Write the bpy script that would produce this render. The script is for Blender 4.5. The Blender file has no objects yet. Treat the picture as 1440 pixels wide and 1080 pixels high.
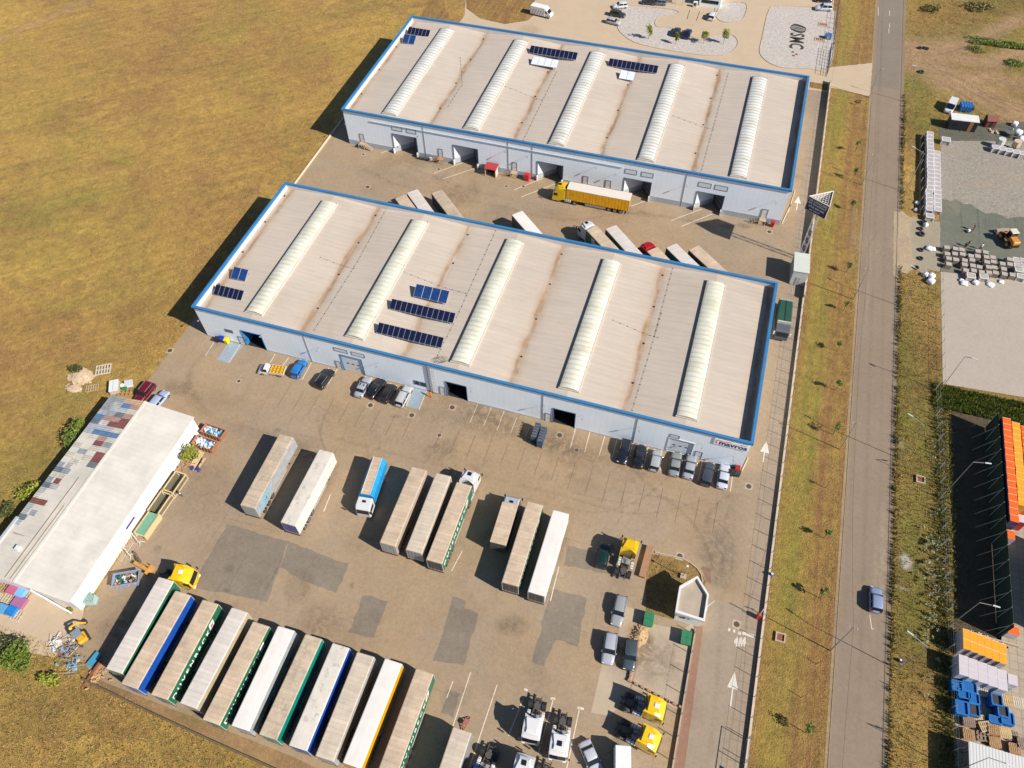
import bpy, math, random
from mathutils import Matrix, Vector
PI=math.pi; R=math.radians
SC=bpy.context.scene; C=SC.collection
# ---------------- camera ----------------
FPX=1075.491
CM=Matrix(((0.9533343598,-0.2335362959,0.1913488879,84.795735),(0.3014991350,0.7697118264,-0.5627094950,-71.2546),(-0.0158704108,0.5941418204,0.8042037225,110.13358),(0,0,0,1)))
cd=bpy.data.cameras.new('camera'); cam=bpy.data.objects.new('camera',cd); C.objects.link(cam)
cam.matrix_world=CM; cd.sensor_width=36; cd.lens=36*FPX/1440; cd.clip_start=0.5; cd.clip_end=6000; SC.camera=cam
SC.render.resolution_x=1024; SC.render.resolution_y=768
# ---------------- light ----------------
SUN_EL=R(38.2); SHADOW_DIR=R(166.3); SUN_AZ=SHADOW_DIR+PI      # azimuth (math angle) towards the sun
sv=Vector((math.cos(SUN_AZ)*math.cos(SUN_EL),math.sin(SUN_AZ)*math.cos(SUN_EL),math.sin(SUN_EL)))
sl=bpy.data.lights.new('sun','SUN'); sl.energy=5.0; sl.angle=R(0.53); sl.color=(1.0,0.93,0.82)
so=bpy.data.objects.new('sun',sl); C.objects.link(so); so.rotation_euler=sv.to_track_quat('Z','Y').to_euler(); so.location=(60,0,150)
W=bpy.data.worlds.new('World'); SC.world=W; W.use_nodes=True
nt=W.node_tree; bg=nt.nodes['Background']; sk=nt.nodes.new('ShaderNodeTexSky'); sk.sky_type='NISHITA'; sk.sun_disc=False
sk.sun_elevation=SUN_EL; sk.sun_rotation=PI/2-SUN_AZ; sk.air_density=1.0; sk.dust_density=0.2; sk.ozone_density=3.0
nt.links.new(sk.outputs[0],bg.inputs[0]); bg.inputs[1].default_value=0.064
SC.view_settings.view_transform='Standard'; SC.view_settings.look='None'; SC.view_settings.gamma=1; SC.view_settings.exposure=0.55
try: SC.cycles.transparent_max_bounces=16
except Exception: pass
# ---------------- pixel -> world on the plane z ----------------
def G(u,v,z=0.0):
    d=CM.to_3x3()@Vector(((u-720)/FPX,-(v-540)/FPX,-1)); t=(z-CM[2][3])/d.z
    return Vector((CM[0][3]+d.x*t,CM[1][3]+d.y*t,z))
rnd=random.Random(7)
def lin(c): return tuple(((x/255)/12.92 if x/255<=0.04045 else ((x/255+0.055)/1.055)**2.4) for x in c)
def P(r,g,b,k=1.5): # paint colour seen in full sun -> base colour
    return tuple(min(.85,x/k) for x in lin((r,g,b)))
# ---------------- materials ----------------
MATS={}
def nodes(name,rough=0.7,metal=0.0):
    m=bpy.data.materials.new(name); m.use_nodes=True; n=m.node_tree; b=n.nodes['Principled BSDF']
    b.inputs['Roughness'].default_value=rough; b.inputs['Metallic'].default_value=metal
    return m,n,b
def N(n,t,**k):
    x=n.nodes.new(t)
    for a,v in k.items():
        if a.startswith('i_'): x.inputs[a[2:].replace('_',' ')].default_value=v
        else: setattr(x,a,v)
    return x
def noise(n,vec,scale,detail=6,rough=.6,dist=0):
    x=N(n,'ShaderNodeTexNoise'); x.inputs['Scale'].default_value=scale; x.inputs['Detail'].default_value=detail; x.inputs['Roughness'].default_value=rough; x.inputs['Distortion'].default_value=dist
    n.links.new(vec,x.inputs['Vector']); return x.outputs['Fac']
def ramp(n,fac,stops):
    x=N(n,'ShaderNodeValToRGB'); e=x.color_ramp.elements
    while len(e)<len(stops): e.new(0.5)
    for i,(p,c) in enumerate(stops):
        e[i].position=p; e[i].color=(c[0],c[1],c[2],1) if not isinstance(c,(int,float)) else (c,c,c,1)
    n.links.new(fac,x.inputs[0]); return x.outputs['Color']
def mix(n,f,a,b,mode='MIX'):
    x=N(n,'ShaderNodeMix'); x.data_type='RGBA'; x.blend_type=mode
    for sock,v in ((x.inputs[0],f),(x.inputs[6],a),(x.inputs[7],b)):
        if isinstance(v,(int,float)): sock.default_value=v
        elif isinstance(v,tuple): sock.default_value=(v[0],v[1],v[2],1)
        else: n.links.new(v,sock)
    return x.outputs[2]
def math_(n,op,a,b=None,c=None):
    x=N(n,'ShaderNodeMath'); x.operation=op
    for i,v in enumerate((a,b,c)):
        if v is None: continue
        if isinstance(v,(int,float)): x.inputs[i].default_value=v
        else: n.links.new(v,x.inputs[i])
    return x.outputs[0]
def bump(n,b,h,s,d=.05):
    x=N(n,'ShaderNodeBump'); x.inputs['Strength'].default_value=s; x.inputs['Distance'].default_value=d
    n.links.new(h,x.inputs['Height']); n.links.new(x.outputs[0],b.inputs['Normal'])
def objco(n): return N(n,'ShaderNodeTexCoord').outputs['Object']
def pos(n): return N(n,'ShaderNodeNewGeometry').outputs['Position']
def M(name,col,rough=.6,metal=0.,var=.18,scale=1.2,bmp=0.,coat=0.):
    key=name
    if key in MATS: return MATS[key]
    m,n,b=nodes(name,rough,metal); v=pos(n)
    if var>0:
        f=noise(n,v,scale,5,.65); f2=noise(n,v,scale*7,3,.6)
        c=ramp(n,f,[(.25,tuple(x*(1-var) for x in col)),(.75,tuple(min(1,x*(1+var)) for x in col))])
        c=mix(n,.35,c,ramp(n,f2,[(.3,tuple(x*(1-var*.8) for x in col)),(.7,tuple(min(1,x*(1+var*.5)) for x in col))]))
        n.links.new(c,b.inputs['Base Color'])
        if bmp: bump(n,b,f2,bmp)
    else: b.inputs['Base Color'].default_value=(*col,1)
    if coat: b.inputs['Coat Weight'].default_value=coat; b.inputs['Coat Roughness'].default_value=.08
    MATS[key]=m; return m
def paint(r,g,b_,nm=None): # car paint
    return M('paint_%d_%d_%d'%(r,g,b_),P(r,g,b_),.35,0.,.05,2.,0,.6)
GLASS=M('dark_glass',(.012,.016,.022),.06,0,0)
RUBBER=M('rubber',(.02,.02,.021),.85,0,.2,4)
CHROME=M('wheel_alloy',(.35,.35,.36),.35,.8,0)
BLACK=M('black_plastic',(.02,.02,.022),.55,0,.2,3)
STEEL=M('galvanised_steel',(.38,.39,.4),.45,.5,.15,1)
CHASSIS=M('chassis_grime',(.06,.055,.05),.8,0,.4,2.5)
LAMPW=M('lamp_lens',(.75,.77,.8),.15,0,0)
LAMPR=M('red_lens',(.16,.008,.008),.25,0,0)
WHITE=M('white_paint',(.62,.62,.62),.5,0,.1,1.)
WOOD=M('weathered_wood',(.38,.23,.12),.8,0,.3,3)
WOOD2=M('pale_wood',(.55,.4,.22),.8,0,.22,3)
RUST=M('rust',(.2,.07,.035),.85,0,.4,2)
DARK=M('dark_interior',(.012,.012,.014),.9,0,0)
BLUE=M('trim_blue',(.03,.17,.38),.5,0,.22,.35)
# ---------------- mesh builder ----------------
class MB:
    def __init__(s): s.v=[]; s.f=[]; s.mi=[]; s.mats=[]; s.T=Matrix(); s.sm=[]
    def m(s,mat):
        if mat not in s.mats: s.mats.append(mat)
        return s.mats.index(mat)
    def add(s,vs,fs,mat,smooth=False):
        o=len(s.v); i=s.m(mat)
        s.v+= [tuple(s.T@Vector(v)) for v in vs]
        for f in fs: s.f.append([o+k for k in f]); s.mi.append(i); s.sm.append(smooth)
    def box(s,x0,x1,y0,y1,z0,z1,mat,rz=0,bev=0):
        if bev:
            return s.bbox(x0,x1,y0,y1,z0,z1,mat,bev)
        vs=[(x,y,z) for z in (z0,z1) for y in (y0,y1) for x in (x0,x1)]
        if rz:
            cx,cy=(x0+x1)/2,(y0+y1)/2; c_,s_=math.cos(rz),math.sin(rz)
            vs=[(cx+(x-cx)*c_-(y-cy)*s_,cy+(x-cx)*s_+(y-cy)*c_,z) for x,y,z in vs]
        s.add(vs,[(0,2,3,1),(4,5,7,6),(0,1,5,4),(2,6,7,3),(0,4,6,2),(1,3,7,5)],mat); return s
    def bbox(s,x0,x1,y0,y1,z0,z1,mat,b): # chamfered top & vertical edges
        def ring(z,i,e): return [(x0+i+e,y0+i,z),(x1-i-e,y0+i,z),(x1-i,y0+i+e,z),(x1-i,y1-i-e,z),(x1-i-e,y1-i,z),(x0+i+e,y1-i,z),(x0+i,y1-i-e,z),(x0+i,y0+i+e,z)]
        rs=[ring(z0,0,b),ring(z1-b,0,b),ring(z1,b,b)]; s.loft(rs,mat,True); return s
    def loft(s,rings,mat,cap=True,smooth=False,closed=True):
        k=len(rings[0]); vs=[p for r in rings for p in r]; fs=[]
        for a in range(len(rings)-1):
            for j in range(k if closed else k-1):
                j2=(j+1)%k; fs.append((a*k+j,a*k+j2,(a+1)*k+j2,(a+1)*k+j))
        if cap: fs.append(tuple(reversed(range(k)))); fs.append(tuple(range((len(rings)-1)*k,len(rings)*k)))
        s.add(vs,fs,mat,smooth); return s
    def prism(s,poly,z0,z1,mat):
        return s.loft([[(x,y,z0) for x,y in poly],[(x,y,z1) for x,y in poly]],mat)
    def cyl(s,cx,cy,z0,z1,r,mat,n=10,r2=None,smooth=True):
        r2=r if r2 is None else r2
        s.loft([[(cx+rr*math.cos(2*PI*i/n),cy+rr*math.sin(2*PI*i/n),z) for i in range(n)] for z,rr in ((z0,r),(z1,r2))],mat,True,False); return s
    def tube(s,a,b,r,mat,n=6,r2=None):
        a=Vector(a); b=Vector(b); d=(b-a); r2=r if r2 is None else r2
        if d.length<1e-6: return s
        q=d.to_track_quat('Z','Y').to_matrix()
        s.loft([[tuple(p+q@Vector((rr*math.cos(2*PI*i/n),rr*math.sin(2*PI*i/n),0))) for i in range(n)] for p,rr in ((a,r),(b,r2))],mat,True); return s
    def wheel(s,x,y,r,w,hub=CHROME):  # axis along y
        n=14
        def ring(rr,yy): return [(x+rr*math.cos(2*PI*i/n),yy,r+rr*math.sin(2*PI*i/n)) for i in range(n)]
        s.loft([ring(r*.62,y-w/2-.002),ring(r*.95,y-w/2),ring(r,y-w/2+.04),ring(r,y+w/2-.04),ring(r*.95,y+w/2),ring(r*.62,y+w/2+.002)],RUBBER,True)
        s.loft([ring(r*.6,y-w/2-.012),ring(r*.6,y+w/2+.012)],hub,True); return s
    def quad(s,a,b,c,d,mat): s.add([a,b,c,d],[(0,1,2,3)],mat); return s
    def build(s,name,parent=None,loc=None,rz=None,**kw):
        me=bpy.data.meshes.new(name); me.from_pydata(s.v,[],s.f)
        for mt in s.mats: me.materials.append(mt)
        me.polygons.foreach_set('material_index',s.mi); me.polygons.foreach_set('use_smooth',s.sm); me.update()
        o=bpy.data.objects.new(name,me); C.objects.link(o)
        if parent: o.parent=parent
        if loc is not None: o.location=loc
        if rz is not None: o.rotation_euler=(0,0,rz)
        tag(o,**kw); return o
def tag(o,label=None,cat=None,group=None,kind=None):
    for k,v in (('label',label),('category',cat),('group',group),('kind',kind)):
        if v: o[k]=v
    return o
def thing(name,loc,rz,label,cat,group=None):
    o=bpy.data.objects.new(name,None); C.objects.link(o); o.location=loc; o.rotation_euler=(0,0,rz); o.empty_display_size=.5
    return tag(o,label,cat,group)
def copy_tree(o,loc,rz,label=None,group=None,parent=None):
    c=o.copy(); C.objects.link(c)
    if parent is not None: c.parent=parent
    else:
        c.location=loc; c.rotation_euler=(0,0,rz)
        if label: c['label']=label
        if group: c['group']=group
    for ch in o.children: copy_tree(ch,None,None,parent=c)
    return c
TXT={}
def lettering(s,size,mat,mtx,parent,name='lettering',bold=0.0,spacing=1.0,xs=1.0,align='CENTER'):
    cu=bpy.data.curves.new('text','FONT'); cu.body=s; cu.size=size; cu.align_x=align; cu.align_y='CENTER'; cu.extrude=.004; cu.offset=bold; cu.space_character=spacing; cu.resolution_u=2
    ob=bpy.data.objects.new('text',cu); C.objects.link(ob)
    dg=bpy.context.evaluated_depsgraph_get(); me=bpy.data.meshes.new_from_object(ob.evaluated_get(dg)); bpy.data.objects.remove(ob)
    me.transform(mtx@Matrix.Diagonal((xs,1,1,1))); me.materials.clear(); me.materials.append(mat)
    o=bpy.data.objects.new(name,me); C.objects.link(o); o.parent=parent; return o
def frame_m(o,x,y,z): # matrix from origin and axes
    return Matrix(((x[0],y[0],z[0],o[0]),(x[1],y[1],z[1],o[1]),(x[2],y[2],z[2],o[2]),(0,0,0,1)))
# ---------------- ground sheet with real dirt / green masks ----------------
def near(px,poly):
    best=1e9
    for (a,b) in zip(poly[:-1],poly[1:]):
        ax,ay=a; bx,by=b; dx,dy=bx-ax,by-ay; L=dx*dx+dy*dy
        t=max(0,min(1,((px[0]-ax)*dx+(px[1]-ay)*dy)/L)); best=min(best,math.hypot(px[0]-ax-t*dx,px[1]-ay-t*dy))
    return best
def W2(L,z=0): return [tuple(G(u,v,z)[:2]) for u,v in L]
TRK=[(W2([(1262,60),(1300,70),(1340,66)]),5.),(W2([(1330,118),(1380,110),(1440,120)]),4.),(W2([(1265,72),(1330,72),(1372,55),(1440,24)]),2.4),(W2([(1265,85),(1340,80),(1390,88),(1440,74)]),3.2),(W2([(1270,82),(1315,95),(1365,125),(1440,162),(1470,185)]),5.5),(W2([(1275,78),(1300,90),(1330,118)]),4.)]
TRL=W2([(0,55),(60,30),(135,-5)])
GREENS=[(1345,60,16,4),(1410,50,9,4),(1380,45,7,2.5),(1420,92,9,4),(1290,120,5,14),(1300,170,4,12),(1290,95,4,4),(30,880,9,4),(1265,500,3,12),(45,690,12,9),(30,300,9,5),(110,280,5,4),(170,225,4,2),(100,560,4,6),(1170,300,3,10),(1165,170,3,14),(1150,560,3,30),(1105,800,2.5,8),(1125,840,3,8),(1125,950,2,20),(1285,770,3,11),(1283,850,3,9),(1272,600,2.5,9),(1300,640,2,12)]
GR=[(G(u,v).x,G(u,v).y,a,b) for u,v,a,b in GREENS]
def masks(x,y):
    dirt=0
    if x>118:
        for pl,w in TRK:
            d=near((x,y),pl); dirt=max(dirt,math.exp(-(d/w)**2))
    if x<-50:
        d=near((x,y),TRL); dirt=max(dirt,.6*math.exp(-(abs(d-1.0)/.6)**2))
    g=0
    for gx,gy,a,b in GR: g=max(g,math.exp(-((x-gx)/a)**2-((y-gy)/b)**2))
    return dirt,g
def grid_sheet(name,x0,x1,y0,y1,st,z,mat,kind='structure'):
    nx=int((x1-x0)/st)+1; ny=int((y1-y0)/st)+1
    vs=[];at=[]
    for j in range(ny):
        for i in range(nx):
            x=x0+(x1-x0)*i/(nx-1); y=y0+(y1-y0)*j/(ny-1); vs.append((x,y,z)); d,g=masks(x,y); at+= [d,g,0,1]
    fs=[(j*nx+i,j*nx+i+1,(j+1)*nx+i+1,(j+1)*nx+i) for j in range(ny-1) for i in range(nx-1)]
    me=bpy.data.meshes.new(name); me.from_pydata(vs,[],fs); ca=me.color_attributes.new('Masks','FLOAT_COLOR','POINT'); ca.data.foreach_set('color',at)
    me.materials.append(mat); me.update(); o=bpy.data.objects.new(name,me); C.objects.link(o); tag(o,kind=kind); return o
def field_mat(name,c_dry,c_brown,c_yel,c_green,gbias=.0,bmp=.9,stripes=False,streak=False):
    m,n,b=nodes(name,.95); v=pos(n)
    big=noise(n,v,.018,6,.6,.4); mid=noise(n,v,.09,8,.68,.3); fine=noise(n,v,1.1,8,.75); vfine=noise(n,v,4.5,4,.7)
    c=ramp(n,big,[(.35,c_brown),(.5,c_dry),(.66,c_yel)])
    c=mix(n,ramp(n,mid,[(.42,0.),(.62,.75)]),c,c_dry)
    c=mix(n,ramp(n,noise(n,v,.055,8,.7,.8),[(.36,.8),(.48,0.)]),c,c_brown)
    gsel=math_(n,'ADD',ramp(n,noise(n,v,.033,9,.7,.5),[(.5-gbias,0.),(.72-gbias,.62)]),0)
    c=mix(n,gsel,c,c_green)
    at=N(n,'ShaderNodeVertexColor'); at.layer_name='Masks'; sep=N(n,'ShaderNodeSeparateColor'); n.links.new(at.outputs[0],sep.inputs[0])
    gm=math_(n,'MULTIPLY',sep.outputs[1],ramp(n,noise(n,v,.25,6,.7),[(.35,.35),(.6,1.)]))
    c=mix(n,gm,c,c_green)
    if stripes:
        s0=N(n,'ShaderNodeSeparateXYZ'); n.links.new(v,s0.inputs[0])
        xw=math_(n,'ADD',math_(n,'MULTIPLY',math_(n,'SUBTRACT',s0.outputs[0],104.5),1/12.4),math_(n,'MULTIPLY',math_(n,'SUBTRACT',noise(n,v,.12,5,.6),.5),.35))
        bs=math_(n,'MULTIPLY',ramp(n,xw,[(.12,1.),(.26,.15),(.5,.1),(.64,1.),(.9,.8)]),ramp(n,noise(n,v,.1,5,.7),[(.3,.35),(.5,1.)]))
        c=mix(n,bs,c,c_brown)
        c=mix(n,math_(n,'MULTIPLY',ramp(n,xw,[(.2,0.),(.32,.6),(.42,.55),(.52,0.)]),ramp(n,noise(n,v,.08,5,.6),[(.35,.3),(.6,1.)])),c,c_green)
        s=N(n,'ShaderNodeSeparateXYZ'); n.links.new(v,s.inputs[0])
        cx=N(n,'ShaderNodeCombineXYZ'); n.links.new(math_(n,'MULTIPLY',s.outputs[0],.9),cx.inputs[0]); n.links.new(math_(n,'MULTIPLY',s.outputs[1],.03),cx.inputs[1])
        st=noise(n,cx.outputs[0],1,4,.5); c=mix(n,ramp(n,st,[(.4,0.),(.6,.55)]),c,tuple(a*.3+b_*.7 for a,b_ in zip(c_green,c_yel)))
    dm=math_(n,'MULTIPLY',sep.outputs[0],ramp(n,noise(n,v,.5,6,.75),[(.3,.55),(.6,1.)]))
    c=mix(n,dm,c,(.36,.225,.125))
    if streak:
        s1=N(n,'ShaderNodeSeparateXYZ'); n.links.new(v,s1.inputs[0]); cc=N(n,'ShaderNodeCombineXYZ')
        n.links.new(math_(n,'ADD',math_(n,'MULTIPLY',s1.outputs[0],.45),math_(n,'MULTIPLY',s1.outputs[1],-.5)),cc.inputs[0]); n.links.new(math_(n,'ADD',math_(n,'MULTIPLY',s1.outputs[0],.035),math_(n,'MULTIPLY',s1.outputs[1],.03)),cc.inputs[1])
        c=mix(n,1.,c,ramp(n,noise(n,cc.outputs[0],1,5,.6,.3),[(.3,.84),(.7,1.14)]),'MULTIPLY')
        c=mix(n,ramp(n,noise(n,v,.035,9,.78,1.2),[(.52,0.),(.66,.75)]),c,c_brown)
        c=mix(n,ramp(n,noise(n,v,.028,8,.7,.6),[(.3,.6),(.42,0.)]),c,tuple(x*1.12 for x in c_yel))
    c=mix(n,.8,c,ramp(n,noise(n,v,.42,6,.75,.3),[(.28,.62),(.5,1.),(.74,1.35)]),'MULTIPLY')
    c=mix(n,.75,c,ramp(n,fine,[(.25,.5),(.5,1.),(.8,1.55)]),'MULTIPLY')
    c=mix(n,.45,c,ramp(n,vfine,[(.3,.55),(.5,1.),(.72,1.5)]),'MULTIPLY')
    n.links.new(c,b.inputs['Base Color']); bump(n,b,math_(n,'ADD',math_(n,'MULTIPLY',fine,1.6),vfine),bmp,.3); return m
FIELD=field_mat('dry_field',(.362,.222,.056),(.28,.152,.05),(.438,.286,.062),(.225,.188,.036),.02,streak=True)
VERGE=field_mat('verge_grass',(.32,.19,.05),(.235,.118,.043),(.36,.225,.052),(.2,.185,.028),.03,.9,True)
WILD=field_mat('wild_grass',(.31,.19,.052),(.175,.092,.03),(.42,.265,.075),(.155,.15,.022),.06,1.)
_f=MB(); _f.add([(-2500,-2500,-.08),(2500,-2500,-.08),(2500,2500,-.08),(-2500,2500,-.08)],[(0,1,2,3)],FIELD); _f.build('ground',kind='structure')
grid_sheet('field',-180,104.5,-110,230,2.0,-.03,FIELD)
grid_sheet('east_field',123.9,240,-80,230,1.5,-.03,WILD)
grid_sheet('grass_verge',104.5,116.9,-70,230,1.2,-.02,VERGE)
def ragged(poly,a=.16,st=.8,seed=1):
    r=random.Random(seed+int(poly[0][0]*7)); out=[]
    for p,q in zip(poly,poly[1:]+poly[:1]):
        L=math.hypot(q[0]-p[0],q[1]-p[1]); k=max(1,int(L/st))
        for i in range(k): f=i/k; out.append((p[0]+(q[0]-p[0])*f+r.uniform(-a,a),p[1]+(q[1]-p[1])*f+r.uniform(-a,a)))
    return out
def sheet(name,poly,z,mat,kind='structure'):
    if 'asphalt_patch' in name or name in('shade_dark_soil','shed_apron'): poly=ragged(list(poly))
    if name in('lawn','court_driveway','earth_strip','gravel_yard','geotextile_entry','gravel_entry'): poly=ragged(list(poly),.12,.7)
    m=MB(); m.add([(x,y,z) for x,y in poly],[tuple(range(len(poly)))],mat); return m.build(name,kind=kind)
def asphalt(name,col,var=.13,crack=True,slab=None,fine=.16,hue=False):
    m,n,b=nodes(name,.9); v=pos(n)
    f=noise(n,v,.06,7,.62,.4); f2=noise(n,v,.35,7,.65,.3); g=noise(n,v,9,3,.7)
    lo=tuple(x*(1-var*1.25) for x in col); hi=tuple(x*(1+var) for x in col)
    c=ramp(n,f,[(.32,lo),(.5,col),(.7,hi)])
    c=mix(n,.5,c,ramp(n,f2,[(.3,tuple(x*(1-var*1.3) for x in col)),(.7,hi)]))
    c=mix(n,1.,c,ramp(n,g,[(.25,1-fine*1.5),(.75,1+fine)]),'MULTIPLY'); c=mix(n,1.,c,ramp(n,noise(n,v,1.6,6,.75,.4),[(.3,1-fine*.9),(.7,1+fine*.5)]),'MULTIPLY')
    sp=noise(n,v,.9,5,.8); c=mix(n,ramp(n,sp,[(.64,0.),(.72,.4)]),c,tuple(x*.6 for x in col))
    if hue: c=mix(n,ramp(n,noise(n,v,.045,5,.6,.6),[(.42,0.),(.62,.8)]),c,mix(n,1.,c,(1.08,1.0,.86),'MULTIPLY'))
    if slab:
        w=N(n,'ShaderNodeTexBrick'); w.inputs['Scale'].default_value=1; w.inputs['Brick Width'].default_value=slab; w.inputs['Row Height'].default_value=slab; w.inputs['Mortar Size'].default_value=.05; w.offset=0
        w.inputs['Color1'].default_value=(1,1,1,1); w.inputs['Color2'].default_value=(.93,.93,.93,1); w.inputs['Mortar'].default_value=(.7,.68,.65,1); n.links.new(v,w.inputs['Vector'])
        c=mix(n,1.,c,w.outputs[0],'MULTIPLY')
    n.links.new(c,b.inputs['Base Color']); bump(n,b,g,.3,.02); return m
YARD=asphalt('yard_asphalt',(.315,.238,.163),.12,fine=.2,hue=True); YARD2=asphalt('patch_asphalt',(.215,.176,.136),.16,fine=.22); ROAD=asphalt('road_asphalt',(.235,.176,.128),.08,fine=.14)
OLDROAD=asphalt('grey_asphalt',(.205,.17,.135),.1); CONC=asphalt('concrete',(.46,.355,.25),.07,fine=.06); CONC2=asphalt('pale_concrete',(.4,.32,.235),.1,fine=.07); GRAVEL=asphalt('gravel',(.31,.275,.23),.08,fine=.45)
GRAVW=asphalt('white_gravel',(.5,.455,.42),.06,fine=.4); GEO=asphalt('geotextile',(.105,.107,.085),.16,fine=.2); PAVER=asphalt('pavers',(.31,.24,.175),.06,slab=.0 or 2.6); BRICKP=asphalt('red_pavers',(.27,.15,.1),.1)
LANE=asphalt('lane_asphalt',(.3,.235,.175),.08)
# yard: everything between the west kerb, the east fence and the trailers' row
yard=[(-4.9,-17.5),(10.2,-19.9),(10.6,-52.5),(10.9,-54.5),(11.2,-57.6),(18.8,-60.3),(49.0,-61.0),(75,-63),(106.3,-69),(106.3,118),(98,116.5),(-4.3,114)]
sheet('yard',yard,0,YARD)
sheet('east_lane',[(97.9,-69.1),(106.25,-69.1),(106.25,-23),(98.6,-23)],.004,LANE)
sheet('lane_pavers',[(103.4,-10),(106.2,-10),(106.2,114),(102.7,114)],.004,PAVER)
sheet('lane_pavers_south',[(103.9,-69),(106.2,-69),(106.2,-10.02),(103.8,-10.02)],.008,PAVER)
sheet('road',[(116.6,-90),(123.25,-90),(123.25,260),(116.1,260)],.0,ROAD)
sheet('old_road_surface',[(116.9,119.5),(122.7,119.5),(122.7,260),(116.8,260)],.004,OLDROAD)
sheet('road_shoulder',[(116.1,-90),(116.6,-90),(116.1,260),(115.75,260)],-.005,asphalt('earth_shoulder',(.3,.215,.125),.25,fine=.3))
sheet('road_shoulder_east',[(123.25,-90),(123.8,-90),(124.0,260),(123.25,260)],-.005,asphalt('dusty_shoulder',(.22,.165,.11)))
# north court
sheet('north_court',W2([(640,40),(653,22),(657,-30),(745,-30),(745,-80),(1180,-80),(1163,112),(1164,130),(700,60)]),.014,CONC)
sheet('court_driveway',[(105.4,116.0),(105.4,124.8),(116.1,130),(116.1,114.8)],.018,CONC)
sheet('shed_apron',W2([(-60,800),(60,830),(118,856),(106,892),(75,925),(-20,905),(-80,890)]),.008,CONC)
sheet('lawn',W2([(583,32),(606,0),(618,-18),(632,-18),(625,0),(627,14),(636,28),(630,42)]),.01,VERGE)
sheet('lawn_patch',W2([(1139,115),(1164,119),(1162,127),(1138,123)]),.03,VERGE)
sheet('lawn_island',W2([(655,-4),(656,12),(675,26),(710,34),(742,29),(750,22),(756,-40),(655,-40)]),.024,VERGE)
def rounded(name,px,z,mat,kerbmat=CONC2,h=.12):
    pts=W2(px); out=[]
    for i in range(len(pts)):
        p0,p1,p2,p3=[Vector(pts[(i+k-1)%len(pts)]) for k in range(4)]
        for t in (0,.25,.5,.75):
            out.append(tuple(.5*((2*p1)+(-p0+p2)*t+(2*p0-5*p1+4*p2-p3)*t*t+(-p0+3*p1-3*p2+p3)*t**3)))
    sheet(name,out,z,mat)
    m=MB(); c=Vector((sum(p[0] for p in out)/len(out),sum(p[1] for p in out)/len(out)))
    k=len(out)
    inn=[]
    for i in range(k):
        a=Vector(out[i-1]);b=Vector(out[(i+1)%k]); t=(b-a).normalized(); nn=Vector((-t.y,t.x)); inn.append((out[i],tuple(Vector(out[i])+nn*.18)))
    vs=[];fs=[]
    for (o,i_) in inn: vs+=[(o[0],o[1],0),(o[0],o[1],h),(i_[0],i_[1],h),(i_[0],i_[1],0)]
    for i in range(k):
        j=(i+1)%k
        for a,b in ((0,1),(1,2),(2,3)): fs.append((i*4+a,i*4+b,j*4+b,j*4+a))
    m.add(vs,fs,kerbmat); m.build(name+'_kerb',kind='structure')
rounded('gravel_bed',[(883,9),(945,14),(952,20),(926,24),(922,37),(945,40),(985,57),(1005,50),(1030,50),(1037,62),(1025,75),(1000,78),(960,74),(900,62),(878,50),(869,38),(874,24)],.02,GRAVW)
rounded('gravel_bed',[(1082,14),(1095,9),(1130,10),(1170,14),(1173,30),(1167,92),(1130,96),(1100,95),(1080,87),(1069,74),(1072,55)],.02,GRAVW)
rounded('gravel_bed',[(1018,5),(1048,5),(1046,24),(1036,30),(1018,31),(1008,24),(1010,14)],.02,GRAVW)
# east parcels
sheet('gravel_yard',[(132.1,80),(134,79.6),(135,80.9),(136.5,79.3),(138,79.9),(139.5,78.4),(141,77.7),(143,78.3),(145,77.2),(148,78.6),(152,78),(170,82),(170,112),(132.2,101)],.004,GRAVEL)
sheet('gravel_yard_north',[(132.0,101.02),(170,112.02),(170,122),(131.9,106.4)],.0,GEO)
GEO2=asphalt('geotextile_south',(.135,.14,.11),.18,fine=.2)
sheet('geotextile_sheet',[(131.6,57),(131.7,79.9),(170,85.9),(170,63)],.0,GEO2)
sheet('geotextile_entry',W2([(1278,308),(1284,303),(1292,309),(1303,306),(1312,311),(1322,312),(1322,382),(1308,381),(1297,384),(1288,379),(1280,366),(1276,356),(1272,345),(1277,336),(1273,326)]),.004,asphalt('dusty_geotextile',(.3,.26,.19),.15))
sheet('gravel_entry',W2([(1257,296),(1263,299),(1270,297),(1276,303),(1284,309),(1280,320),(1282,345),(1284,360),(1290,376),(1283,379),(1276,385),(1268,383),(1262,390),(1256,386)]),.008,asphalt('sandy_gravel',(.4,.31,.2),.2,fine=.3))
sheet('concrete_slab',[(131.6,28.0),(170,31),(170,62.98),(131.6,56.9)],.0,asphalt('slab',(.37,.32,.27),.05,fine=.12))
sheet('block_yard',[(137.0,-75),(170,-75),(170,20.5),(139.0,20.5)],.0,asphalt('block_yard',(.36,.295,.225),.06,slab=.0 or 1.1))
sheet('block_yard_edge',[(131.9,-75),(136.98,-75),(136.98,-18),(132.4,-18)],.0,asphalt('block_yard_west',(.33,.27,.2),.06))
sheet('shade_dark_soil',[(132.6,-17.9),(138.9,-17.9),(138.9,24),(133,24)],.0,field_mat('shade_dark_soil',(.1,.07,.04),(.08,.06,.035),(.1,.08,.04),(.05,.05,.02)))  # soil colour darkened to paint the shade west of the screen
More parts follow.
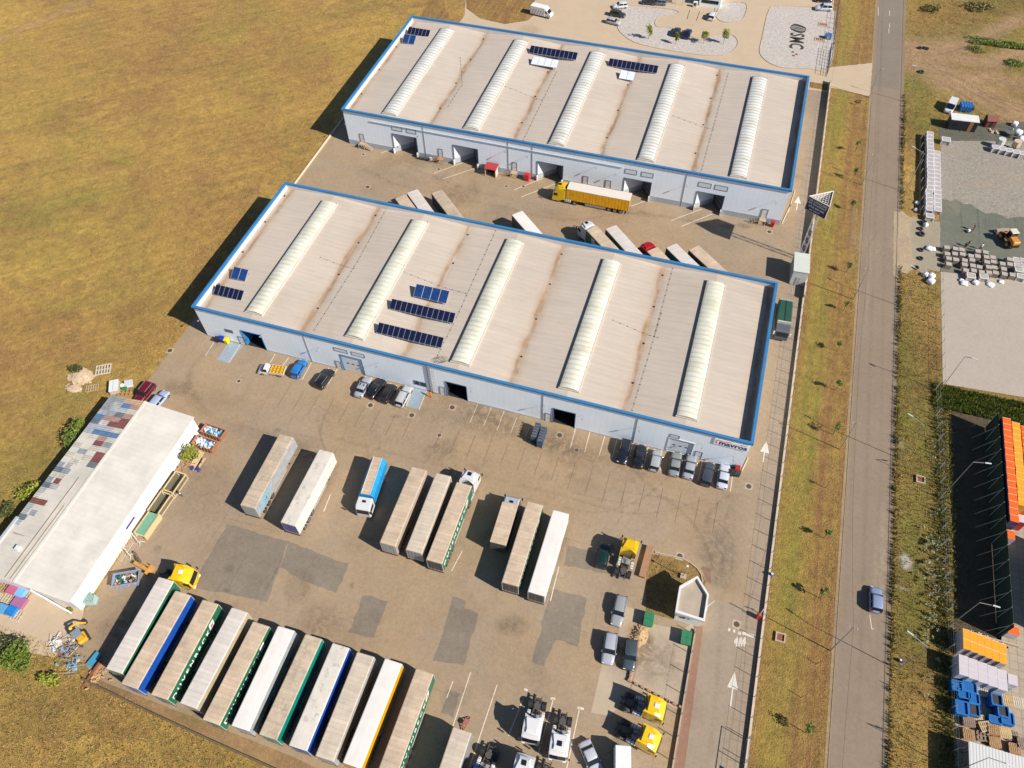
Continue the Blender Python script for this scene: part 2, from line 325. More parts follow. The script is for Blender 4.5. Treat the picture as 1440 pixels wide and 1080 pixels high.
# yard details
sheet('asphalt_patch',W2([(320,737),(405,762),(393,797),(375,846),(268,825),(285,795)]),.004,YARD2)
sheet('asphalt_patch',W2([(406,762),(490,793),(474,833),(420,815),(394,797)]),.004,YARD2)
sheet('asphalt_patch',W2([(511,836),(546,846),(525,897),(490,890)]),.004,YARD2)
sheet('asphalt_patch',W2([(636,839),(656,845),(654,855),(674,862),(652,936),(609,929),(625,880)]),.004,YARD2)
sheet('asphalt_patch',W2([(779,828),(826,842),(812,909),(782,899),(765,936),(747,930),(760,885),(766,857)]),.004,YARD2)
sheet('asphalt_patch',W2([(800,767),(866,782),(860,808),(792,795)]),.004,YARD2)
sheet('asphalt_patch',W2([(630,968),(647,974),(636,1009),(621,1002)]),.004,YARD2)
sheet('concrete_pad',W2([(847,932),(892,945),(880,985),(857,1007),(831,1002)]),.004,CONC2)
sheet('concrete_pad',W2([(876,851),(908,862),(901,874),(960,886),(976,874),(970,905),(955,1000),(930,985),(888,968),(897,935),(897,925),(868,905)]),.006,CONC2)
sheet('corner_grass',W2([(917,779),(958,786),(976,795),(987,808),(993,818),(975,860),(945,871),(908,861),(909,800)]),.008,field_mat('corner_grass',(.3,.18,.06),(.24,.125,.05),(.36,.22,.075),(.14,.13,.03),.0))
sheet('red_paver_strip',W2([(977,880),(989,880),(962,1085),(946,1085)]),.012,BRICKP)
sheet('gate_pavers',W2([(986,796),(999,800),(1000,822),(994,818)]),.012,BRICKP)
# painted marks
MARK=M('road_paint',(.62,.53,.42),.8,0,.35,3); MARKW=M('white_road_paint',(.56,.52,.45),.85,0,.3,5); REDL=M('worn_red_paint',(.22,.115,.085),.9,0,.3,1); BLUEP=M('blue_bay_paint',(.25,.31,.37),.85,0,.3,2)
mk=MB()
def line(u0,v0,u1,v1,w=.13,mat=MARK,z=.014):
    a=G(u0,v0);b=G(u1,v1);d=(b-a).normalized();n_=Vector((-d.y,d.x,0))*w/2
    mk.add([(*(a-n_)[:2],z),(*(b-n_)[:2],z),(*(b+n_)[:2],z),(*(a+n_)[:2],z)],[(0,1,2,3)],mat)
for L in [(303,478,289,500),(338,484,322,510),(387,498,380,510),(406,503,397,515),(438,510,425,534),(475,518,461,541),(582,544,571,571),(600,549,589,577),(672,568,661,594),(691,573,680,599),(709,578,699,605),(727,587,718,609),(745,600,739,614),(764,607,758,620),(809,603,801,631),(810,602,802,631),(830,606,822,636),(851,612,842,642),(868,617,860,645),(891,622,880,652),(912,627,905,657),(931,632,928,662),(988,645,982,675),(1005,652,1001,680),(1030,670,1027,691)]: line(*L)
for L in [(565,193,541,203),(584,199,536,215),(650,229,610,244),(667,237,622,252),(763,251,723,267),(782,258,733,277),(907,283,887,290),(987,294,944,310),(1004,300,959,318)]: line(*L,w=.16)
mk.add([(*G(342,486)[:2],.01),(*G(322,511)[:2],.01),(*G(305,506)[:2],.01),(*G(322,480)[:2],.01)],[(0,1,2,3)],BLUEP)
mk.add([(*G(599,548)[:2],.01),(*G(590,576)[:2],.01),(*G(571,571)[:2],.01),(*G(581,544)[:2],.01)],[(0,1,2,3)],BLUEP)
# truck bay strokes across the yard
for i in range(27):
    x=20.5+i*2.95
    if i in (9,): continue
    c_=REDL if i>13 else M('worn_dark_paint',(.16,.115,.085),.9,0,.3,1)
    y0=-6.3 if i<20 else -7; l=4.6 if i<18 else 5.6
    mk.add([(x-.04,y0-l,.012),(x+.04,y0-l,.012),(x+.04,y0,.012),(x-.04,y0,.012)],[(0,1,2,3)],c_)
for L in [(637,958,628,982),(662,945,637,1021),(699,963,660,1080),(735,985,715,1035),(778,983,757,1060),(815,996,797,1080),(638,748,636,753),(465,695,455,720),(786,797,774,845),(650,775,635,803),(321,945,300,990)]: line(*L,w=.14)
for L in [(774,982,781,983),(812,995,821,997),(737,969,742,971)]: line(*L,w=.3)
def arrow(u0,v0,u1,v1,hl=2.4,hw=.75,w=.22):
    a=G(u0,v0);b=G(u1,v1);d=(b-a).normalized();n_=Vector((-d.y,d.x,0)); c=b-d*hl
    z=Vector((0,0,.016))
    mk.add([tuple(p+z) for p in (a-n_*w/2,c-n_*w/2,c+n_*w/2,a+n_*w/2)],[(0,1,2,3)],MARKW); mk.add([tuple(p+z) for p in (c-n_*hw,b,c+n_*hw)],[(0,1,2)],MARKW)
arrow(1027,995,1033,944); arrow(1073,650,1078,620); arrow(1120,296,1123,276)
for L in [(1044,890,1060,895),(1038,890,1042,891),(1024,885,1027,886),(1031,887,1034,888)]: line(*L,w=.45,mat=MARKW)
for k in range(9): line(1033+k*1.8,900-(k%3)*2,1034+k*1.8,908+(k%2)*3-2,w=.2,mat=MARKW)
for L in [(1235,10,1235,22),(1251,33,1251,39),(1251,15,1251,22),(1250,40,1250,47)]: line(*L,w=.14,mat=MARKW)
line(1223,865,1226,885,w=.12,mat=MARK);line(1226,885,1229,884,w=.12,mat=MARK)
# court bays
for L in [(970,14,966,27),(984,16,979,29),(1007,3,1003,24)]: line(*L,w=.14)
mk.build('painted_markings',kind='structure')
# soft stains, tyre tracks: decals with own shape
dv=[];dfc=[];dc=[];dz=[.018]
def disc(u,v,rx,ry,rot,col,s,n_=20):
    c=G(u,v); dz[0]+=.0004; o=len(dv); dv.append((c.x,c.y,dz[0])); s*=.8; dc.append((*col,s))
    for q,al in ((.55,.62),(1,0)):
        for i in range(n_):
            a=2*PI*i/n_; x=rx*q*math.cos(a); y=ry*q*math.sin(a); dv.append((c.x+x*math.cos(rot)-y*math.sin(rot),c.y+x*math.sin(rot)+y*math.cos(rot),dz[0])); dc.append((*col,s*al))
    for i in range(n_):
        j=(i+1)%n_; dfc.append((o,o+1+i,o+1+j)); dfc.append((o+1+i,o+1+n_+i,o+1+n_+j,o+1+j))
def ribbon(pts,w,col,s,world=False):
    P_=[Vector(p).to_3d() if world else G(*p) for p in pts]; dz[0]+=.0004
    # smooth
    Q=[]
    for i in range(len(P_)-1):
        p0=P_[max(0,i-1)];p1=P_[i];p2=P_[i+1];p3=P_[min(len(P_)-1,i+2)]
        for t in (0,.2,.4,.6,.8): Q.append(.5*((2*p1)+(-p0+p2)*t+(2*p0-5*p1+4*p2-p3)*t*t+(-p0+3*p1-3*p2+p3)*t**3))
    Q.append(P_[-1]); o=len(dv); k=len(Q)
    for i,q in enumerate(Q):
        d=(Q[min(i+1,k-1)]-Q[max(i-1,0)]).normalized(); n_=Vector((-d.y,d.x,0)); e=min(1,i/3,(k-1-i)/3)*.62
        for f,al in ((-1,0),(0,1),(1,0)): p=q+n_*w*f; dv.append((p.x,p.y,dz[0])); dc.append((*col,s*al*e))
    for i in range(k-1):
        for j in (0,1): a=o+i*3+j; dfc.append((a,a+1,a+4,a+3))
DK=(.075,.058,.045); LT=(.5,.4,.29); BR=(.2,.13,.08)
for a in [(688,590,7,5,.3,DK,.5),(640,575,9,4,0,DK,.35),(740,610,14,4,-.2,DK,.22),(785,620,5,3,0,DK,.4),(830,640,20,4,-.1,DK,.2),(375,625,12,3,0,BR,.3),(420,660,10,4,0,BR,.2),(560,620,26,5,-.1,DK,.18),(600,590,8,3,0,DK,.3),
 (450,870,4,3,0,DK,.4),(625,760,5,4,0,BR,.3),(720,880,3,2,.2,DK,.6),(555,770,2,1,0,DK,.5),(690,1060,2,1.5,0,DK,.5),(870,1045,1.2,2.5,0,DK,.7),(925,830,3,2,0,DK,.3),(1010,740,5,10,0,DK,.3),(1010,790,4,6,.2,DK,.4),(1000,880,3,8,0,LT,.25),
 (640,275,6,5,.3,DK,.45),(700,300,5,4,.3,DK,.3),(1022,318,2,1,0,DK,.8),(1047,318,2,1,0,DK,.6),(1075,305,3,1,0,DK,.5),(1120,248,2,1,0,DK,.4),(620,230,10,3,0,DK,.25),(560,250,12,4,0,DK,.22),(820,300,14,4,0,DK,.15),
 (340,430,3,8,0,BR,.3),(250,545,4,2,0,DK,.5),(300,560,10,3,0,DK,.2),(1100,560,1,20,0,LT,.3),(765,300,9,3,0,BR,.25),(290,700,5,7,0,BR,.4),(310,760,5,8,0,BR,.25),(175,870,4,8,0,BR,.4),(240,700,3,9,0,LT,.5),(230,740,5,4,0,LT,.4),(420,825,2.5,3.5,.3,BR,.8),(417,828,1.5,2.2,.3,LT,.9),
 (900,300,5,1.5,0,DK,.4),(1120,35,2,2,0,DK,.0),(745,42,4,3,0,DK,.35),(960,80,4,1.5,0,BR,.3),(1225,355,2.5,8,0,LT,.6),(1200,330,1.5,14,0,LT,.3),(1238,800,1.5,9,0,LT,.9),(1240,740,.9,5,0,LT,.7),(1273,790,1.3,1.9,.2,(.62,.58,.53),1.),(1275,786,1.0,1.1,.2,(.62,.58,.53),1.),(1268,827,1.6,.35,0,(.6,.56,.5),.9),(1266,625,.8,1.1,.2,(.5,.42,.36),.7),(893,903,2.9,3.7,.1,(.42,.29,.17),1.),(900,910,2.2,3.2,.1,(.42,.29,.17),1.),(130,960,2.5,1.6,.1,(.3,.2,.12),.8),(1232,880,1.2,4,0,LT,.4),(905,930,7,5,.2,DK,.4),(930,925,4,4,0,BR,.35),(1207,340,2,6,0,LT,.3)]: disc(*a)
for k in range(70):
    x=rnd.uniform(14,98); y=rnd.uniform(-58,-6)
    c=CM.inverted()@Vector((x,y,0)); u=720+FPX*c.x/-c.z; v=540-FPX*c.y/-c.z
    disc(u,v,rnd.uniform(.3,1.2),rnd.uniform(.3,1.6),rnd.uniform(0,3),rnd.choice([DK,BR,LT]),rnd.uniform(.2,.55))
for pts,w,s in [([(270,520),(262,550),(285,580),(340,600),(420,620)],1.4,.25),([(320,475),(275,510),(268,545),(300,585)],.8,.3),([(880,650),(920,690),(960,720),(990,760),(1005,800),(1008,850)],.45,.3),([(860,690),(930,700),(985,720),(1030,760),(1020,840)],.4,.28),([(1040,690),(1000,720),(980,790)],.5,.3),([(1045,680),(1020,740),(1015,850),(1005,1000),(995,1080)],.6,.2),
  ([(420,600),(560,640),(760,690),(960,740)],.5,.2),([(680,590),(760,625),(860,650),(990,700)],1.2,.18),([(640,280),(700,290),(800,310),(900,300),(1060,330)],.7,.25),([(540,220),(640,260),(760,290)],.7,.22),([(470,210),(560,260),(700,285)],.9,.2),([(1065,330),(1085,350),(1090,390)],.5,.25),([(800,700),(870,720),(930,720),(1000,700)],.3,.3),([(760,680),(860,705),(960,712)],.3,.25),([(700,690),(830,720),(905,700),(960,650)],.25,.3),
  ([(1205,1080),(1215,800),(1224,500),(1235,200),(1243,0)],.5,.22),([(1180,1080),(1197,700),(1213,400),(1225,100)],.5,.14),([(1232,1080),(1238,700),(1243,400),(1250,100)],.45,.16),([(1240,320),(1220,350),(1210,400)],.3,.3),([(1245,340),(1228,375)],.3,.3)]: ribbon(pts,w,DK,s)
for k in range(6): ribbon([(1255,335+k*9),(1240,345+k*7),(1222,375+k*8),(1216,420+k*10)],.22,LT,.45)
for k in range(16):
    x=22+rnd.uniform(0,70); ribbon([(x,-7-rnd.uniform(0,2)),(x+rnd.uniform(-2,3),-14),(x+rnd.uniform(-6,10),-20-rnd.uniform(0,4))],.28,DK,.22,True)
for L_ in [[(1351,272),(1352,300),(1353,340)],[(1373,278),(1376,310),(1378,350)],[(1404,300),(1408,345)],[(1425,290),(1432,350)]]: ribbon(L_,.16,(.05,.05,.04),1.)
EB=(.4,.27,.16); ED_=(.15,.1,.05)
for pts in ([(1312,76),(1345,66),(1380,52),(1440,26)],[(1318,84),(1352,73),(1392,58),(1440,36)],[(1270,84),(1330,92),(1385,92),(1440,76)],[(1270,92),(1330,101),(1390,101),(1440,86)],[(1268,88),(1320,103),(1370,130),(1440,168)],[(1270,98),(1322,114),(1365,138),(1440,182)]): ribbon(pts,.75,EB,1.1)
for pts in ([(1316,80),(1350,69),(1386,55),(1440,31)],[(1290,90),(1345,108),(1400,140),(1440,160)],[(1300,110),(1350,132),(1400,165)]): ribbon(pts,.4,ED_,.6)
for pts in ([(0,48),(60,24),(130,-8)],[(0,58),(64,32),(142,-6)]): ribbon(pts,.5,EB,.8)
for _a in [(1355,25,7,3,.1,ED_,.5),(1400,15,8,4,0,ED_,.6),(1425,5,6,4,0,(.1,.06,.04),.6),(1385,30,5,2,0,ED_,.5),(1420,120,7,3,0,(.12,.12,.03),.4),(1400,140,5,4,0,ED_,.35),(1340,40,6,3,0,(.45,.31,.12),.6),(1370,42,6,2,0,(.45,.31,.12),.5),(150,900+100,9,3,0,ED_,.35),(60,1000,6,4,0,ED_,.35),(250,1050,7,3,0,ED_,.35),(270,1010,3,1.5,0,(.13,.15,.03),.6),(180,440,4,7,0,ED_,.25),(60,640,4,6,0,(.15,.15,.03),.4)]: disc(*_a)
for _k in range(5): ribbon([(1256,330+_k*10),(1280,326+_k*9),(1318,318+_k*12)],.3,LT,.7); 
for _k in range(12): ribbon([(1385+_k*5,300+_k%3*12),(1388+_k*5,330),(1386+_k*5,352)],.12,(.07,.07,.055),.8)
for _a in [(1262,340,2.5,5,0,LT,.8),(1300,335,2,3,0,LT,.5),(1345,215,4,3,0,LT,.4),(1400,240,5,4,0,LT,.35),(1380,262,6,1.5,.1,LT,.7),(1430,255,5,2,.1,LT,.6),(1340,290,2,3,0,LT,.4)]: disc(*_a)
for _k in range(26):
    x=rnd.uniform(12,94); y=rnd.uniform(-58,-14); h_=rnd.random()<.5; L_=rnd.uniform(5,16)
    ribbon([(x,y),(x+(L_*.5 if h_ else rnd.uniform(-.4,.4)),y+(rnd.uniform(-.4,.4) if h_ else L_*.5)),(x+(L_ if h_ else rnd.uniform(-.8,.8)),y+(rnd.uniform(-.5,.5) if h_ else L_))],.055,(.08,.06,.045),1.,True)
for _k in range(40):
    x=rnd.uniform(10,98); y=rnd.uniform(-58,-5); cc_=CM.inverted()@Vector((x,y,0)); disc(720+FPX*cc_.x/-cc_.z,540-FPX*cc_.y/-cc_.z,rnd.uniform(2,6),rnd.uniform(1.5,5),rnd.uniform(0,3),rnd.choice([DK,LT,BR]),rnd.uniform(.18,.34))
for _k in range(14):
    x=rnd.uniform(0,96); y=rnd.uniform(38,60); cc_=CM.inverted()@Vector((x,y,0)); disc(720+FPX*cc_.x/-cc_.z,540-FPX*cc_.y/-cc_.z,rnd.uniform(2,7),rnd.uniform(1.5,4),rnd.uniform(0,3),rnd.choice([DK,LT,BR]),rnd.uniform(.2,.4))
me=bpy.data.meshes.new('pavement_stains'); me.from_pydata(dv,[],dfc); ca=me.color_attributes.new('Col','FLOAT_COLOR','POINT'); ca.data.foreach_set('color',[x for c in dc for x in c])
m,n,b=nodes('stain',.9); v=pos(n); at=N(n,'ShaderNodeVertexColor'); at.layer_name='Col'; n.links.new(at.outputs[0],b.inputs['Base Color'])
f=ramp(n,noise(n,v,.8,8,.78,.9),[(.36,.0),(.5,.45),(.7,1.)]); n.links.new(math_(n,'MULTIPLY',at.outputs[1],f),b.inputs['Alpha']); me.materials.append(m)
o=bpy.data.objects.new('pavement_stains',me); C.objects.link(o); tag(o,kind='structure')
# manhole covers
def manhole(u,v,r=.42):
    c=G(u,v); m=MB(); m.box(c.x-r*1.5,c.x+r*1.5,c.y-r*1.5,c.y+r*1.5,-.05,.012,CONC2); m.cyl(c.x,c.y,.0,.035,r,M('cast_iron',(.09,.06,.045),.8,.2,.3,4),14); return m
for i,(u,v,l) in enumerate([(521,570,'rusty manhole cover below the black car with red tail lamps'),(579,584,'rusty manhole cover south of the blue painted bay by the pipes'),(618,612,'small round manhole cover in the middle of the yard south of the pipes'),(787,612,'pale round manhole cover below the eastern open door of the near warehouse'),(636,573,'pale round manhole cover in the dark stain below the open door'),(1053,684,'round manhole cover south of the corner bins, in a pale square'),(956,782,'round manhole cover at the kerb of the grass corner'),(1036,878,'round manhole cover in the gate lane by the white line'),(239,493,'round manhole cover near the west corner of the near warehouse'),(336,536,'small manhole cover alone between the pickup and the yard edge'),(517,263,'manhole cover west of the parked trailers between the warehouses'),(511,217,'small manhole cover below the wooden stairs of the far warehouse'),(617,238,'manhole cover between the white lines by the second dock'),(712,262,'left one of two manhole covers below the red canopy'),(736,262,'right one of two manhole covers below the red canopy'),(811,633,'small manhole cover near the parking lines east of the trolleys'),(1082,326,'manhole cover in the lane near the red bin of the far warehouse')]):
    r=.3 if i in (2,9,11,12,13,14,15) else .42
    manhole(u,v,r).build('manhole_cover',label=l,cat='manhole cover')
# ---------------- warehouses ----------------
def cladding(name,col,axis=0,pitch=1.0,dirt=.12):
    m,n,b=nodes(name,.5,.0); v=pos(n); s=N(n,'ShaderNodeSeparateXYZ'); n.links.new(v,s.inputs[0])
    w=math_(n,'FRACT',math_(n,'MULTIPLY',s.outputs[axis],1/pitch)); g=ramp(n,w,[(0,.88),(.06,1.),(.94,1.),(1,.88)])
    c=ramp(n,noise(n,v,.3,6,.6),[(.3,tuple(x*(1-dirt) for x in col)),(.7,tuple(x*(1+dirt*.4) for x in col))])
    c=mix(n,1.,c,g,'MULTIPLY')
    st=N(n,'ShaderNodeCombineXYZ'); n.links.new(math_(n,'MULTIPLY',s.outputs[axis],1.6),st.inputs[0]); n.links.new(math_(n,'MULTIPLY',s.outputs[2],.12),st.inputs[2])
    c=mix(n,ramp(n,noise(n,st.outputs[0],1,5,.6),[(.6,0.),(.8,.2)]),c,tuple(x*.75 for x in col))
    n.links.new(c,b.inputs['Base Color']); bump(n,b,w,.15,.02); return m
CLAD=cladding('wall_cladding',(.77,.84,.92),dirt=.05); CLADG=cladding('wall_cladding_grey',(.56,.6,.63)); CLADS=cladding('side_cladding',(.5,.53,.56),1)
PLINTH=M('plinth_concrete',(.36,.39,.43),.85,0,.2,.6)
def roof_mat(name,x0,bay,col=(.49,.42,.355)):
    m,n,b=nodes(name,.6); v=pos(n); s=N(n,'ShaderNodeSeparateXYZ'); n.links.new(v,s.inputs[0])
    big=noise(n,v,.05,6,.6,.5); c=ramp(n,big,[(.3,tuple(x*.9 for x in col)),(.7,tuple(x*1.06 for x in col))])
    seam=math_(n,'FRACT',math_(n,'MULTIPLY',s.outputs[1],1/1.02)); c=mix(n,1.,c,ramp(n,seam,[(0,.86),(.07,1.),(.9,1.),(1,.9)]),'MULTIPLY')
    fr=math_(n,'FRACT',math_(n,'ADD',math_(n,'MULTIPLY',math_(n,'SUBTRACT',s.outputs[0],x0),1/bay),10.5))     # .5 = valley
    cv=N(n,'ShaderNodeCombineXYZ'); n.links.new(math_(n,'MULTIPLY',s.outputs[0],.35),cv.inputs[0]); n.links.new(math_(n,'MULTIPLY',s.outputs[1],.11),cv.inputs[1])
    wob=math_(n,'MULTIPLY',math_(n,'SUBTRACT',noise(n,cv.outputs[0],1,4,.6),.5),.11)
    d=math_(n,'ABSOLUTE',math_(n,'SUBTRACT',math_(n,'ADD',fr,wob),.5))
    stain=math_(n,'MULTIPLY',ramp(n,d,[(0.,1.),(.012,.9),(.026,.3),(.07,0.)]),ramp(n,noise(n,v,.22,6,.7),[(.3,.3),(.6,1.)]))
    c=mix(n,stain,c,(.26,.15,.075))
    halo=math_(n,'MULTIPLY',ramp(n,d,[(0.,.45),(.17,0.)]),ramp(n,noise(n,v,.12,6,.7),[(.35,.0),(.65,1.)])); c=mix(n,halo,c,(.44,.32,.22))
    cw=N(n,'ShaderNodeCombineXYZ'); n.links.new(math_(n,'MULTIPLY',s.outputs[0],.12),cw.inputs[0]); n.links.new(math_(n,'MULTIPLY',s.outputs[1],.9),cw.inputs[1])
    c=mix(n,.7,c,ramp(n,noise(n,cw.outputs[0],1,7,.75),[(.3,.84),(.7,1.08)]),'MULTIPLY')
    c=mix(n,ramp(n,noise(n,v,.13,7,.75,1.),[(.56,0.),(.72,.35)]),c,(.4,.31,.22))
    n.links.new(c,b.inputs['Base Color']); bump(n,b,seam,.12,.03); return m
def poly_mat(nm='polycarbonate',k=1.,rd=.6):
    m,n,b=nodes(nm,.3); v=pos(n)
    s=N(n,'ShaderNodeSeparateXYZ'); n.links.new(v,s.inputs[0])
    cw=N(n,'ShaderNodeCombineXYZ'); n.links.new(math_(n,'MULTIPLY',s.outputs[0],.25),cw.inputs[0]); n.links.new(math_(n,'MULTIPLY',s.outputs[1],.35),cw.inputs[1])
    c=ramp(n,noise(n,cw.outputs[0],1,6,.7),[(.3,(.48,.46,.36*k)),(.5,(.6,.59,.49*k)),(.7,(.68,.67,.6*k))])
    rib=math_(n,'FRACT',math_(n,'MULTIPLY',s.outputs[1],1/1.05)); c=mix(n,1.,c,ramp(n,rib,[(0,rd),(.14,1.),(.75,1.),(1,rd+.1)]),'MULTIPLY')
    n.links.new(c,b.inputs['Base Color']); bump(n,b,rib,.3,.05); return m
POLY=poly_mat('polycarbonate',1.,.72); POLY2=poly_mat('polycarbonate_pale',1.12,.42); WIREM=M('cable_black',(.03,.03,.03),.6,0,0)
def wall_holes(m,x0,x1,z0,z1,y,holes,mat,flip=False):
    xs=sorted({x0,x1,*[h[0] for h in holes],*[h[1] for h in holes]}); zs=sorted({z0,z1,*[h[2] for h in holes],*[h[3] for h in holes]})
    for a,b in zip(xs[:-1],xs[1:]):
        for c,d in zip(zs[:-1],zs[1:]):
            if any(a>=h[0]-1e-6 and b<=h[1]+1e-6 and c>=h[2]-1e-6 and d<=h[3]+1e-6 for h in holes): continue
            m.add([(a,y,c),(b,y,c),(b,y,d),(a,y,d)],[(0,1,2,3)],mat)
def warehouse(X0,Y0,Lx,Ly,Hh,label,spec):
    t=thing('warehouse',(0,0,0),0,label,'warehouse'); X1=X0+Lx;Y1=Y0+Ly; bay=19.5; ridge=spec['ridge']; RM=roof_mat('roof_sheet_%d'%int(Hh*10),ridge[0]+9.75,bay)
    holes=spec['holes']
    m=MB(); wall_holes(m,X0,X1,spec['plinth'],Hh-.45,Y0,holes,spec['mat'])
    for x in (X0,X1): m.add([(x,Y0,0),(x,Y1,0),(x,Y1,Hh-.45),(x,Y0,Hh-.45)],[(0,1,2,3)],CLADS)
    m.add([(X0,Y1,0),(X1,Y1,0),(X1,Y1,Hh-.45),(X0,Y1,Hh-.45)],[(0,1,2,3)],spec['mat'])
    m.build('wall',t)
    m=MB(); hp=[(h[0]-.0,h[1]+.0) for h in holes if h[2]<spec['plinth']]
    a=X0
    for h in sorted(hp)+[(X1,X1)]:
        if h[0]-a>.05: m=MB(); m.box(a,h[0],Y0-.05,Y0+.1,0,spec['plinth'],PLINTH); m.build('plinth',t)
        a=h[1]
    # parapet cap + inner faces
    pr=.24; d=.55
    m=MB()
    m.box(X0-pr,X1+pr,Y0-pr,Y0+pr,Hh-.42,Hh,BLUE); m.box(X0-pr,X1+pr,Y1-pr,Y1+pr,Hh-.42,Hh,BLUE)
    m.box(X0-pr,X0+pr,Y0+pr,Y1-pr,Hh-.421,Hh-.001,BLUE); m.box(X1-pr,X1+pr,Y0+pr,Y1-pr,Hh-.421,Hh-.001,BLUE)
    k=X0
    for i in range(1,16): m.box(X0+i*6.1-.04,X0+i*6.1+.04,Y0-pr-.012,Y0+pr+.012,Hh-.5,Hh+.012,M('trim_joint',(.05,.2,.42),.5,0,0))
    m.build('parapet_trim',t)
    m=MB(); zi=Hh-2.3; INN=M('parapet_inner',(.56,.53,.52),.6,0,.1,.5)
    m.add([(X0+.2,Y0+.2,zi),(X1-.2,Y0+.2,zi),(X1-.2,Y0+.2,Hh-.4),(X0+.2,Y0+.2,Hh-.4)],[(0,1,2,3)],INN)
    m.add([(X0+.2,Y1-.2,zi),(X1-.2,Y1-.2,zi),(X1-.2,Y1-.2,Hh-.4),(X0+.2,Y1-.2,Hh-.4)],[(0,1,2,3)],INN)
    for x in (X0+.2,X1-.2): m.add([(x,Y0+.2,zi),(x,Y1-.2,zi),(x,Y1-.2,Hh-.4),(x,Y0+.2,Hh-.4)],[(0,1,2,3)],INN)
    m.build('parapet_lining',t)
    # roof : valleys deep, ridges nearly level with the trim
    m=MB(); lo=Hh-1.6; hi=Hh-.75; le=Hh-1.45
    xs=[X0+.2]; zs=[le]
    for i in range(5):
        xs.append(ridge[i]); zs.append(hi); xs.append((ridge[i]+ridge[i+1])/2 if i<4 else X1-.2); zs.append(lo if i<4 else le)
    vs=[];fs=[]
    for x,z in zip(xs,zs): vs+=[(x,Y0+.2,z),(x,Y1-.2,z)]
    for i in range(len(xs)-1): fs.append((2*i,2*i+2,2*i+3,2*i+1))
    m.add(vs,fs,RM)
    for i in range(5):
        for q in (.2,.45,.7,.93): m.cyl(ridge[i]-9.75 if i else X0+.7,Y0+Ly*q,(lo if i else le+.05),(lo if i else le+.05)+.14,.17,BLACK,8)
    m.build('roof',t)
    # skylights
    sw=1.62
    for i in range(5):
        xc=ridge[i]; y0=Y0+spec['sy'][0]; y1=Y0+spec['sy'][1]
        m=MB(); K=10; n_=int((y1-y0)/1.05)
        prof=[(xc-sw+2*sw*k/K,hi+.16+.33*math.sin(PI*k/K)**.8) for k in range(K+1)]
        vs=[];fs=[]
        for j in range(n_*2+1):
            y=y0+(y1-y0)*j/(n_*2); sgl=.04 if j%2==0 else 0
            for x,z in prof: vs.append((x,y,z-sgl))
        for j in range(n_*2):
            for k in range(K): a=j*(K+1)+k; fs.append((a,a+1,a+K+2,a+K+1))
        m.add(vs,fs,spec.get('poly',POLY),False)
        for y,ds in ((y0,-1),(y1,1)): m.add([(x,y,z) for x,z in prof]+[(xc+sw,y,hi-.1),(xc-sw,y,hi-.1)],[tuple(range(K+3))],POLY)
        sk_=m.build('skylight',t)
        f=MB()
        f.box(xc-sw-.14,xc-sw-.003,y0-.1,y1+.1,hi-.3,hi+.17,M('skylight_curb_shade',(.05,.05,.055),.6,0,.1)); f.box(xc+sw+.003,xc+sw+.14,y0-.1,y1+.1,hi-.3,hi+.17,M('skylight_flashing',(.5,.46,.4),.6,0,.1)); f.box(xc-sw-.14,xc+sw+.14,y0-.24,y0-.103,hi-.3,hi+.22,MATS['skylight_flashing']); f.box(xc-sw-.14,xc+sw+.14,y1+.103,y1+.24,hi-.3,hi+.22,MATS['skylight_flashing'])  # west curb near black: paints the shade line beside the skylight
        f.build('curb',sk_)
        h=MB(); h.box(xc-sw-.24,xc-sw-.15,y0,y1,hi-.05,hi+.12,BLACK); h.build('hinge_rail',sk_)
    # lightning conductor cables with blocks
    for i,(a,b_) in enumerate(spec['cables']):
        m=MB(); a=Vector((*a,0)); b_=Vector((*b_,0)); L=(b_-a).length; k=int(L/1.35)
        def rz_(x): f=min(1,min(abs(x-q) for q in ridge)/9.75); return hi+(lo-hi)*f+.05
        prev=None
        for j in range(k+1):
            p=a.lerp(b_,j/k); p.z=rz_(p.x)+.06
            m.box(p.x-.05,p.x+.05,p.y-.05,p.y+.05,p.z-.12,p.z+.03,WIREM)
            if prev is not None: m.tube(prev,p,.012,WIREM,4)
            prev=p
        m.build('lightning_cable',t)
    # front openings
    for h in spec['open']:
        x0,x1,z0,z1,dep,jm=h[:6]
        if dep==3.6:
            y=Y0; cxx=x0+(x1-x0)*.62; dy=3.3; cyy=y+dy; m=MB()
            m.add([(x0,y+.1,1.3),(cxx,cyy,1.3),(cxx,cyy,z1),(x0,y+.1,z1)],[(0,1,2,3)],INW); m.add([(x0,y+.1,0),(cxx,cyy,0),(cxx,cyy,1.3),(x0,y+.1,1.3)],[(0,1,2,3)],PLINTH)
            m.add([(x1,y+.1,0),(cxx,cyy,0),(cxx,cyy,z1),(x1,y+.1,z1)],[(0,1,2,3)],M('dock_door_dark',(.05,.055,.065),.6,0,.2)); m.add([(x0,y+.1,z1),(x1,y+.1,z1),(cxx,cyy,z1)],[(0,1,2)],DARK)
            for q in (.25,.5,.75): m.tube((x1+(cxx-x1)*.1,y+.1+dy*.1-.05,z1*q),(x1+(cxx-x1)*.9,y+.1+dy*.9-.08,z1*q),.04,STEEL,4)
            for xa,xb in ((x0-.12,x0),(x1,x1+.12)): m.box(xa,xb,Y0-.09,Y0+.2,z0,z1+.1,h[6])
            m.box(x0,x1,Y0-.09,Y0+.2,z1,z1+.1,h[6]); m.build('doorway',t); continue
        m=MB(); y=Y0
        m.add([(x0,y+.1,z0),(x0,y+dep,z0),(x0,y+dep,z1),(x0,y+.1,z1)],[(0,1,2,3)],jm); m.add([(x1,y+.1,z0),(x1,y+dep,z0),(x1,y+dep,z1),(x1,y+.1,z1)],[(0,1,2,3)],DARK if dep>3 else jm)
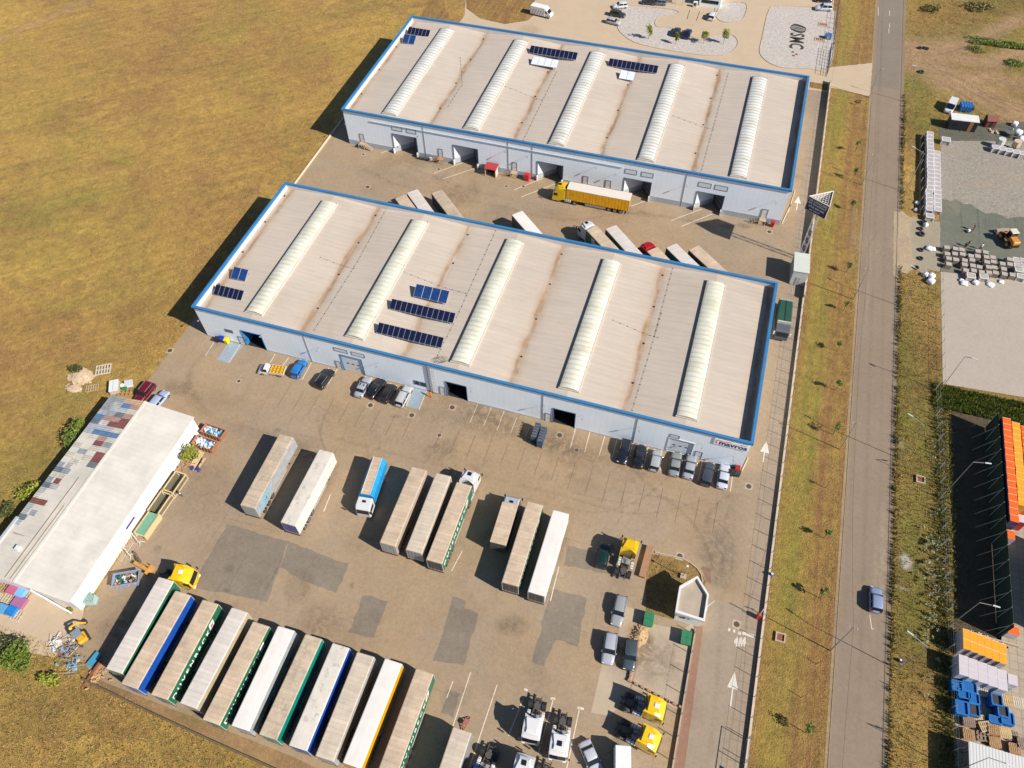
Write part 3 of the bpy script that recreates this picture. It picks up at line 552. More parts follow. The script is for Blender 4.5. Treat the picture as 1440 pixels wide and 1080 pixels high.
        m.add([(x0,y+.1,z1),(x1,y+.1,z1),(x1,y+dep,z1),(x0,y+dep,z1)],[(0,1,2,3)],DARK); m.add([(x0,y+dep,z0),(x1,y+dep,z0),(x1,y+dep,z1),(x0,y+dep,z1)],[(0,1,2,3)],DARK)
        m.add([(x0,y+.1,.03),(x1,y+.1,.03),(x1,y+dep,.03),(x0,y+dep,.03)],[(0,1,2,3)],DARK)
        for xa in (x0,x1): m.box(xa-.12,xa+.001,Y0-.09,Y0+.2,z0,z1+.1,h[6]) if xa==x0 else m.box(xa-.001,xa+.12,Y0-.09,Y0+.2,z0,z1+.1,h[6])
        m.box(x0,x1,Y0-.09,Y0+.2,z1,z1+.1,h[6]); m.build('doorway',t)
    for s in spec['sections']:
        x0,x1,z0,z1=s; m=MB(); DR=M('door_panel',(.56,.6,.64),.5,0,.06)
        for k in range(5):
            za=z0+(z1-z0)*k/5; m.box(x0,x1,Y0+.12,Y0+.18,za+.015,za+(z1-z0)/5-.015,DR)
        d_=m.build('sectional_door',t)
        m=MB()
        for q in (.25,.5,.75): xm=x0+(x1-x0)*q; zb=z0+(z1-z0)*.5; m.box(xm-.22,xm+.22,Y0+.09,Y0+.115,zb-.1,zb+.13,GLASS)
        m.build('window',d_)
        fm=spec['frame'] if x0<60 else M('frame_pale',(.6,.63,.66),.5,0,.05); m=MB(); m.box(x0-.14,x0,Y0-.08,Y0+.2,z0,z1+.14,fm); m.box(x1,x1+.14,Y0-.08,Y0+.2,z0,z1+.14,fm); m.box(x0,x1,Y0-.08,Y0+.2,z1,z1+.14,fm); m.build('door_frame',d_)
    for s in spec['doors']:
        x0,x1,z0,z1=s[:4]; m=MB(); m.box(x0,x1,Y0-.06,Y0-.01,z0,z1,s[4] if len(s)>4 else WHITE); o=m.build('door',t)
        m=MB(); FR=M('door_edge',(.1,.14,.2),.5,0,0); m.box(x0-.08,x0-.002,Y0-.1,Y0,z0,z1+.08,FR); m.box(x1+.002,x1+.08,Y0-.1,Y0,z0,z1+.08,FR); m.box(x0-.002,x1+.002,Y0-.1,Y0,z1+.002,z1+.08,FR); m.build('door_frame',o)
        m=MB(); m.box(x1-.2,x1-.12,Y0-.13,Y0-.062,z0+.95,z0+1.1,STEEL); m.build('handle',o)
    for s in spec['windows']:
        x0,x1,z0,z1,gm=s; m=MB(); m.box(x0,x1,Y0-.03,Y0-.012,z0,z1,gm); o=m.build('window',t)
        m=MB(); FR=M('window_edge',(.08,.11,.16),.5,0,0); e=.09
        m.box(x0-e,x1+e,Y0-.06,Y0-.005,z1,z1+e,FR); m.box(x0-e,x1+e,Y0-.06,Y0-.005,z0-e,z0,FR); m.box(x0-e,x0,Y0-.06,Y0-.005,z0,z1,FR); m.box(x1,x1+e,Y0-.06,Y0-.005,z0,z1,FR); m.build('frame',o)
    for x in spec['pipes']:
        m=MB(); m.tube((x,Y0-.06,0),(x,Y0-.06,Hh-.5),.05,STEEL,6); m.build('downpipe',t)
    for x,z in spec['lamps']:
        m=MB(); m.tube((x,Y0-.02,z-.1),(x,Y0-.95,z+.12),.035,STEEL,5); m.box(x-.14,x+.14,Y0-1.15,Y0-.85,z+.06,z+.16,STEEL); m.build('wall_lamp',t)
    return t
INW=M('doorway_jamb',(.62,.66,.7),.6,0,.08); FRW=M('frame_navy',(.08,.12,.2),.5,0,0)
PANE=M('window_pane',(.6,.64,.68),.15,0,.05)
bl=BLUE
w1h=[(8.5,12.55,0,4.35),(28.5,32.5,0,4.45),(48.5,52.2,0,4.3),(67.8,71.6,0,4.3),(87.5,91.5,.3,4.2)]
warehouse(0,0,99.83,35.9,8.27,'near long pale blue warehouse with blue roof trim and a mavros sign',dict(holes=w1h,plinth=.25,mat=CLAD,ridge=[11.05,30.9,50.6,69.75,89.3],sy=(2.2,33.4),frame=bl,
  cables=[tuple(tuple(G(*q,7.5)[:2]) for q in pr) for pr in (((441,461),(502,365)),((502,365),(543,290)),((611,508),(646,437)),((646,437),(697,323)),((890,574),(931,438)),((921,470),(947,374)),((450,360),(497,375)),((569,382),(655,411)),((862,449),(926,472)))],
  open=[(8.5,12.55,0,4.35,5,bl,bl),(48.5,52.2,0,4.3,5,DARK,FRW),(67.8,71.6,0,4.3,5,DARK,FRW)],sections=[(28.5,32.5,.02,4.45),(87.5,91.5,.3,4.2)],
  doors=[(7.2,8.2,.05,2.2),(27.1,28.0,.05,2.2),(47.2,48.0,.05,2.3),(66.5,67.4,.05,2.3),(92.2,93.2,.05,2.2)],
  windows=[(27.6,30.1,5.4,6.2,PANE),(31.0,33.4,5.4,6.2,PANE),(4.9,6.4,2.9,3.5,M('vent_grille',(.12,.13,.14),.6,0,0)),(42.3,43.2,1.2,2.2,GLASS),(43.5,44.5,1.2,2.2,GLASS),(87.5,88.9,4.5,5.2,PANE)],
  pipes=[22.0,45.2,66.0,81.9],lamps=[(13.3,5.2),(36,5),(53.5,4.6),(66.3,4.7),(73.0,4.5),(82.5,5.2),(92.7,4.9),(98.0,3.6),(0.6,5.3),(24.6,5.2)]))
w2h=[(12.6,18.4,0,5.0),(27.3,33.0,0,5.0),(46.9,52.6,0,4.8),(66.3,72.0,0,4.7),(81.8,87.4,0,4.7)]
warehouse(1.06,61.63,98.64,41.85,9.27,'far long pale blue warehouse with five recessed loading docks and blue roof trim',dict(holes=w2h,plinth=1.3,mat=CLAD,poly=POLY2,ridge=[11.6,31.05,50.5,69.9,89.15],sy=(2.0,39.2),frame=FRW,
  cables=[tuple(tuple(G(*q,8.5)[:2]) for q in pr) for pr in (((986,241),(1025,100)),((947,162),(1004,179)),((736,194),(783,98)),((711,121),(762,137)),((647,78),(650,117)),((648,118),(630,146)))],
  open=[(a,b,c,d,3.6,INW,FRW) for a,b,c,d in w2h],sections=[],
  doors=[(4.2,5.1,1.2,3.3),(23.6,24.5,1.2,3.2),(41.1,42.1,1.2,3.3),(57.3,58.3,1.2,3.2),(62.3,63.4,1.2,3.2),(95.6,96.7,1.2,3.3)],
  windows=[(12.8,15.1,6.1,7.2,PANE),(16.3,18.5,6.1,7.2,PANE),(66.2,68.6,6.0,7.0,PANE),(69.7,72.1,6.0,7.0,PANE),(81.7,84.2,6.1,7.1,PANE),(85.1,87.6,6.1,7.1,PANE)],
  pipes=[20.4,40.2,45.7,79.0],lamps=[(19.3,6.1),(39.7,6.3),(44.8,6),(60,6.4),(64.4,5.6),(79.4,6.1),(97.6,6.0),(1.6,6.0)]))
WH2=[o for o in C.objects if o.name.startswith('warehouse')][1]
m=MB(); m.box(7.5,65.7,61.63-.2,61.63-.02,7.3,7.38,M('ledge_metal',(.42,.47,.52),.5,0,.1)); m.build('ledge',WH2)
# dock buffers (white concrete cheek on both sides of each dock)
for a,b,c,d in w2h:
    m=MB(); m.box(a-.1,a+.12,60.95,61.5,0,1.25,WHITE); m.build('dock_guard',WH2); m=MB(); m.box(b-.12,b+.1,60.95,61.5,0,1.25,WHITE); m.build('dock_guard',WH2)
# sign
WH1=[o for o in C.objects if o.name.startswith('warehouse')][0]
sg=MB(); sg.box(94.3,99.5,-.14,-.03,5.75,7.35,M('sign_board',(.8,.8,.8),.5,0,.04)); sgn=sg.build('sign_board',WH1)
NAVY=M('sign_navy',(.015,.03,.16),.5,0,0); REDS=M('sign_red',(.55,.08,.06),.5,0,0)
lettering('mavros',1.5,NAVY,frame_m((97.3,-.15,6.4),(1,0,0),(0,0,1),(0,-1,0)),sgn,'sign_lettering',bold=.05)
m=MB()
pts=[(94.7,6.6),(94.75,6.95),(95.2,7.05),(95.7,6.9),(96.2,7.0),(97.0,7.15)]
for a,b in zip(pts[:-1],pts[1:]): m.tube((a[0],-.15,a[1]),(b[0],-.15,b[1]),.05,REDS,4)
for a,b in zip([(94.7,6.6),(94.75,6.3)],[(94.75,6.3),(94.95,6.1)]): m.tube((a[0],-.15,a[1]),(b[0],-.15,b[1]),.05,REDS,4)
m.box(98.3,99.1,-.16,-.145,7.05,7.12,NAVY); m.build('sign_swoosh',sgn)
# ---------------- solar arrays ----------------
PV=M('pv_cell',(.008,.011,.04),.2,0,0); SOLB=M('collector_blue',(.014,.045,.16),.12,0,.4,1.); SOLSHINE=M('collector_shine',(.6,.64,.78),.12,0,.2,1.); ALU=M('aluminium',(.55,.56,.58),.4,.5,0)  # pale collector copy carries the white shine as base colour
def solar(x,y,z,n_,w,l,label,blue=False,tilt=28,pale_shine=False):
    t=thing('solar_collector' if blue else 'solar_array',(x,y,z),0,label,'solar collector' if blue else 'solar panels')
    T=Matrix.Rotation(R(tilt),4,'X')
    fr=MB(); fr.T=T; pm=(SOLSHINE if pale_shine else SOLB) if blue else PV
    fr.box(0,n_*w,0,l,-.03,.03,ALU); fr.T=Matrix()
    hh=l*math.sin(R(tilt)); dy=l*math.cos(R(tilt))
    for k in range(n_+1):
        xx=min(max(k*w,.05),n_*w-.05); fr.tube((xx,dy-.05,-.25),(xx,dy-.05,hh),.03,ALU,4); fr.tube((xx,.05,-.25),(xx,.05,.02),.03,ALU,4); fr.tube((xx,.05,-.2),(xx,dy-.05,-.2),.03,ALU,4)
    fr.build('frame',t)
    for k in range(n_):
        m=MB(); m.T=T; g=.035 if not blue else .07; m.box(k*w+g,(k+1)*w-g,.04,l-.04,.031,.045,pm); m.build('panel',t)
    return t
# warehouse 1 roof height at x : ridges near 11,33,...
def rz1(x): f=abs((x/22.02)%1-.5)*2; return 8.27-.62-.8*f
def rz2(x): f=abs(((x-1.06)/19.73)%1-.5)*2; return 9.27-.62-.8*f
solar(1.2,4.4,7.15,6,.97,2.0,'six dark solar panels at the south-west corner of the near warehouse roof')
solar(2.3,8.9,7.35,2,1.55,2.3,'pair of blue solar collectors near the west edge of the near warehouse roof',True)
solar(34.1,10.2,7.6,12,1.02,1.9,'upper long row of twelve dark solar panels in the middle of the near roof')
solar(34.1,4.3,7.6,12,1.02,1.9,'lower long row of twelve dark solar panels in the middle of the near roof')
solar(37.0,14.4,7.45,4,1.62,2.4,'row of four blue solar collectors above the dark panel rows',True)
solar(2.2,96.8,8.15,6,.97,2.0,'six dark solar panels at the north-west corner of the far warehouse roof')
solar(2.6,92.6,8.2,2,1.6,2.4,'pair of blue solar collectors at the north-west corner of the far roof',True)
solar(34.4,96.4,8.5,11,1.07,2.0,'western long row of dark solar panels on the far warehouse roof')
solar(54.0,96.4,8.35,11,1.07,2.0,'eastern long row of dark solar panels on the far warehouse roof')
solar(36.2,91.9,8.45,4,1.6,2.3,'four solar collectors with pale shine painted on below the western panel row on the far roof',True,20,True)
solar(57.6,92.2,8.2,2,1.75,2.4,'two solar collectors with pale shine painted on below the eastern panel row on the far roof',True,20,True)
# ---------------- white shed ----------------
t=thing('shed',(0,0,0),0,'long white shed with patched multicolour sheets on its west roof slope','shed')
yA,yB=-52.5,-19.4; xE=10.15; xW=-6.3; xr=1.3; zE=4.1; zr=4.9; zw=3.6
SW=M('shed_wall_white',(.8,.8,.78),.7,0,.05,.6)
m=MB(); m.add([(xE,yA,0),(xE,yB,0),(xE,yB,zE-.1),(xE,yA,zE-.1)],[(0,1,2,3)],SW); m.add([(xW+.3,yA,0),(xW+.3,yB,0),(xW+.3,yB,zw-.1),(xW+.3,yA,zw-.1)],[(0,1,2,3)],SW)
for y in (yA,yB): m.add([(xW+.3,y,0),(xE,y,0),(xE,y,zE-.1),(xr,y,zr-.1),(xW+.3,y,zw-.1)],[(0,1,2,3,4)],SW)
m.build('wall',t)
def shed_roof(name,col,k=.08):
    mm,n,b=nodes(name,.6); v=pos(n); s=N(n,'ShaderNodeSeparateXYZ'); n.links.new(v,s.inputs[0])
    c=ramp(n,noise(n,v,.25,7,.65),[(.3,tuple(x*(1-k*1.6) for x in col)),(.7,tuple(x*(1+k*.5) for x in col))])
    seam=math_(n,'FRACT',math_(n,'MULTIPLY',s.outputs[1],1/.9)); c=mix(n,1.,c,ramp(n,seam,[(0,.9),(.08,1.),(1,.97)]),'MULTIPLY')
    s2=math_(n,'FRACT',math_(n,'MULTIPLY',s.outputs[0],1/2.9)); c=mix(n,1.,c,ramp(n,s2,[(0,.93),(.02,1.),(1,1.)]),'MULTIPLY')
    n.links.new(c,b.inputs['Base Color']); bump(n,b,seam,.3,.04); return mm
SR=shed_roof('shed_roof_white',(.6,.56,.51),.13); SR2=shed_roof('shed_roof_old',(.68,.62,.54),.12)
m=MB(); m.loft([[(xr,y,zr),(xE+.25,y,zE),(xE+.25,y,zE-.12),(xr,y,zr-.12)] for y in (yA-.3,yB+.2)],SR); m.build('roof_slope',t)
m=MB(); m.loft([[(xr-.02,y,zr-.03),(xW,y,zw),(xW,y,zw-.12),(xr-.02,y,zr-.15)] for y in (yA-.3,yB+.2)],SR2)
m.box(xr-1.9,xr-1.85,yA,-35,zr-.28,zr-.17,M('gutter',(.3,.26,.2),.8,0,.2)); m.box(xr-.9,xr-.85,yA,-40,zr-.16,zr-.04,MATS['gutter']); m.box(-4.5,-1.0,-46.05,-45.95,zw+.3,zw+.62,MATS['gutter'])
m.build('roof_slope',t)
# patchwork of corrugated sheets
def corr(name,col):
    mm,n,b=nodes(name,.6); v=pos(n); s=N(n,'ShaderNodeSeparateXYZ'); n.links.new(v,s.inputs[0]); w=math_(n,'FRACT',math_(n,'MULTIPLY',s.outputs[1],2.7))
    c=ramp(n,noise(n,v,.9,6,.7),[(.3,tuple(x*.7 for x in col)),(.7,tuple(min(.8,x*1.2) for x in col))]); c=mix(n,1.,c,ramp(n,w,[(0,.55),(.35,1.05),(1,.85)]),'MULTIPLY')
    n.links.new(c,b.inputs['Base Color']); bump(n,b,w,.4,.04); return mm
PC={k:corr('sheet_'+k,c) for k,c in dict(grey=(.33,.35,.38),lgrey=(.46,.47,.47),orange=(.56,.38,.22),blue=(.12,.22,.4),pink=(.44,.27,.22),red=(.24,.085,.075),slate=(.17,.19,.22),white=(.6,.56,.48),pale=(.42,.45,.5)).items()}
def zW(x): return zw+(zr-.03-zw)*(x-xW)/(xr-.02-xW)
rows=[['grey','grey','orange','orange'],['grey','lgrey','blue','pink'],['grey','lgrey','lgrey','white'],['pale','grey','slate','pink'],['blue','pink','pink','red'],['slate','white','red','red'],['pale','pale','lgrey','white'],['pale','blue','blue','blue'],[None,'white','pink','white'],[None,None,'red','grey'],['white',None,'white','white'],[None,'grey',None,'red'],['white',None,'white','red'],[None,'white',None,'slate'],['grey','lgrey',None,None],['slate','grey',None,None],['white','white',None,None],['grey','red',None,None],['slate','lgrey',None,None],['lgrey',None,None,None],['white',None,None,None],['red','red',None,None],['lgrey',None,None,None],['lgrey','grey',None,None],['slate',None,None,None],['pale',None,None,None]]
names=dict(grey='grey',lgrey='light grey',orange='orange',blue='blue',pink='pink',red='dark red',slate='slate grey',white='cream',pale='pale blue grey')
for i,row in enumerate(rows):
    for j,k in enumerate(row):
        if not k: continue
        x0=xW+.02+j*1.8; x1=x0+1.78; y1=yB+.15-i*.98; y0=y1-.97; mm=MB(); e=.035+.006*((i+j)%3)
        if i>=14: x0=xW+.02+j*1.6; x1=x0+1.6-(i%3)*.2
        mm.loft([[(x0,y,zW(x0)+e),(x1,y,zW(x1)+e),(x1,y,zW(x1)+e-.03),(x0,y,zW(x0)+e-.03)] for y in (y0,y1)],PC[k]); mm.build('roof_sheet',t,label=names[k]+' corrugated patch sheet')
m=MB(); m.box(xr-.25,xr+.22,yA-.2,yB+.25,zr-.02,zr+.05,M('ridge_flashing',(.6,.57,.5),.6,0,.15)); m.build('ridge_cap',t)
m=MB(); m.box(xE+.02,xE+.06,-39.8,-37.6,1.9,2.35,M('purple_sign',(.08,.04,.25),.5,0,0)); m.build('sign_panel',t)
m=MB(); m.box(-6.35,-5.9,-54,-43.5,zw-.5,zw+.32,M('tin_trim',(.45,.48,.52),.5,.2,.1)); m.build('edge_trim',t)
m=MB(); m.tube((4.0,-52.9,zE+.3),(9.2,-53.4,.4),.13,WHITE,6); m.build('downpipe',t)
m=MB(); m.box(-2.2,-1.6,-48.4,-47.7,zw+.6,zw+1.3,WHITE); m.build('roof_vent',t)
# ---------------- gatehouse ----------------
t=thing('gatehouse',(0,0,0),0,'small white five-sided gatehouse with a flat roof behind a white parapet','gatehouse')
gp=[(93.75,-28.15),(97.7,-28.25),(97.65,-24.4),(95.75,-22.2),(93.65,-24.4)]
cx=sum(p[0] for p in gp)/5; cy=sum(p[1] for p in gp)/5
def off(k): return [(cx+(x-cx)*k,cy+(y-cy)*k) for x,y in gp]
m=MB(); m.loft([[(x,y,z) for x,y in off(.9)] for z in (0,3.3)],SW,False); m.build('wall',t)
m=MB(); a=off(1.06);b_=off(.93); vs=[(x,y,z) for z in (3.1,3.75) for x,y in a]+[(x,y,z) for z in (3.1,3.75) for x,y in b_]; fs=[]
for i in range(5):
    j=(i+1)%5; fs+=[(i,j,5+j,5+i),(10+i,15+i,15+j,10+j),(5+i,5+j,15+j,15+i),(i,10+i,10+j,j)]
m.add(vs,fs,WHITE); m.build('parapet',t)
m=MB(); m.add([(x,y,3.25) for x,y in off(.94)],[(0,1,2,3,4)],M('gate_roof',(.36,.3,.235),.9,0,.2,.8)); m.build('roof',t)
m=MB(); m.box(94.5,95.3,-27.92,-27.8,1.2,2.3,GLASS); m.build('window',t); m=MB(); m.box(95.7,97.0,-27.93,-27.8,1.2,2.3,GLASS); m.build('window',t)
m=MB(); m.box(94.05,94.9,-28.2,-27.95,2.45,2.75,WHITE); m.build('air_conditioner',t)
# top-edge office building (only its south face enters the picture)
t=thing('office_building',(0,0,0),0,'office building at the top edge with pale wall and red awnings','building')
m=MB(); m.box(68.9,74.8,146.6,160,0,2.9,CLAD); m.build('wall',t)
m=MB(); m.box(68.7,75.0,146.4,160.2,2.9,3.2,M('office_trim',(.12,.17,.27),.5,0,.1)); m.build('roof_edge',t)
m=MB(); m.box(69.5,74.2,146.54,146.59,1.0,1.9,GLASS); m.build('window',t)
for i,x in enumerate((58.9,61.2,63.5)):
    tt=thing('awning',(x,G(930,4).y+1.2,0),0,['orange','dark red','brown red'][i]+' slatted awning at the top edge west of the office','awning','awnings at the top edge')
    m=MB(); am=M('awning_%d'%i,[(.35,.13,.06),(.28,.06,.04),(.25,.1,.06),(.3,.3,.31)][i],.7,0,.2,2)
    for k in range(6): m.box(-1,1,-1+k*.34,-1+k*.34+.26,2.4+k*.08,2.46+k*.08,am)
    m.build('slats',tt); m=MB()
    for sx in (-.95,.95): m.tube((sx,-.9,0),(sx,-.9,2.4),.05,STEEL,5)
    m.build('post',tt)
tt=thing('planter_box',(68.0,145.6,0),0,'white cabinet beside the office entrance','cabinet'); m=MB(); m.box(-.6,.6,-.4,.4,.0,1.5,WHITE,bev=.06); m.build('body',tt); m=MB(); m.box(-.3,.3,-.45,-.41,.6,1.3,BLACK); m.build('vent',tt)
def at2(u0,v0,u1,v1,z=2.0):
    a=G(u0,v0,z); b=G(u1,v1,z); c=(a+b)/2; d=a-b; return (c.x,c.y,0),math.atan2(d.y,d.x)
# ---------------- cars ----------------
def car(u0,v0,u1,v1,col,label,kind='hatch',L=None,group=None,z=.7,world=None,extra=None):
    """front pixel (u0,v0), rear pixel (u1,v1)"""
    if world: (a,b)=world; a=Vector((*a,0)); b=Vector((*b,0))
    else: a=G(u0,v0,z); b=G(u1,v1,z)
    c=(a+b)/2; d=a-b; rz=math.atan2(d.y,d.x)
    D=dict(hatch=(4.2,1.78,1.48),sedan=(4.65,1.8,1.44),estate=(4.6,1.8,1.5),suv=(4.6,1.88,1.68),van=(5.3,1.98,2.05),mini=(3.6,1.62,1.46))[kind]
    if L is None: L=D[0]
    Wd,Hh=D[1]/2,D[2]; h=L/2
    pb=paint(*col) if isinstance(col,tuple) else col
    t=thing('van' if kind=='van' else 'parked_car',(c.x,c.y,0),rz,label,'van' if kind=='van' else 'car',group)
    belt=Hh*.62
    if kind=='van': prof=[(-1,.93,1.0,1.0),(-.97,1,1.1,1.1),(.25,1,1.1,1.1),(.6,1,1.05,1.05),(.86,.97,.93,.93),(.97,.88,.72,.72),(1.,.7,.6,.6)]
    else:
        rear=dict(hatch=.93,sedan=.95,estate=.95,suv=1.0,mini=.93)[kind]
        prof=[(-1,.76,.55,.6),(-.975,.9,belt*.82,belt*.9),(-.9,.98,belt*rear,belt*rear+.04),(-.6,1,belt,belt+.05),(0,1,belt,belt+.06),(.3,1,belt-.01,belt+.03),(.42,.995,belt-.04,belt+.02),(.7,.98,belt*.9,belt*.95),(.9,.92,belt*.78,belt*.84),(.975,.8,belt*.62,belt*.68),(1.,.62,.45,.5)]
    rings=[]
    for fx,fw,zs,zt in prof:
        x=fx*h; w=Wd*fw
        rings.append([(x,-w*.94,.24),(x,-w,.42),(x,-w,zs*.8),(x,-w*.93,zs),(x,-w*.55,zt+.0),(x,0,zt+.015),(x,w*.55,zt),(x,w*.93,zs),(x,w,zs*.8),(x,w,.42),(x,w*.94,.24)])
    m=MB(); m.loft(rings,pb,True,True); m.build('body',t)
    # cabin : base rectangle / roof rectangle
    G_={'hatch':(-.93,.42,-.78,.16),'mini':(-.93,.46,-.78,.18),'sedan':(-.66,.4,-.44,.12),'estate':(-.95,.4,-.82,.14),'suv':(-.94,.42,-.82,.15),'van':(-.99,.72,-.985,.4)}[kind]
    b0,b1,r0,r1=[q*h for q in G_]; wb=Wd*.93; wr=Wd*(.81 if kind!='van' else .86); zb=belt-.02 if kind!='van' else 1.08; zt=Hh-.05
    vs=[(b0,-wb,zb),(b1,-wb,zb),(b1,wb,zb),(b0,wb,zb),(r0,-wr,zt),(r1,-wr,zt),(r1,wr,zt),(r0,wr,zt)]
    m=MB()
    if kind=='van':
        m.add([vs[i] for i in range(8)],[(0,1,5,4),(2,3,7,6),(3,0,4,7),(4,5,6,7)],pb); m.build('cargo_body',t)
        m=MB(); e=.02; m.add([(b1+e,-wb*.94,zb+.03),(b1+e,wb*.94,zb+.03),(r1+.06,wr*.92,zt-.04),(r1+.06,-wr*.92,zt-.04)],[(0,1,2,3)],GLASS); m.build('windscreen',t)
        m=MB()
        for s in (-1,1): m.add([(b1-.15,s*(wb+.012),zb+.05),(b1-.95,s*(wb+.012),zb+.05),(r1-.45,s*(wr+.02),zt-.25),(r1-.02,s*(wr+.02),zt-.25)],[(0,1,2,3)],GLASS)
        m.build('side_window',t)
    else:
        m.add(vs,[(0,1,5,4),(1,2,6,5),(2,3,7,6),(3,0,4,7)],GLASS); m.build('windows',t)
        m=MB() # roof skin, gently crowned, and pillars
        rr=[]
        for fx in (0,.08,.5,.92,1):
            x=r0+(r1-r0)*fx+(-.06 if fx==0 else .05 if fx==1 else 0); dz=-.035 if fx in (0,1) else .02
            rr.append([(x,-wr-.03,zt-.03+dz),(x,-wr*.8,zt+.03+dz),(x,0,zt+.05+dz),(x,wr*.8,zt+.03+dz),(x,wr+.03,zt-.03+dz),(x,0,zt-.05)])
        m.loft(rr,pb,True,True)
        for s in (-1,1):
            for (bx,rx) in ((b0,r0),(b1,r1),((b0+b1)/2-.15,(r0+r1)/2-.05)):
                p=Vector((bx,s*wb*1.0,zb)); q=Vector((rx,s*wr*1.0,zt)); w=.06
                m.add([(p.x-w,p.y+s*.012,p.z),(p.x+w,p.y+s*.012,p.z),(q.x+w,q.y+s*.012,q.z),(q.x-w,q.y+s*.012,q.z)],[(0,1,2,3)],pb)
        m.build('roof_panel',t)
        if extra=='sunroof': m=MB(); m.box(r0+(r1-r0)*.45,r0+(r1-r0)*.9,-wr*.6,wr*.6,zt+.05,zt+.062,GLASS); m.build('sunroof',t)
        if kind in('estate','suv') or extra=='rails':
            for s in (-1,1): m=MB(); m.tube((r0+.1,s*wr*.95,zt+.08),(r1-.1,s*wr*.95,zt+.08),.022,CHROME,4); m.build('roof_rail',t)
    for sx in (-1,1):
        for sy in (-1,1):
            m=MB(); m.wheel(sx*h*.64,sy*(Wd-.09),.32,.21); m.build('wheel',t)
    for s in (-1,1):
        m=MB(); m.box(h*.88,h*.965,s*Wd*.62-.16,s*Wd*.62+.16,belt*.62,belt*.74,LAMPW); m.build('headlight',t)
        m=MB(); m.box(-h*.992,-h*.93,s*Wd*.68-.15,s*Wd*.68+.15,belt*.72,belt*.95,LAMPR); m.build('tail_light',t)
        m=MB(); m.box(h*.28,h*.34,s*(Wd+.09)-.09,s*(Wd+.09)+.09,belt-.02,belt+.13,pb,bev=.02); m.build('wing_mirror',t)
    return t
SIL=(178,184,196); LSIL=(205,208,212); BLK=(30,32,38); DG=(62,68,72); WHT=(235,238,245); NVY=(28,34,62); GRY=(120,125,132)
fw='cars parked along the front of the near warehouse'
car(426,508,414,528,(30,130,215),'bright blue hatchback parked right of the flatbed pickup','hatch',group=fw)
car(464,522,449,542,BLK,'black estate car standing alone between the blue hatchback and the sectional door','estate',group=fw)
car(517,532,504,555,SIL,'silver saloon with a dark sunroof, leftmost of the four by the blue bay','sedan',group=fw,extra='sunroof')
car(537.5,535,520,556,BLK,'black saloon between the silver saloon and the black car with red lamps','sedan',group=fw)
car(553,541,538,564,(34,30,34),'black hatchback with red tail lamps, third of the four by the blue bay','hatch',group=fw)
car(574,544,561,569,LSIL,'silver estate with roof rails, next to the blue painted bay','estate',group=fw)
fe='cars parked by the east end of the near warehouse'
car(874,649,881,621,(26,32,48),'very dark blue car with its headlights facing the yard, westmost of seven','suv',group=fe)
car(902,628,897,654,(24,26,40),'black saloon, second from the west in the row of seven','sedan',group=fe)
car(925,634,919,660,(180,185,190),'silver hatchback directly right of the two black cars','hatch',group=fe)
car(952,638,947,666,(150,155,158),'silver grey saloon under the left end of the eastern sectional door','sedan',group=fe)
car(973,642,967,670,(172,178,190),'light silver saloon under the right end of the eastern sectional door','sedan',group=fe)
car(999,652,992,680,(66,76,88),'dark slate estate car second from the corner','estate',group=fe)
car(1020,655,1015,684,(215,220,238),'pale silver saloon nearest the mavros corner and bins','sedan',group=fe)
car(196,561,210,544,(120,20,38),'maroon people carrier parked behind the patched shed roof','suv')
car(231,553,216,571,(185,200,232),'pale blue hatchback beside the maroon car behind the shed','hatch')
car(851,766,845,796,(18,52,50),'dark green hatchback in the shadow of the yellow tractor unit','hatch')
car(866,878,875,839,(168,172,176),'grey silver estate north of the sand pile','estate',L=4.7)
car(854,931,860,893,(188,192,204),'pale silver crossover west of the sand pile','suv',L=4.5)
car(884,940,888,902,(74,88,96),'dark slate hatchback tucked against the sand pile','suv',L=4.3)
car(840,1086,823,1047,(205,210,222),'white saloon at the bottom edge beside the small box van','sedan')
car(1232,827,1232,859,(150,165,200),'blue grey hatchback driving on the public road','hatch',L=4.0)
car(863,8.5,881,7,WHT,'white hatchback, uppermost of three beside the gravel bed','hatch',z=.6)
car(879,21,858,17,(52,66,58),'dark green estate, middle one of three beside the gravel bed','estate')
car(871,32,854,28,(196,198,204),'silver hatchback, lowest of three beside the gravel bed','mini',L=4.1)
car(954,38,950,50,(36,46,66),'dark grey blue saloon left of the navy saloon by the young trees','hatch')
car(970,39,964,54,(24,32,76),'navy saloon with pale windscreen by the young trees','sedan')
car(1004,16,999,27,WHT,'white hatchback alone below the office','hatch')
car(1148,10,1169,11,(215,222,240),'white crossover at the top of the gravel bed with the emblem','suv')
car(906,1.5,918,2.5,(56,62,74),'dark grey car at the top edge, left of the pair','hatch')
car(921,2.5,932,3,(110,120,135),'grey blue car at the top edge, right of the pair','hatch')
car(1148,-2,1168,-1,(30,30,40),'black car cut by the top edge above the white crossover','sedan')
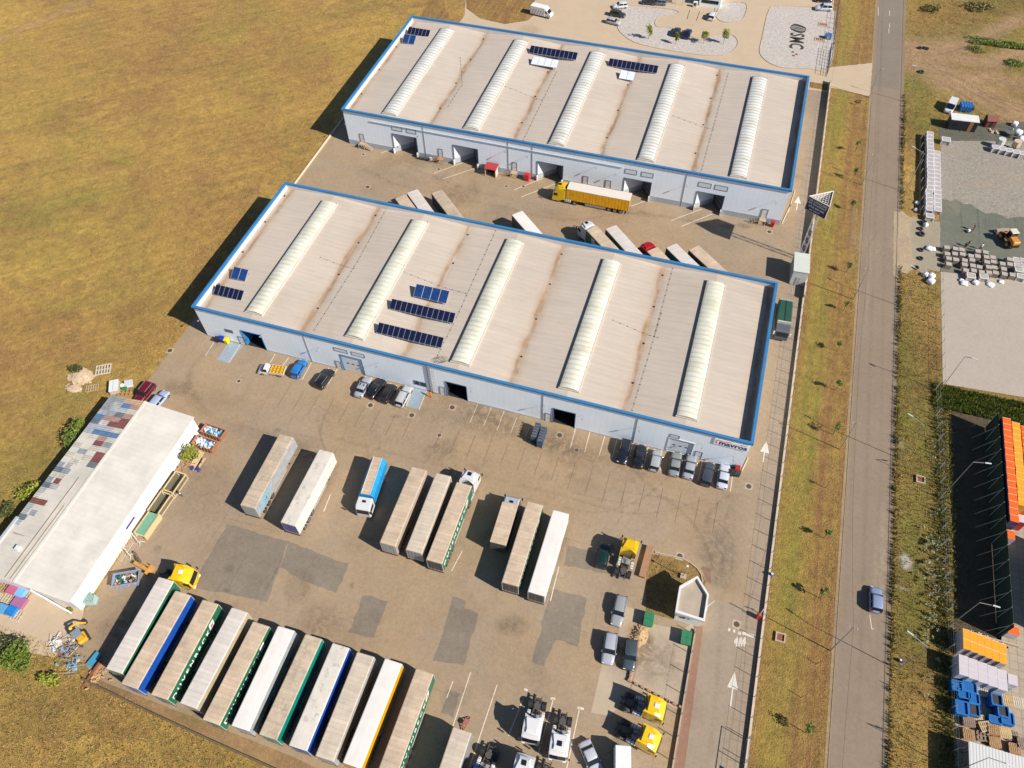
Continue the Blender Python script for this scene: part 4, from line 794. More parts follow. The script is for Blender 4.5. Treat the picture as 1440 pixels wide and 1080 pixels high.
# white vans
car(1332,158,1343,139,WHT,'white panel van behind the dark container on the east side','van',L=4.6,z=1)
def boxvan(u,v,rz,label,L=5.8,z=1.4,stripes=True,cab=True):
    c=G(u,v,z); t=thing('box_van',(c.x,c.y,0),rz,label,'van'); wm=M('van_white',(.66,.66,.66),.4,0,.05)
    m=MB(); m.box(-L/2,L/2-1.7,-1.02,1.02,.5,2.7,wm,bev=.08); m.build('cargo_box',t)
    m=MB(); pr=[(1.15,2.6),(1.75,2.1),(2.45,1.3),(2.85,1.15),(2.9,.5),(1.15,.5)]; k=L/5.8; m.loft([[(x*k,y,z_) for x,z_ in pr] for y in (-.97,.97)],wm); m.build('cab',t)
    m=MB(); m.add([(1.8*k+.03,-.85,2.07),(1.8*k+.03,.85,2.07),(2.42*k+.03,.9,1.36),(2.42*k+.03,-.9,1.36)],[(0,1,2,3)],GLASS); m.build('windscreen',t)
    for s in (-1,1): m=MB(); m.add([(1.3,s*.985,1.4),(2.1,s*.985,1.4),(1.75,s*.985,1.95),(1.35,s*.985,1.95)],[(0,1,2,3)],GLASS); m.build('side_window',t)
    if stripes:
        m=MB(); gm=M('van_grey_stripe',(.35,.36,.38),.5,0,0)
        for s in (-1,1):
            for i in range(5): x=-L/2+.4+i*.75; m.add([(x,s*1.027,.7),(x+.25,s*1.027,.7),(x+.85,s*1.027,1.9),(x+.6,s*1.027,1.9)],[(0,1,2,3)],gm)
        m.build('side_stripes',t)
    for sx in (-L*.31,L*.33):
        for sy in (-.92,.92): m=MB(); m.wheel(sx,sy,.35,.22); m.build('wheel',t)
    return t
boxvan(762,15,R(-9),'white motorhome style van with grey swirls north of the far warehouse',6.2)
_l,_r=at2(875,1108,875,1062,2.4)
boxvan(875,1086,_r,'small white box van cut by the bottom edge',6.0,1.6,False)
# pickup with crates
def pickup():
    a=G(365,518,.8); b=G(399,522,.8); c=(a+b)/2; d=a-b; t=thing('flatbed_pickup',(c.x,c.y,0),math.atan2(d.y,d.x),'white flatbed pickup with an open cargo bed in front of the open blue door','pickup')
    wm=WHITE; m=MB()
    pr=[(2.5,.35,.8),(2.45,.6,.85),(1.9,.95,.9),(1.2,1.0,.9),(.5,1.0,.9),(.45,.5,.9)]
    m.loft([[(x,-w,.35),(x,-w,z),(x,w,z),(x,w,.35)] for x,z,w in pr],wm); m.add([(.5,-.85,1.0),(1.7,-.85,1.0),(1.7,.85,1.0),(.5,.85,1.0),(.55,-.72,1.65),(1.15,-.72,1.65),(1.15,.72,1.65),(.55,.72,1.65)],[(4,5,6,7),(0,3,7,4)],wm); m.build('cab',t)
    m=MB(); m.add([(1.7,-.82,1.02),(1.7,.82,1.02),(1.17,.7,1.62),(1.17,-.7,1.62)],[(0,1,2,3)],GLASS); m.build('windscreen',t)
    m=MB(); m.add([(.5,-.85,1.0),(1.7,-.85,1.0),(1.15,-.72,1.65),(.55,-.72,1.65)],[(0,1,2,3)],GLASS); m.add([(.5,.85,1.0),(1.7,.85,1.0),(1.15,.72,1.65),(.55,.72,1.65)],[(0,1,2,3)],GLASS); m.build('side_window',t)
    m=MB(); bm=M('bed_boards',(.5,.45,.36),.8,0,.15); m.box(-2.5,.3,-.98,.98,.7,.8,bm)
    for y in (-.98,.92): m.box(-2.5,.3,y,y+.06,.8,1.15,bm)
    m.box(-2.5,-2.44,-.92,.92,.8,1.15,bm); m.build('cargo_bed',t)
    m=MB(); m.box(-2.4,.2,-.5,.5,.5,.7,CHASSIS); m.build('chassis',t)
    for sx in (-1.6,1.6):
        for sy in (-.82,.82): m=MB(); m.wheel(sx,sy,.33,.2); m.build('wheel',t)
    Mx=Matrix.Translation((c.x,c.y,0))@Matrix.Rotation(math.atan2(d.y,d.x),4,'Z'); r=random.Random(3); YC=M('yellow_crate',(.6,.36,.03),.6,0,.2,3); k=0
    g0=None
    for i in range(4):
        for j in range(3):
            p=Mx@Vector((-2.15+i*.65,-.6+j*.6,.81)); rz=math.atan2(d.y,d.x)
            if g0 is None:
                m=MB(); m.box(-.27,.27,-.24,.24,0,.04,YC)
                for s in (-1,1): m.box(-.27,.27,s*.24-.02,s*.24+.02,.0,.32,YC); m.box(s*.27-.02,s*.27+.02,-.22,.22,0,.32,YC)
                g0=m.build('plastic_crate',None,(p.x,p.y,p.z),rz,label='yellow open plastic crate on the bed of the white flatbed pickup',cat='crate',group='yellow crates on the pickup')
            else: copy_tree(g0,(p.x,p.y,p.z),rz)
pickup()
# ---------------- trailers & trucks ----------------
def trailer_roof(name,col,dirt=.15,ribs=True,blot=False):
    if name in MATS: return MATS[name]
    m,n,b=nodes(name,.75); v=objco(n); oi=N(n,'ShaderNodeObjectInfo'); ad=N(n,'ShaderNodeVectorMath'); ad.operation='ADD'; n.links.new(v,ad.inputs[0]); n.links.new(pos(n),ad.inputs[1]); vv=ad.outputs[0]
    s=N(n,'ShaderNodeSeparateXYZ'); n.links.new(v,s.inputs[0])
    c=ramp(n,noise(n,vv,.35,7,.65,.4),[(.3,tuple(x*(1-dirt*1.5) for x in col)),(.7,tuple(x*(1+dirt*.5) for x in col))])
    c=mix(n,.6,c,ramp(n,noise(n,vv,2.2,6,.7),[(.3,1-dirt),(.7,1+dirt*.4)]),'MULTIPLY')
    if ribs:
        w=math_(n,'FRACT',math_(n,'MULTIPLY',s.outputs[0],1/.62)); c=mix(n,1.,c,ramp(n,w,[(0,.8),(.1,1.),(.9,1.03),(1,.86)]),'MULTIPLY')
        cw=N(n,'ShaderNodeCombineXYZ'); n.links.new(math_(n,'MULTIPLY',s.outputs[0],1.1),cw.inputs[0]); n.links.new(math_(n,'MULTIPLY',s.outputs[1],.12),cw.inputs[1]); c=mix(n,.8,c,ramp(n,noise(n,cw.outputs[0],1,3,.6),[(.35,.86),(.65,1.08)]),'MULTIPLY')
    if blot: c=mix(n,ramp(n,noise(n,vv,.8,5,.6),[(.56,0.),(.68,.6)]),c,tuple(x*.5 for x in col))
    n.links.new(c,b.inputs['Base Color']); MATS[name]=m; return m
TAN=trailer_roof('roof_tan',(.53,.41,.3)); TANB=trailer_roof('roof_tan_blotched',(.5,.4,.3),.18,True,True); PALE=trailer_roof('roof_pale',(.56,.51,.47),.07); WHT_R=trailer_roof('roof_white',(.66,.63,.6),.05,False); GREYT=trailer_roof('roof_greytan',(.53,.45,.36),.12); PWHT=trailer_roof('roof_worn_white',(.6,.55,.49),.1,False,True)
def curtain(name,col):
    if name in MATS: return MATS[name]
    m,n,b=nodes(name,.5); v=objco(n); s=N(n,'ShaderNodeSeparateXYZ'); n.links.new(v,s.inputs[0])
    w=noise(n,v,.9,4,.6); c=ramp(n,w,[(.3,tuple(x*.8 for x in col)),(.7,tuple(min(.85,x*1.12) for x in col))])
    n.links.new(c,b.inputs['Base Color']); f=math_(n,'SINE',math_(n,'MULTIPLY',s.outputs[0],9)); bump(n,b,f,.25,.03); MATS[name]=m; return m
CUR=dict(green=curtain('curtain_green',(.015,.13,.07)),teal=curtain('curtain_teal',(.0,.2,.15)),blue=curtain('curtain_blue',(.006,.07,.36)),navy=curtain('curtain_navy',(.04,.045,.25)),grey=curtain('curtain_grey',(.33,.34,.35)),white=curtain('curtain_white',(.6,.59,.56)),beige=curtain('curtain_beige',(.42,.34,.24)),tan=curtain('curtain_tan',(.4,.33,.27)),yellow=curtain('curtain_yellow',(.68,.33,.005)),red=curtain('curtain_red',(.3,.07,.06)),dark=curtain('curtain_dark',(.07,.075,.08)),mid=curtain('curtain_mid',(.22,.25,.3)))
WTXT=M('white_lettering',(.75,.75,.73),.5,0,0); BTXT=M('lightblue_lettering',(.16,.42,.6),.5,0,0)
def trailer(loc,rz,roof,side,label,rear=None,L=13.6,text=None,group=None,front=None,name='semi_trailer',logo=False,Wd=2.55,H=4.0):
    t=thing(name,loc,rz,label,'trailer',group); h=L/2; w=Wd/2; sm=CUR[side]; rm=CUR[rear] if rear else sm
    m=MB(); m.box(-h+.06,h-.06,-w+.02,w-.02,1.12,H-.09,sm)
    k=int(L/.55)
    for i in range(k):
        x=-h+.35+i*(L-.7)/(k-1)
        for s in (-1,1): m.box(x-.05,x+.05,s*(w-.02)-.012,s*(w-.02)+.012,.93,1.12,sm)
    m.build('side_curtain',t)
    m=MB() # roof with rounded long edges
    pf=[(-w,H-.12),(-w+.02,H-.03),(-w+.12,H+.01),(0,H+.03),(w-.12,H+.01),(w-.02,H-.03),(w,H-.12)]
    rg=[[( -h+.0,y,z-.02) for y,z in pf],[(-h+.1,y,z) for y,z in pf],[(h-.1,y,z) for y,z in pf],[(h,y*.96,z-.04) for y,z in pf]]
    m.loft(rg,roof,True); m.build('roof',t)
    EDG=M('trailer_edge',(.5,.48,.45),.5,.1,.1)
    for sx in (-h,h-.06):
        m=MB()
        for sy in (-w,w-.1): m.box(sx,sx+.06,sy,sy+.1,1.0,H-.12,EDG)
        m.box(sx,sx+.06,-w+.1,w-.1,H-.28,H-.12,EDG); m.box(sx,sx+.06,-w+.1,w-.1,1.0,1.18,EDG)
        m.build('corner_frame',t)
    m=MB()
    for s in (0,1):
        y0=-w+.12+s*(w-.11); m.box(-h-.005,-h+.055,y0,y0+w-.13,1.2,H-.3,rm)
        for q in (.3,.7): m.tube((-h-.03,y0+(w-.1)*q,1.1),(-h-.03,y0+(w-.1)*q,H-.2),.018,BLACK if rear=='dark' else STEEL,5)
    m.build('rear_door',t)
    m=MB(); m.box(-h+.2,h-.5,-.55,-.35,.85,1.1,CHASSIS); m.box(-h+.2,h-.5,.35,.55,.85,1.1,CHASSIS); m.box(-h+.3,h-.1,-w+.1,w-.1,1.0,1.11,CHASSIS); m.box(-h,-h+.12,-w+.1,w-.1,.45,.62,CHASSIS); m.build('chassis',t)
    for s in (-1,1):
        m=MB(); m.box(-h+4.9,h-4.2,s*(w-.06)-.02,s*(w-.06)+.02,.45,.55,EDG); m.box(-h+4.9,h-4.2,s*(w-.06)-.02,s*(w-.06)+.02,.72,.82,EDG); m.build('side_guard',t)
        m=MB(); m.tube((h-2.9,s*.9,0.02),(h-2.9,s*.9,1.0),.07,CHASSIS); m.box(h-3.05,h-2.75,s*.9-.15,s*.9+.15,0,.04,CHASSIS); m.build('landing_leg',t)
        for x in (-h+1.6,-h+2.9,-h+4.2): m=MB(); m.wheel(x,s*(w-.2),.5,.36); m.build('wheel',t)
        m=MB(); m.box(-h+.004,-h+.05,s*.95-.2,s*.95+.2,.5,.62,LAMPR) if False else m.box(-h-.02,-h-.001,s*.95-.2,s*.95+.2,.48,.6,LAMPR); m.build('tail_light',t)
    if text:
        txt,size,xc,zc,mat,sp,xs=text
        for s in (-1,1):
            mt=frame_m((xc,s*(w-.005),zc),(-s,0,0),(0,0,1),(0,s,0)); lettering(txt,size,mat,mt,t,'lettering',.03,sp,xs)
    if logo:
        m=MB()
        for s in (-1,1):
            y=s*(w-.004); m.add([(h-3.4,y,2.2),(h-2.3,y,2.2),(h-2.0,y,3.5),(h-3.1,y,3.5)],[(0,1,2,3)],M('logo_white',(.72,.72,.7),.5,0,0)); m.add([(h-3.1,y+s*.004,2.5),(h-2.5,y+s*.004,2.5),(h-2.3,y+s*.004,3.0),(h-2.9,y+s*.004,3.0)],[(0,1,2,3)],REDS)
        m.build('logo_panel',t)
    return t
DUV=('DUVENBECK',1.15,-1.5,2.55,WTXT,1.55,1.05)
gr='semi-trailers parked in the south-west row'
rowS=[(22.05,-52.3,92,PALE,'green','first trailer of the south row behind the yellow cab, pale roof and green side',None),
(25.4,-53.4,90.6,TAN,'blue','second trailer of the south row, tan roof and vivid blue side',None),
(30.0,-53.4,91.2,TAN,'green','third trailer of the south row, green with white lettering and tan roof',DUV),
(34.45,-53.2,90,PALE,'beige','fourth trailer of the south row, pale roof and narrow beige side',None),
(38.4,-54.1,90.2,TAN,'green','fifth trailer of the south row, green with white lettering between two pale roofed ones',DUV),
(42.25,-53.6,91.6,WHT_R,'grey','sixth trailer of the south row, clean white roof and grey side',None),
(46.35,-53.5,90.6,TANB,'teal','seventh trailer of the south row, blotched tan roof and teal side',None),
(50.6,-53.5,91.2,PWHT,'blue','eighth trailer of the south row, worn pale roof with dark blots and blue side',None),
(54.4,-53.6,91.4,GREYT,'grey','ninth trailer of the south row, grey tan roof and grey side',None),
(58.25,-53.3,90,WHT_R,'yellow','tenth trailer of the south row, white roof and yellow side',None),
(62.85,-53.3,90.3,TAN,'green','eleventh trailer of the south row, green lettered side facing an empty bay',DUV)]
for x,y,a,rf,sd,lb,tx in rowS: trailer((x,y,0),R(a),rf,sd,lb,text=tx,group=gr,logo=bool(tx))
c=G(649,1026,4); trailer((c.x+.1,c.y-6.8,0),R(90),GREYT,'mid','tan roofed trailer cut by the bottom edge, alone between bay lines',group=None)
gm='trailers and lorries parked in the middle row'
trailer((27.2,-24.7,0),R(91.5),TANB,'grey','grey trailer with light blue letters, leftmost of the middle row',group=gm,text=('UMV',2.3,-4.2,2.5,BTXT,1.0,.9))
trailer((34.75,-25.5,0),R(90.4),PWHT,'white','white sided trailer with a purple rear end, second of the middle row',rear='navy',group=gm)
trailer((50.55,-24.1,0),R(91.2),TAN,'tan','tan trailer, left one of the two without lettering beside the green lorry',rear='grey',group=gm)
trailer((54.7,-24.0,0),R(91.5),GREYT,'tan','tan trailer between the plain tan one and the green lettered lorry',rear='mid',group=gm)
trailer((70.0,-24.6,0),R(91),TAN,'green','green lettered trailer with tan roof between the short lorry and the white roofed one',rear='dark',group=gm,text=DUV,logo=True)
g1=G(789.2,720,4); g2=G(753.7,834.8,4); trailer(((g1.x+g2.x)/2,(g1.y+g2.y)/2,0),R(90.2),WHT_R,'white','white roofed trailer with a green rear door, rightmost of the middle row',rear='dark',group=gm)
# tractor units
def tractor(loc,rz,col,label,deck='dark',hatch=True,fair=True,group='tractor units',name='tractor_unit',chassis=True,h=3.75,tank=None,L=6.0):
    pb=M('cab_%d_%d_%d'%col,P(*col),.35,0,.05,2,0,.4); t=thing(name,loc,rz,label,'truck',group)
    TANK=tank or M('tank_alloy',(.45,.5,.58),.35,.15,.1)
    # cab loft across y
    def prof(kz,kx): return [(2.98+kx*0,.45),(3.02,1.1),(2.98,1.55),(2.78,2.62*1),(2.45,2.9+.0),(1.9,h-.12-kz),(1.3,h-kz),(.5,h-.02-kz),(.5,1.0),(1.2,.6)]
    ys=[-1.24,-1.2,-1.0,-.5,0,.5,1.0,1.2,1.24]; kz=[.35,.2,.06,.02,0,.02,.06,.2,.35]; kx=[.1,.04,0,0,0,0,0,.04,.1]
    rg=[]
    for y,a,b in zip(ys,kz,kx):
        rg.append([(x-(b if x>2 else 0)-.06*(y/1.24)**2*(1 if x>2.4 else 0),y,z) for x,z in prof(a,b)])
    m=MB(); m.loft(rg,pb,True,False); m.build('cab',t)
    m=MB(); e=.035; m.add([(2.975+e,-1.05,1.62),(3.0+e,0,1.62),(2.975+e,1.05,1.62),(2.74+e,1.0,2.55),(2.78+e,0,2.58),(2.74+e,-1.0,2.55)],[(0,1,4,5),(1,2,3,4)],GLASS); m.build('windscreen',t)
    m=MB()
    for s in (-1,1): m.add([(2.7,s*1.252,1.75),(1.75,s*1.252,1.75),(1.75,s*1.252,2.5),(2.5,s*1.252,2.5)],[(0,1,2,3)],GLASS)
    m.build('side_window',t)
    if fair: # roof deflector with concave rear edge + side wings
        m=MB(); vs=[];fs=[]; K=8
        for j in range(K+1):
            y=-1.2+2.4*j/K; q=(abs(y)/1.2)**1.8; zt=h+.12-.14*q
            vs+=[(2.35-.1*q,y,h-.24-.12*q),(1.5,y,zt),(.42-.45*q,y,zt+.02),(.42-.45*q,y,h-.5)]
        for j in range(K):
            a=j*4; fs+=[(a,a+1,a+5,a+4),(a+1,a+2,a+6,a+5),(a+2,a+3,a+7,a+6)]
        m.add(vs,fs,pb,False); m.build('roof_deflector',t)
        m=MB(); m.loft([[(.5,-1.0,h+.1),(.5,1.0,h+.1),(2.3,.72,h-.1),(2.3,-.72,h-.1)],[(.5,-.94,h+.3),(.5,.94,h+.3),(1.9,.62,h+.2),(1.9,-.62,h+.2)]],pb); m.build('roof_spoiler',t)
        for s in (-1,1): m=MB(); m.add([(.6,s*1.245,.95),(-.0,s*1.2,.95),(-.0,s*1.19,h-.25),(.6,s*1.22,h-.15),(.6,s*1.2,.95),(.02,s*1.16,.95),(.02,s*1.15,h-.25),(.6,s*1.18,h-.15)],[(0,1,2,3),(4,5,6,7),(1,5,6,2)],pb); m.build('side_fairing',t)
    if hatch: m=MB(); m.box(1.2,1.85,-.32,.32,h+.12,h+.34,WHITE if hatch is True else hatch,bev=.05); m.build('roof_hatch',t)
    for s in (-1,1):
        m=MB(); m.tube((2.75,s*1.2,2.6),(2.95,s*1.5,2.6),.03,BLACK,4); m.box(2.85,3.0,s*1.5-.1,s*1.5+.1,1.9,2.65,BLACK,bev=.02); m.build('wing_mirror',t)
        m=MB(); m.wheel(1.75,s*1.03,.5,.32); m.build('wheel',t)
        m=MB(); m.wheel(-2.05,s*.93,.52,.56); m.build('wheel',t)
        m=MB(); m.box(2.9,3.05,s*.9-.2,s*.9+.2,.6,.85,LAMPW); m.build('headlight',t)
        if chassis:
            m=MB(); m.box(-1.2,.2,s*.98-.24,s*.98+.24,.5,1.08,TANK,bev=.08)
            for k in range(3): m.box(-1.0+k*.45,-.94+k*.45,s*.98-.25,s*.98+.25,.49,1.09,BLACK)
            m.build('fuel_tank',t)
            m=MB(); n_=8; rg=[]
            for y in (s*.93-.3,s*.93+.3): rg.append([(-2.05+.64*math.cos(PI*k/n_),y,.5+.62*math.sin(PI*k/n_)) for k in range(n_+1)]+[(-2.05+.6*math.cos(PI*k/n_),y,.5+.58*math.sin(PI*k/n_)) for k in range(n_,-1,-1)])
            m.loft(rg,BLACK,True); m.build('mudguard',t)
    m=MB()
    for s in (-1,1): m.box(-3.15,.9,s*.42-.06,s*.42+.06,.75,1.0,CHASSIS)
    for x in (-2.9,-2.2,-1.2,-.3,.4): m.box(x,x+.12,-.36,.36,.78,.95,CHASSIS)
    m.box(-.7,.4,-.6,.6,1.02,1.12,M('deck_plate',(.3,.31,.33),.6,.3,.3,3)); m.tube((.35,-.6,1.1),(.35,-.6,2.6),.07,BLACK,6); m.tube((-2.4,-.9,.52),(-2.4,.9,.52),.09,CHASSIS); m.build('chassis',t)
    m=MB(); m.cyl(-1.8,0,1.02,1.12,.48,M('fifth_wheel_grease',(.1,.09,.08),.5,.3,.3,4),14); m.box(-2.5,-1.8,-.2,.2,1.02,1.08,MATS['fifth_wheel_grease']); m.build('fifth_wheel',t)
    m=MB(); cl=[(.5,.3),(.3,.5),(.05,.35)]
    for q,(a,b) in enumerate(((-.2,.1),(0,.2),(.2,.05))): m.tube((.2,a,1.9),(-.1,a,1.35),.03,[M('hose_red',(.4,.03,.02),.5,0,0),M('hose_blue',(.03,.08,.35),.5,0,0),BLACK][q],5); m.tube((-.1,a,1.35),(-1.1,b,1.1),.03,BLACK,5)
    m.build('air_hoses',t)
    return t
YEL=(250,205,20); WT=(238,238,240)
l,r_=at2(267,809,222,806,2.6); tractor((l[0]+.0,l[1],0),r_-.05,YEL,'yellow tractor unit turned sharply in front of the first south row trailer',hatch=True,fair=True,L=6)
l,r_=at2(889,757,874,812,1.8); tractor(l,r_,YEL,'yellow tractor unit with a bare chassis beside the brick strip of the grass corner',hatch=False,tank=M('tank_white',(.5,.47,.42),.5,0,.2))
l,r_=at2(936,1004,874,982,1.6); tractor(l,r_,YEL,'upper one of two yellow tractor units facing the gate lane')
l,r_=at2(929,1050,866,1018,1.6); tractor(l,r_,YEL,'lower one of two yellow tractor units facing the gate lane')
l,r_=at2(745,1045,758,978,1.6); tractor(l,r_,WT,'white tractor unit with a bare white roof, west one of the two side by side',hatch=False,tank=M('tank_pale',(.55,.55,.57),.5,0,.1))
l,r_=at2(784,1066,793,1002,1.6); tractor(l,r_,WT,'white tractor unit with a dark roof hatch, east one of the two side by side',hatch=GLASS,tank=MATS['tank_pale'])
l,r_=at2(668,1112,691,1050,1.6); tractor(l,r_,(40,60,120),'tractor unit with a bare dark chassis cut by the bottom edge',tank=MATS['tank_pale'])
l,r_=at2(752,1136,770,1074,1.6); tractor(l,r_,(120,120,125),'tractor unit of which only the chassis end shows at the bottom edge',tank=MATS['tank_pale'])
# articulated lorries
l,r_=at2(658,660,652,690,2.6); tractor((58.4,-17.4,0),R(88),WT,'white tractor unit coupled to the green lettered trailer of the middle row',hatch=GLASS)
trailer((58.3,-24.6,0),R(90.5),TAN,'green','green lettered trailer coupled to the white tractor unit in the middle row',rear='dark',group=gm,text=DUV,logo=True)
c=G(741,1062,3.2); tractor((c.x,c.y-2.6,0),R(92),WT,'white tractor unit facing up at the bottom edge with a tan trailer behind',hatch=GLASS); trailer((c.x+.2,c.y-12.1,0),R(92),TAN,'mid','tan roofed trailer behind the white cab at the bottom edge')
# rigid lorries
def rigid(u,v,u2,v2,L,label,cabcol,boxside,roof,cabL=2.0,tip=False):
    a=G(u,v,3.6);b=G(u2,v2,3.6); d=(a-b).normalized(); rz=math.atan2(d.y,d.x); c=(a+b)/2
    t=thing('rigid_lorry',(c.x,c.y,0),rz,label,'lorry'); h=L/2; sm=CUR[boxside]; pb=M('cab_%d_%d_%d'%cabcol,P(*cabcol),.35,0,.05,2,0,.4)
    x1=h-cabL
    m=MB()
    if tip:
        m.loft([[(x,-1.25,1.1),(x,-1.28,2.9),(x,-.75,3.6),(x,.75,3.6),(x,1.28,2.9),(x,1.25,1.1)] for x in (-h,x1-.15)],sm)
        m.build('tipper_body',t); m=MB(); m.box(-h+.02,x1-.17,-.74,.74,3.6,3.66,roof); m.box(-h+.02,x1-.17,-.74,-.68,3.66,3.72,WHITE); m.box(-h+.02,x1-.17,.68,.74,3.66,3.72,WHITE); m.build('tarpaulin',t)
    else:
        m.box(-h,x1-.15,-1.25,1.25,1.05,3.62,sm); m.build('box_body',t); m=MB(); m.box(-h-.02,x1-.13,-1.27,1.27,3.62,3.72,roof,bev=.04); m.build('roof',t)
    zc=3.05
    pr=[(h-.02,.5),(h,1.3),(h-.18,2.45),(h-.7,zc),(x1+.1,zc),(x1+.1,.8)]
    m=MB(); m.loft([[(x-(.12 if abs(y)>1.1 and x>h-.5 else 0),y,z-(.12 if abs(y)>1.1 and z>2.9 else 0)) for x,z in pr] for y in (-1.2,-1.05,0,1.05,1.2)],pb); m.build('cab',t)
    m=MB(); m.add([(h+.03,-1.0,1.45),(h+.03,1.0,1.45),(h-.13,.98,2.4),(h-.13,-.98,2.4)],[(0,1,2,3)],GLASS); m.build('windscreen',t)
    for s in (-1,1):
        m=MB(); m.add([(h-.25,s*1.215,1.5),(x1+.5,s*1.215,1.5),(x1+.5,s*1.215,2.35),(h-.4,s*1.215,2.35)],[(0,1,2,3)],GLASS); m.build('side_window',t)
        m=MB(); m.box(h-.15,h,s*1.42-.1,s*1.42+.1,1.7,2.4,BLACK); m.build('wing_mirror',t)
        for x in (h-1.2,-h+1.8): m=MB(); m.wheel(x,s*1.02,.48,.34); m.build('wheel',t)
    m=MB(); m.box(h-1.6,h-1.2,-.3,.3,zc,zc+.05,GLASS); m.build('roof_hatch',t)
    m=MB(); m.box(-h+.1,h-.3,-.5,.5,.6,1.0,CHASSIS); m.build('chassis',t)

CUR['sky']=curtain('curtain_sky',(.01,.24,.52))
rigid(508,712,531,645,9.2,'short lorry with a bright blue tipper body and white cab in the middle row',WT,'sky',TAN,2.2,True)
rigid(722.5,692,700,765,9.0,'short box lorry with pale grey cab and tan roof in the middle row',(185,195,205),'dark',TAN,1.9)
# between the warehouses
gb='trailers parked aslant behind the near warehouse'
s2=Vector((math.cos(R(136.8)),math.sin(R(136.8)),0))
def slant(u,v,roof,side,label,text=None,logo=False,ang=136.8,L=13.6,adj=0):
    a=G(u,v,4.0); d=Vector((math.cos(R(ang)),math.sin(R(ang)),0)); c=a-d*(L/2+adj); return trailer((c.x,c.y,0),R(ang),roof,side,label,group=gb,text=text,logo=logo,L=L),a,d
slant(563,276,TAN,'dark','tan roofed slanted trailer, leftmost, with a dark open frame at its end',ang=137)
slant(579.5,268.5,PALE,'dark','pale roofed slanted trailer, second from the left',ang=136.3)
slant(614,269,TANB,'dark','tan roofed slanted trailer, third from the left, with worn roof',ang=136.6)
slant(727,299,WHT_R,'dark','white roofed slanted trailer standing alone in the middle',ang=137.4)
_,a,d=slant(831.5,320,TAN,'green','tan roofed slanted trailer with green side coupled to a white tractor unit',DUV,True,ang=137.5); p=a+d*.15; tractor((p.x,p.y,0),R(137.5),WT,'white tractor unit of the slanted lorry behind the near warehouse',hatch=GLASS)
slant(859,319,PALE,'dark','white ribbed slanted trailer right of the slanted white tractor unit',ang=135.5)
_,a,d=slant(917,350,TAN,'green','tan roofed slanted trailer coupled to the red tractor unit',ang=137); p=a+d*.15; tractor((p.x,p.y,0),R(137),(190,25,40),'red tractor unit of the slanted lorry behind the near warehouse',hatch=False)
slant(944,345,PALE,'dark','pinkish pale roofed slanted trailer, second from the right',ang=137.6)
slant(975.5,348,TAN,'dark','tan roofed slanted trailer, rightmost behind the near warehouse',ang=139)
g1=G(799,261,4.0); g2=G(886,275.5,4.0); cc=(g1+g2)/2; trailer((cc.x+.1,cc.y,0),R(180),PWHT,'yellow','white roofed trailer with yellow curtains coupled to the yellow tractor by the docks',rear='yellow')
tractor((g1.x-.2,g1.y+.05,0),R(180),YEL,'yellow tractor unit of the lorry standing along the docks',hatch=GLASS)
# small red tow object
c=G(655,1018); t=thing('coupling_stand',(c.x,c.y,0),R(80),'small red oval trestle standing in front of the tan roofed trailer','trestle'); m=MB()
for s in (-1,1): m.tube((-1,s*.12,.05),(0,s*.32,.7),.07,M('faded_red',(.32,.1,.08),.7,0,.2)); m.tube((0,s*.32,.7),(1,s*.12,.05),.07,MATS['faded_red'])
m.tube((-.5,-.2,.4),(-.5,.2,.4),.05,MATS['faded_red']); m.tube((.5,-.2,.4),(.5,.2,.4),.05,MATS['faded_red']); m.build('frame',t); m=MB(); m.box(-.3,.3,-.3,.3,.7,.76,MATS['faded_red']); m.build('top_plate',t)
# green refuse lorry
t=thing('refuse_lorry',(102.9,34.2,0),R(-88.5),'green refuse lorry with dark cab parked in the east lane','lorry'); GRN=M('refuse_green',(.018,.07,.045),.5,0,.25,1.5)
m=MB(); m.loft([[(x,-1.25,1.0),(x,-1.27,2.9),(x,-1.05,3.2),(x,1.05,3.2),(x,1.27,2.9),(x,1.25,1.0)] for x in (-2.9,2.4)],GRN)
for x in (-2.2,-1.2,-.2,.8): m.box(x-.05,x+.05,-1.3,1.3,1.1,2.9,GRN)
m.box(-2.9,2.4,-.05,.05,3.2,3.27,BLACK); m.build('hopper_body',t)
m=MB(); m.loft([[(-3.9,y,1.0),(-4.3,y,2.2),(-2.95,y,3.1),(-2.95,y,1.0)] for y in (-1.2,1.2)],M('worn_white_metal',(.45,.42,.4),.6,0,.4,3)); m.build('tail_lift',t)
m=MB(); m.loft([[(4.7,y,.5),(4.72,y,1.4),(4.55,y,2.5),(4.2,y,2.75),(2.7,y,2.75),(2.7,y,.8)] for y in (-1.2,1.2)],M('cab_dark',(.08,.09,.11),.4,0,.2,2)); m.build('cab',t)
m=MB(); m.add([(4.76,-1.05,1.5),(4.76,1.05,1.5),(4.6,1.0,2.45),(4.6,-1.0,2.45)],[(0,1,2,3)],GLASS); m.build('windscreen',t)
m=MB(); m.box(2.45,2.65,-1.2,1.2,2.6,3.3,M('worn_white_metal',(.45,.42,.4))); m.build('lift_frame',t)
for x in (3.7,-1.2,-2.4):
    for s in (-1,1): m=MB(); m.wheel(x,s*1.02,.5,.34); m.build('wheel',t)
for s in (-1,1): m=MB(); m.box(4.5,4.7,s*1.45-.12,s*1.45+.12,1.7,2.4,WHITE); m.build('wing_mirror',t)
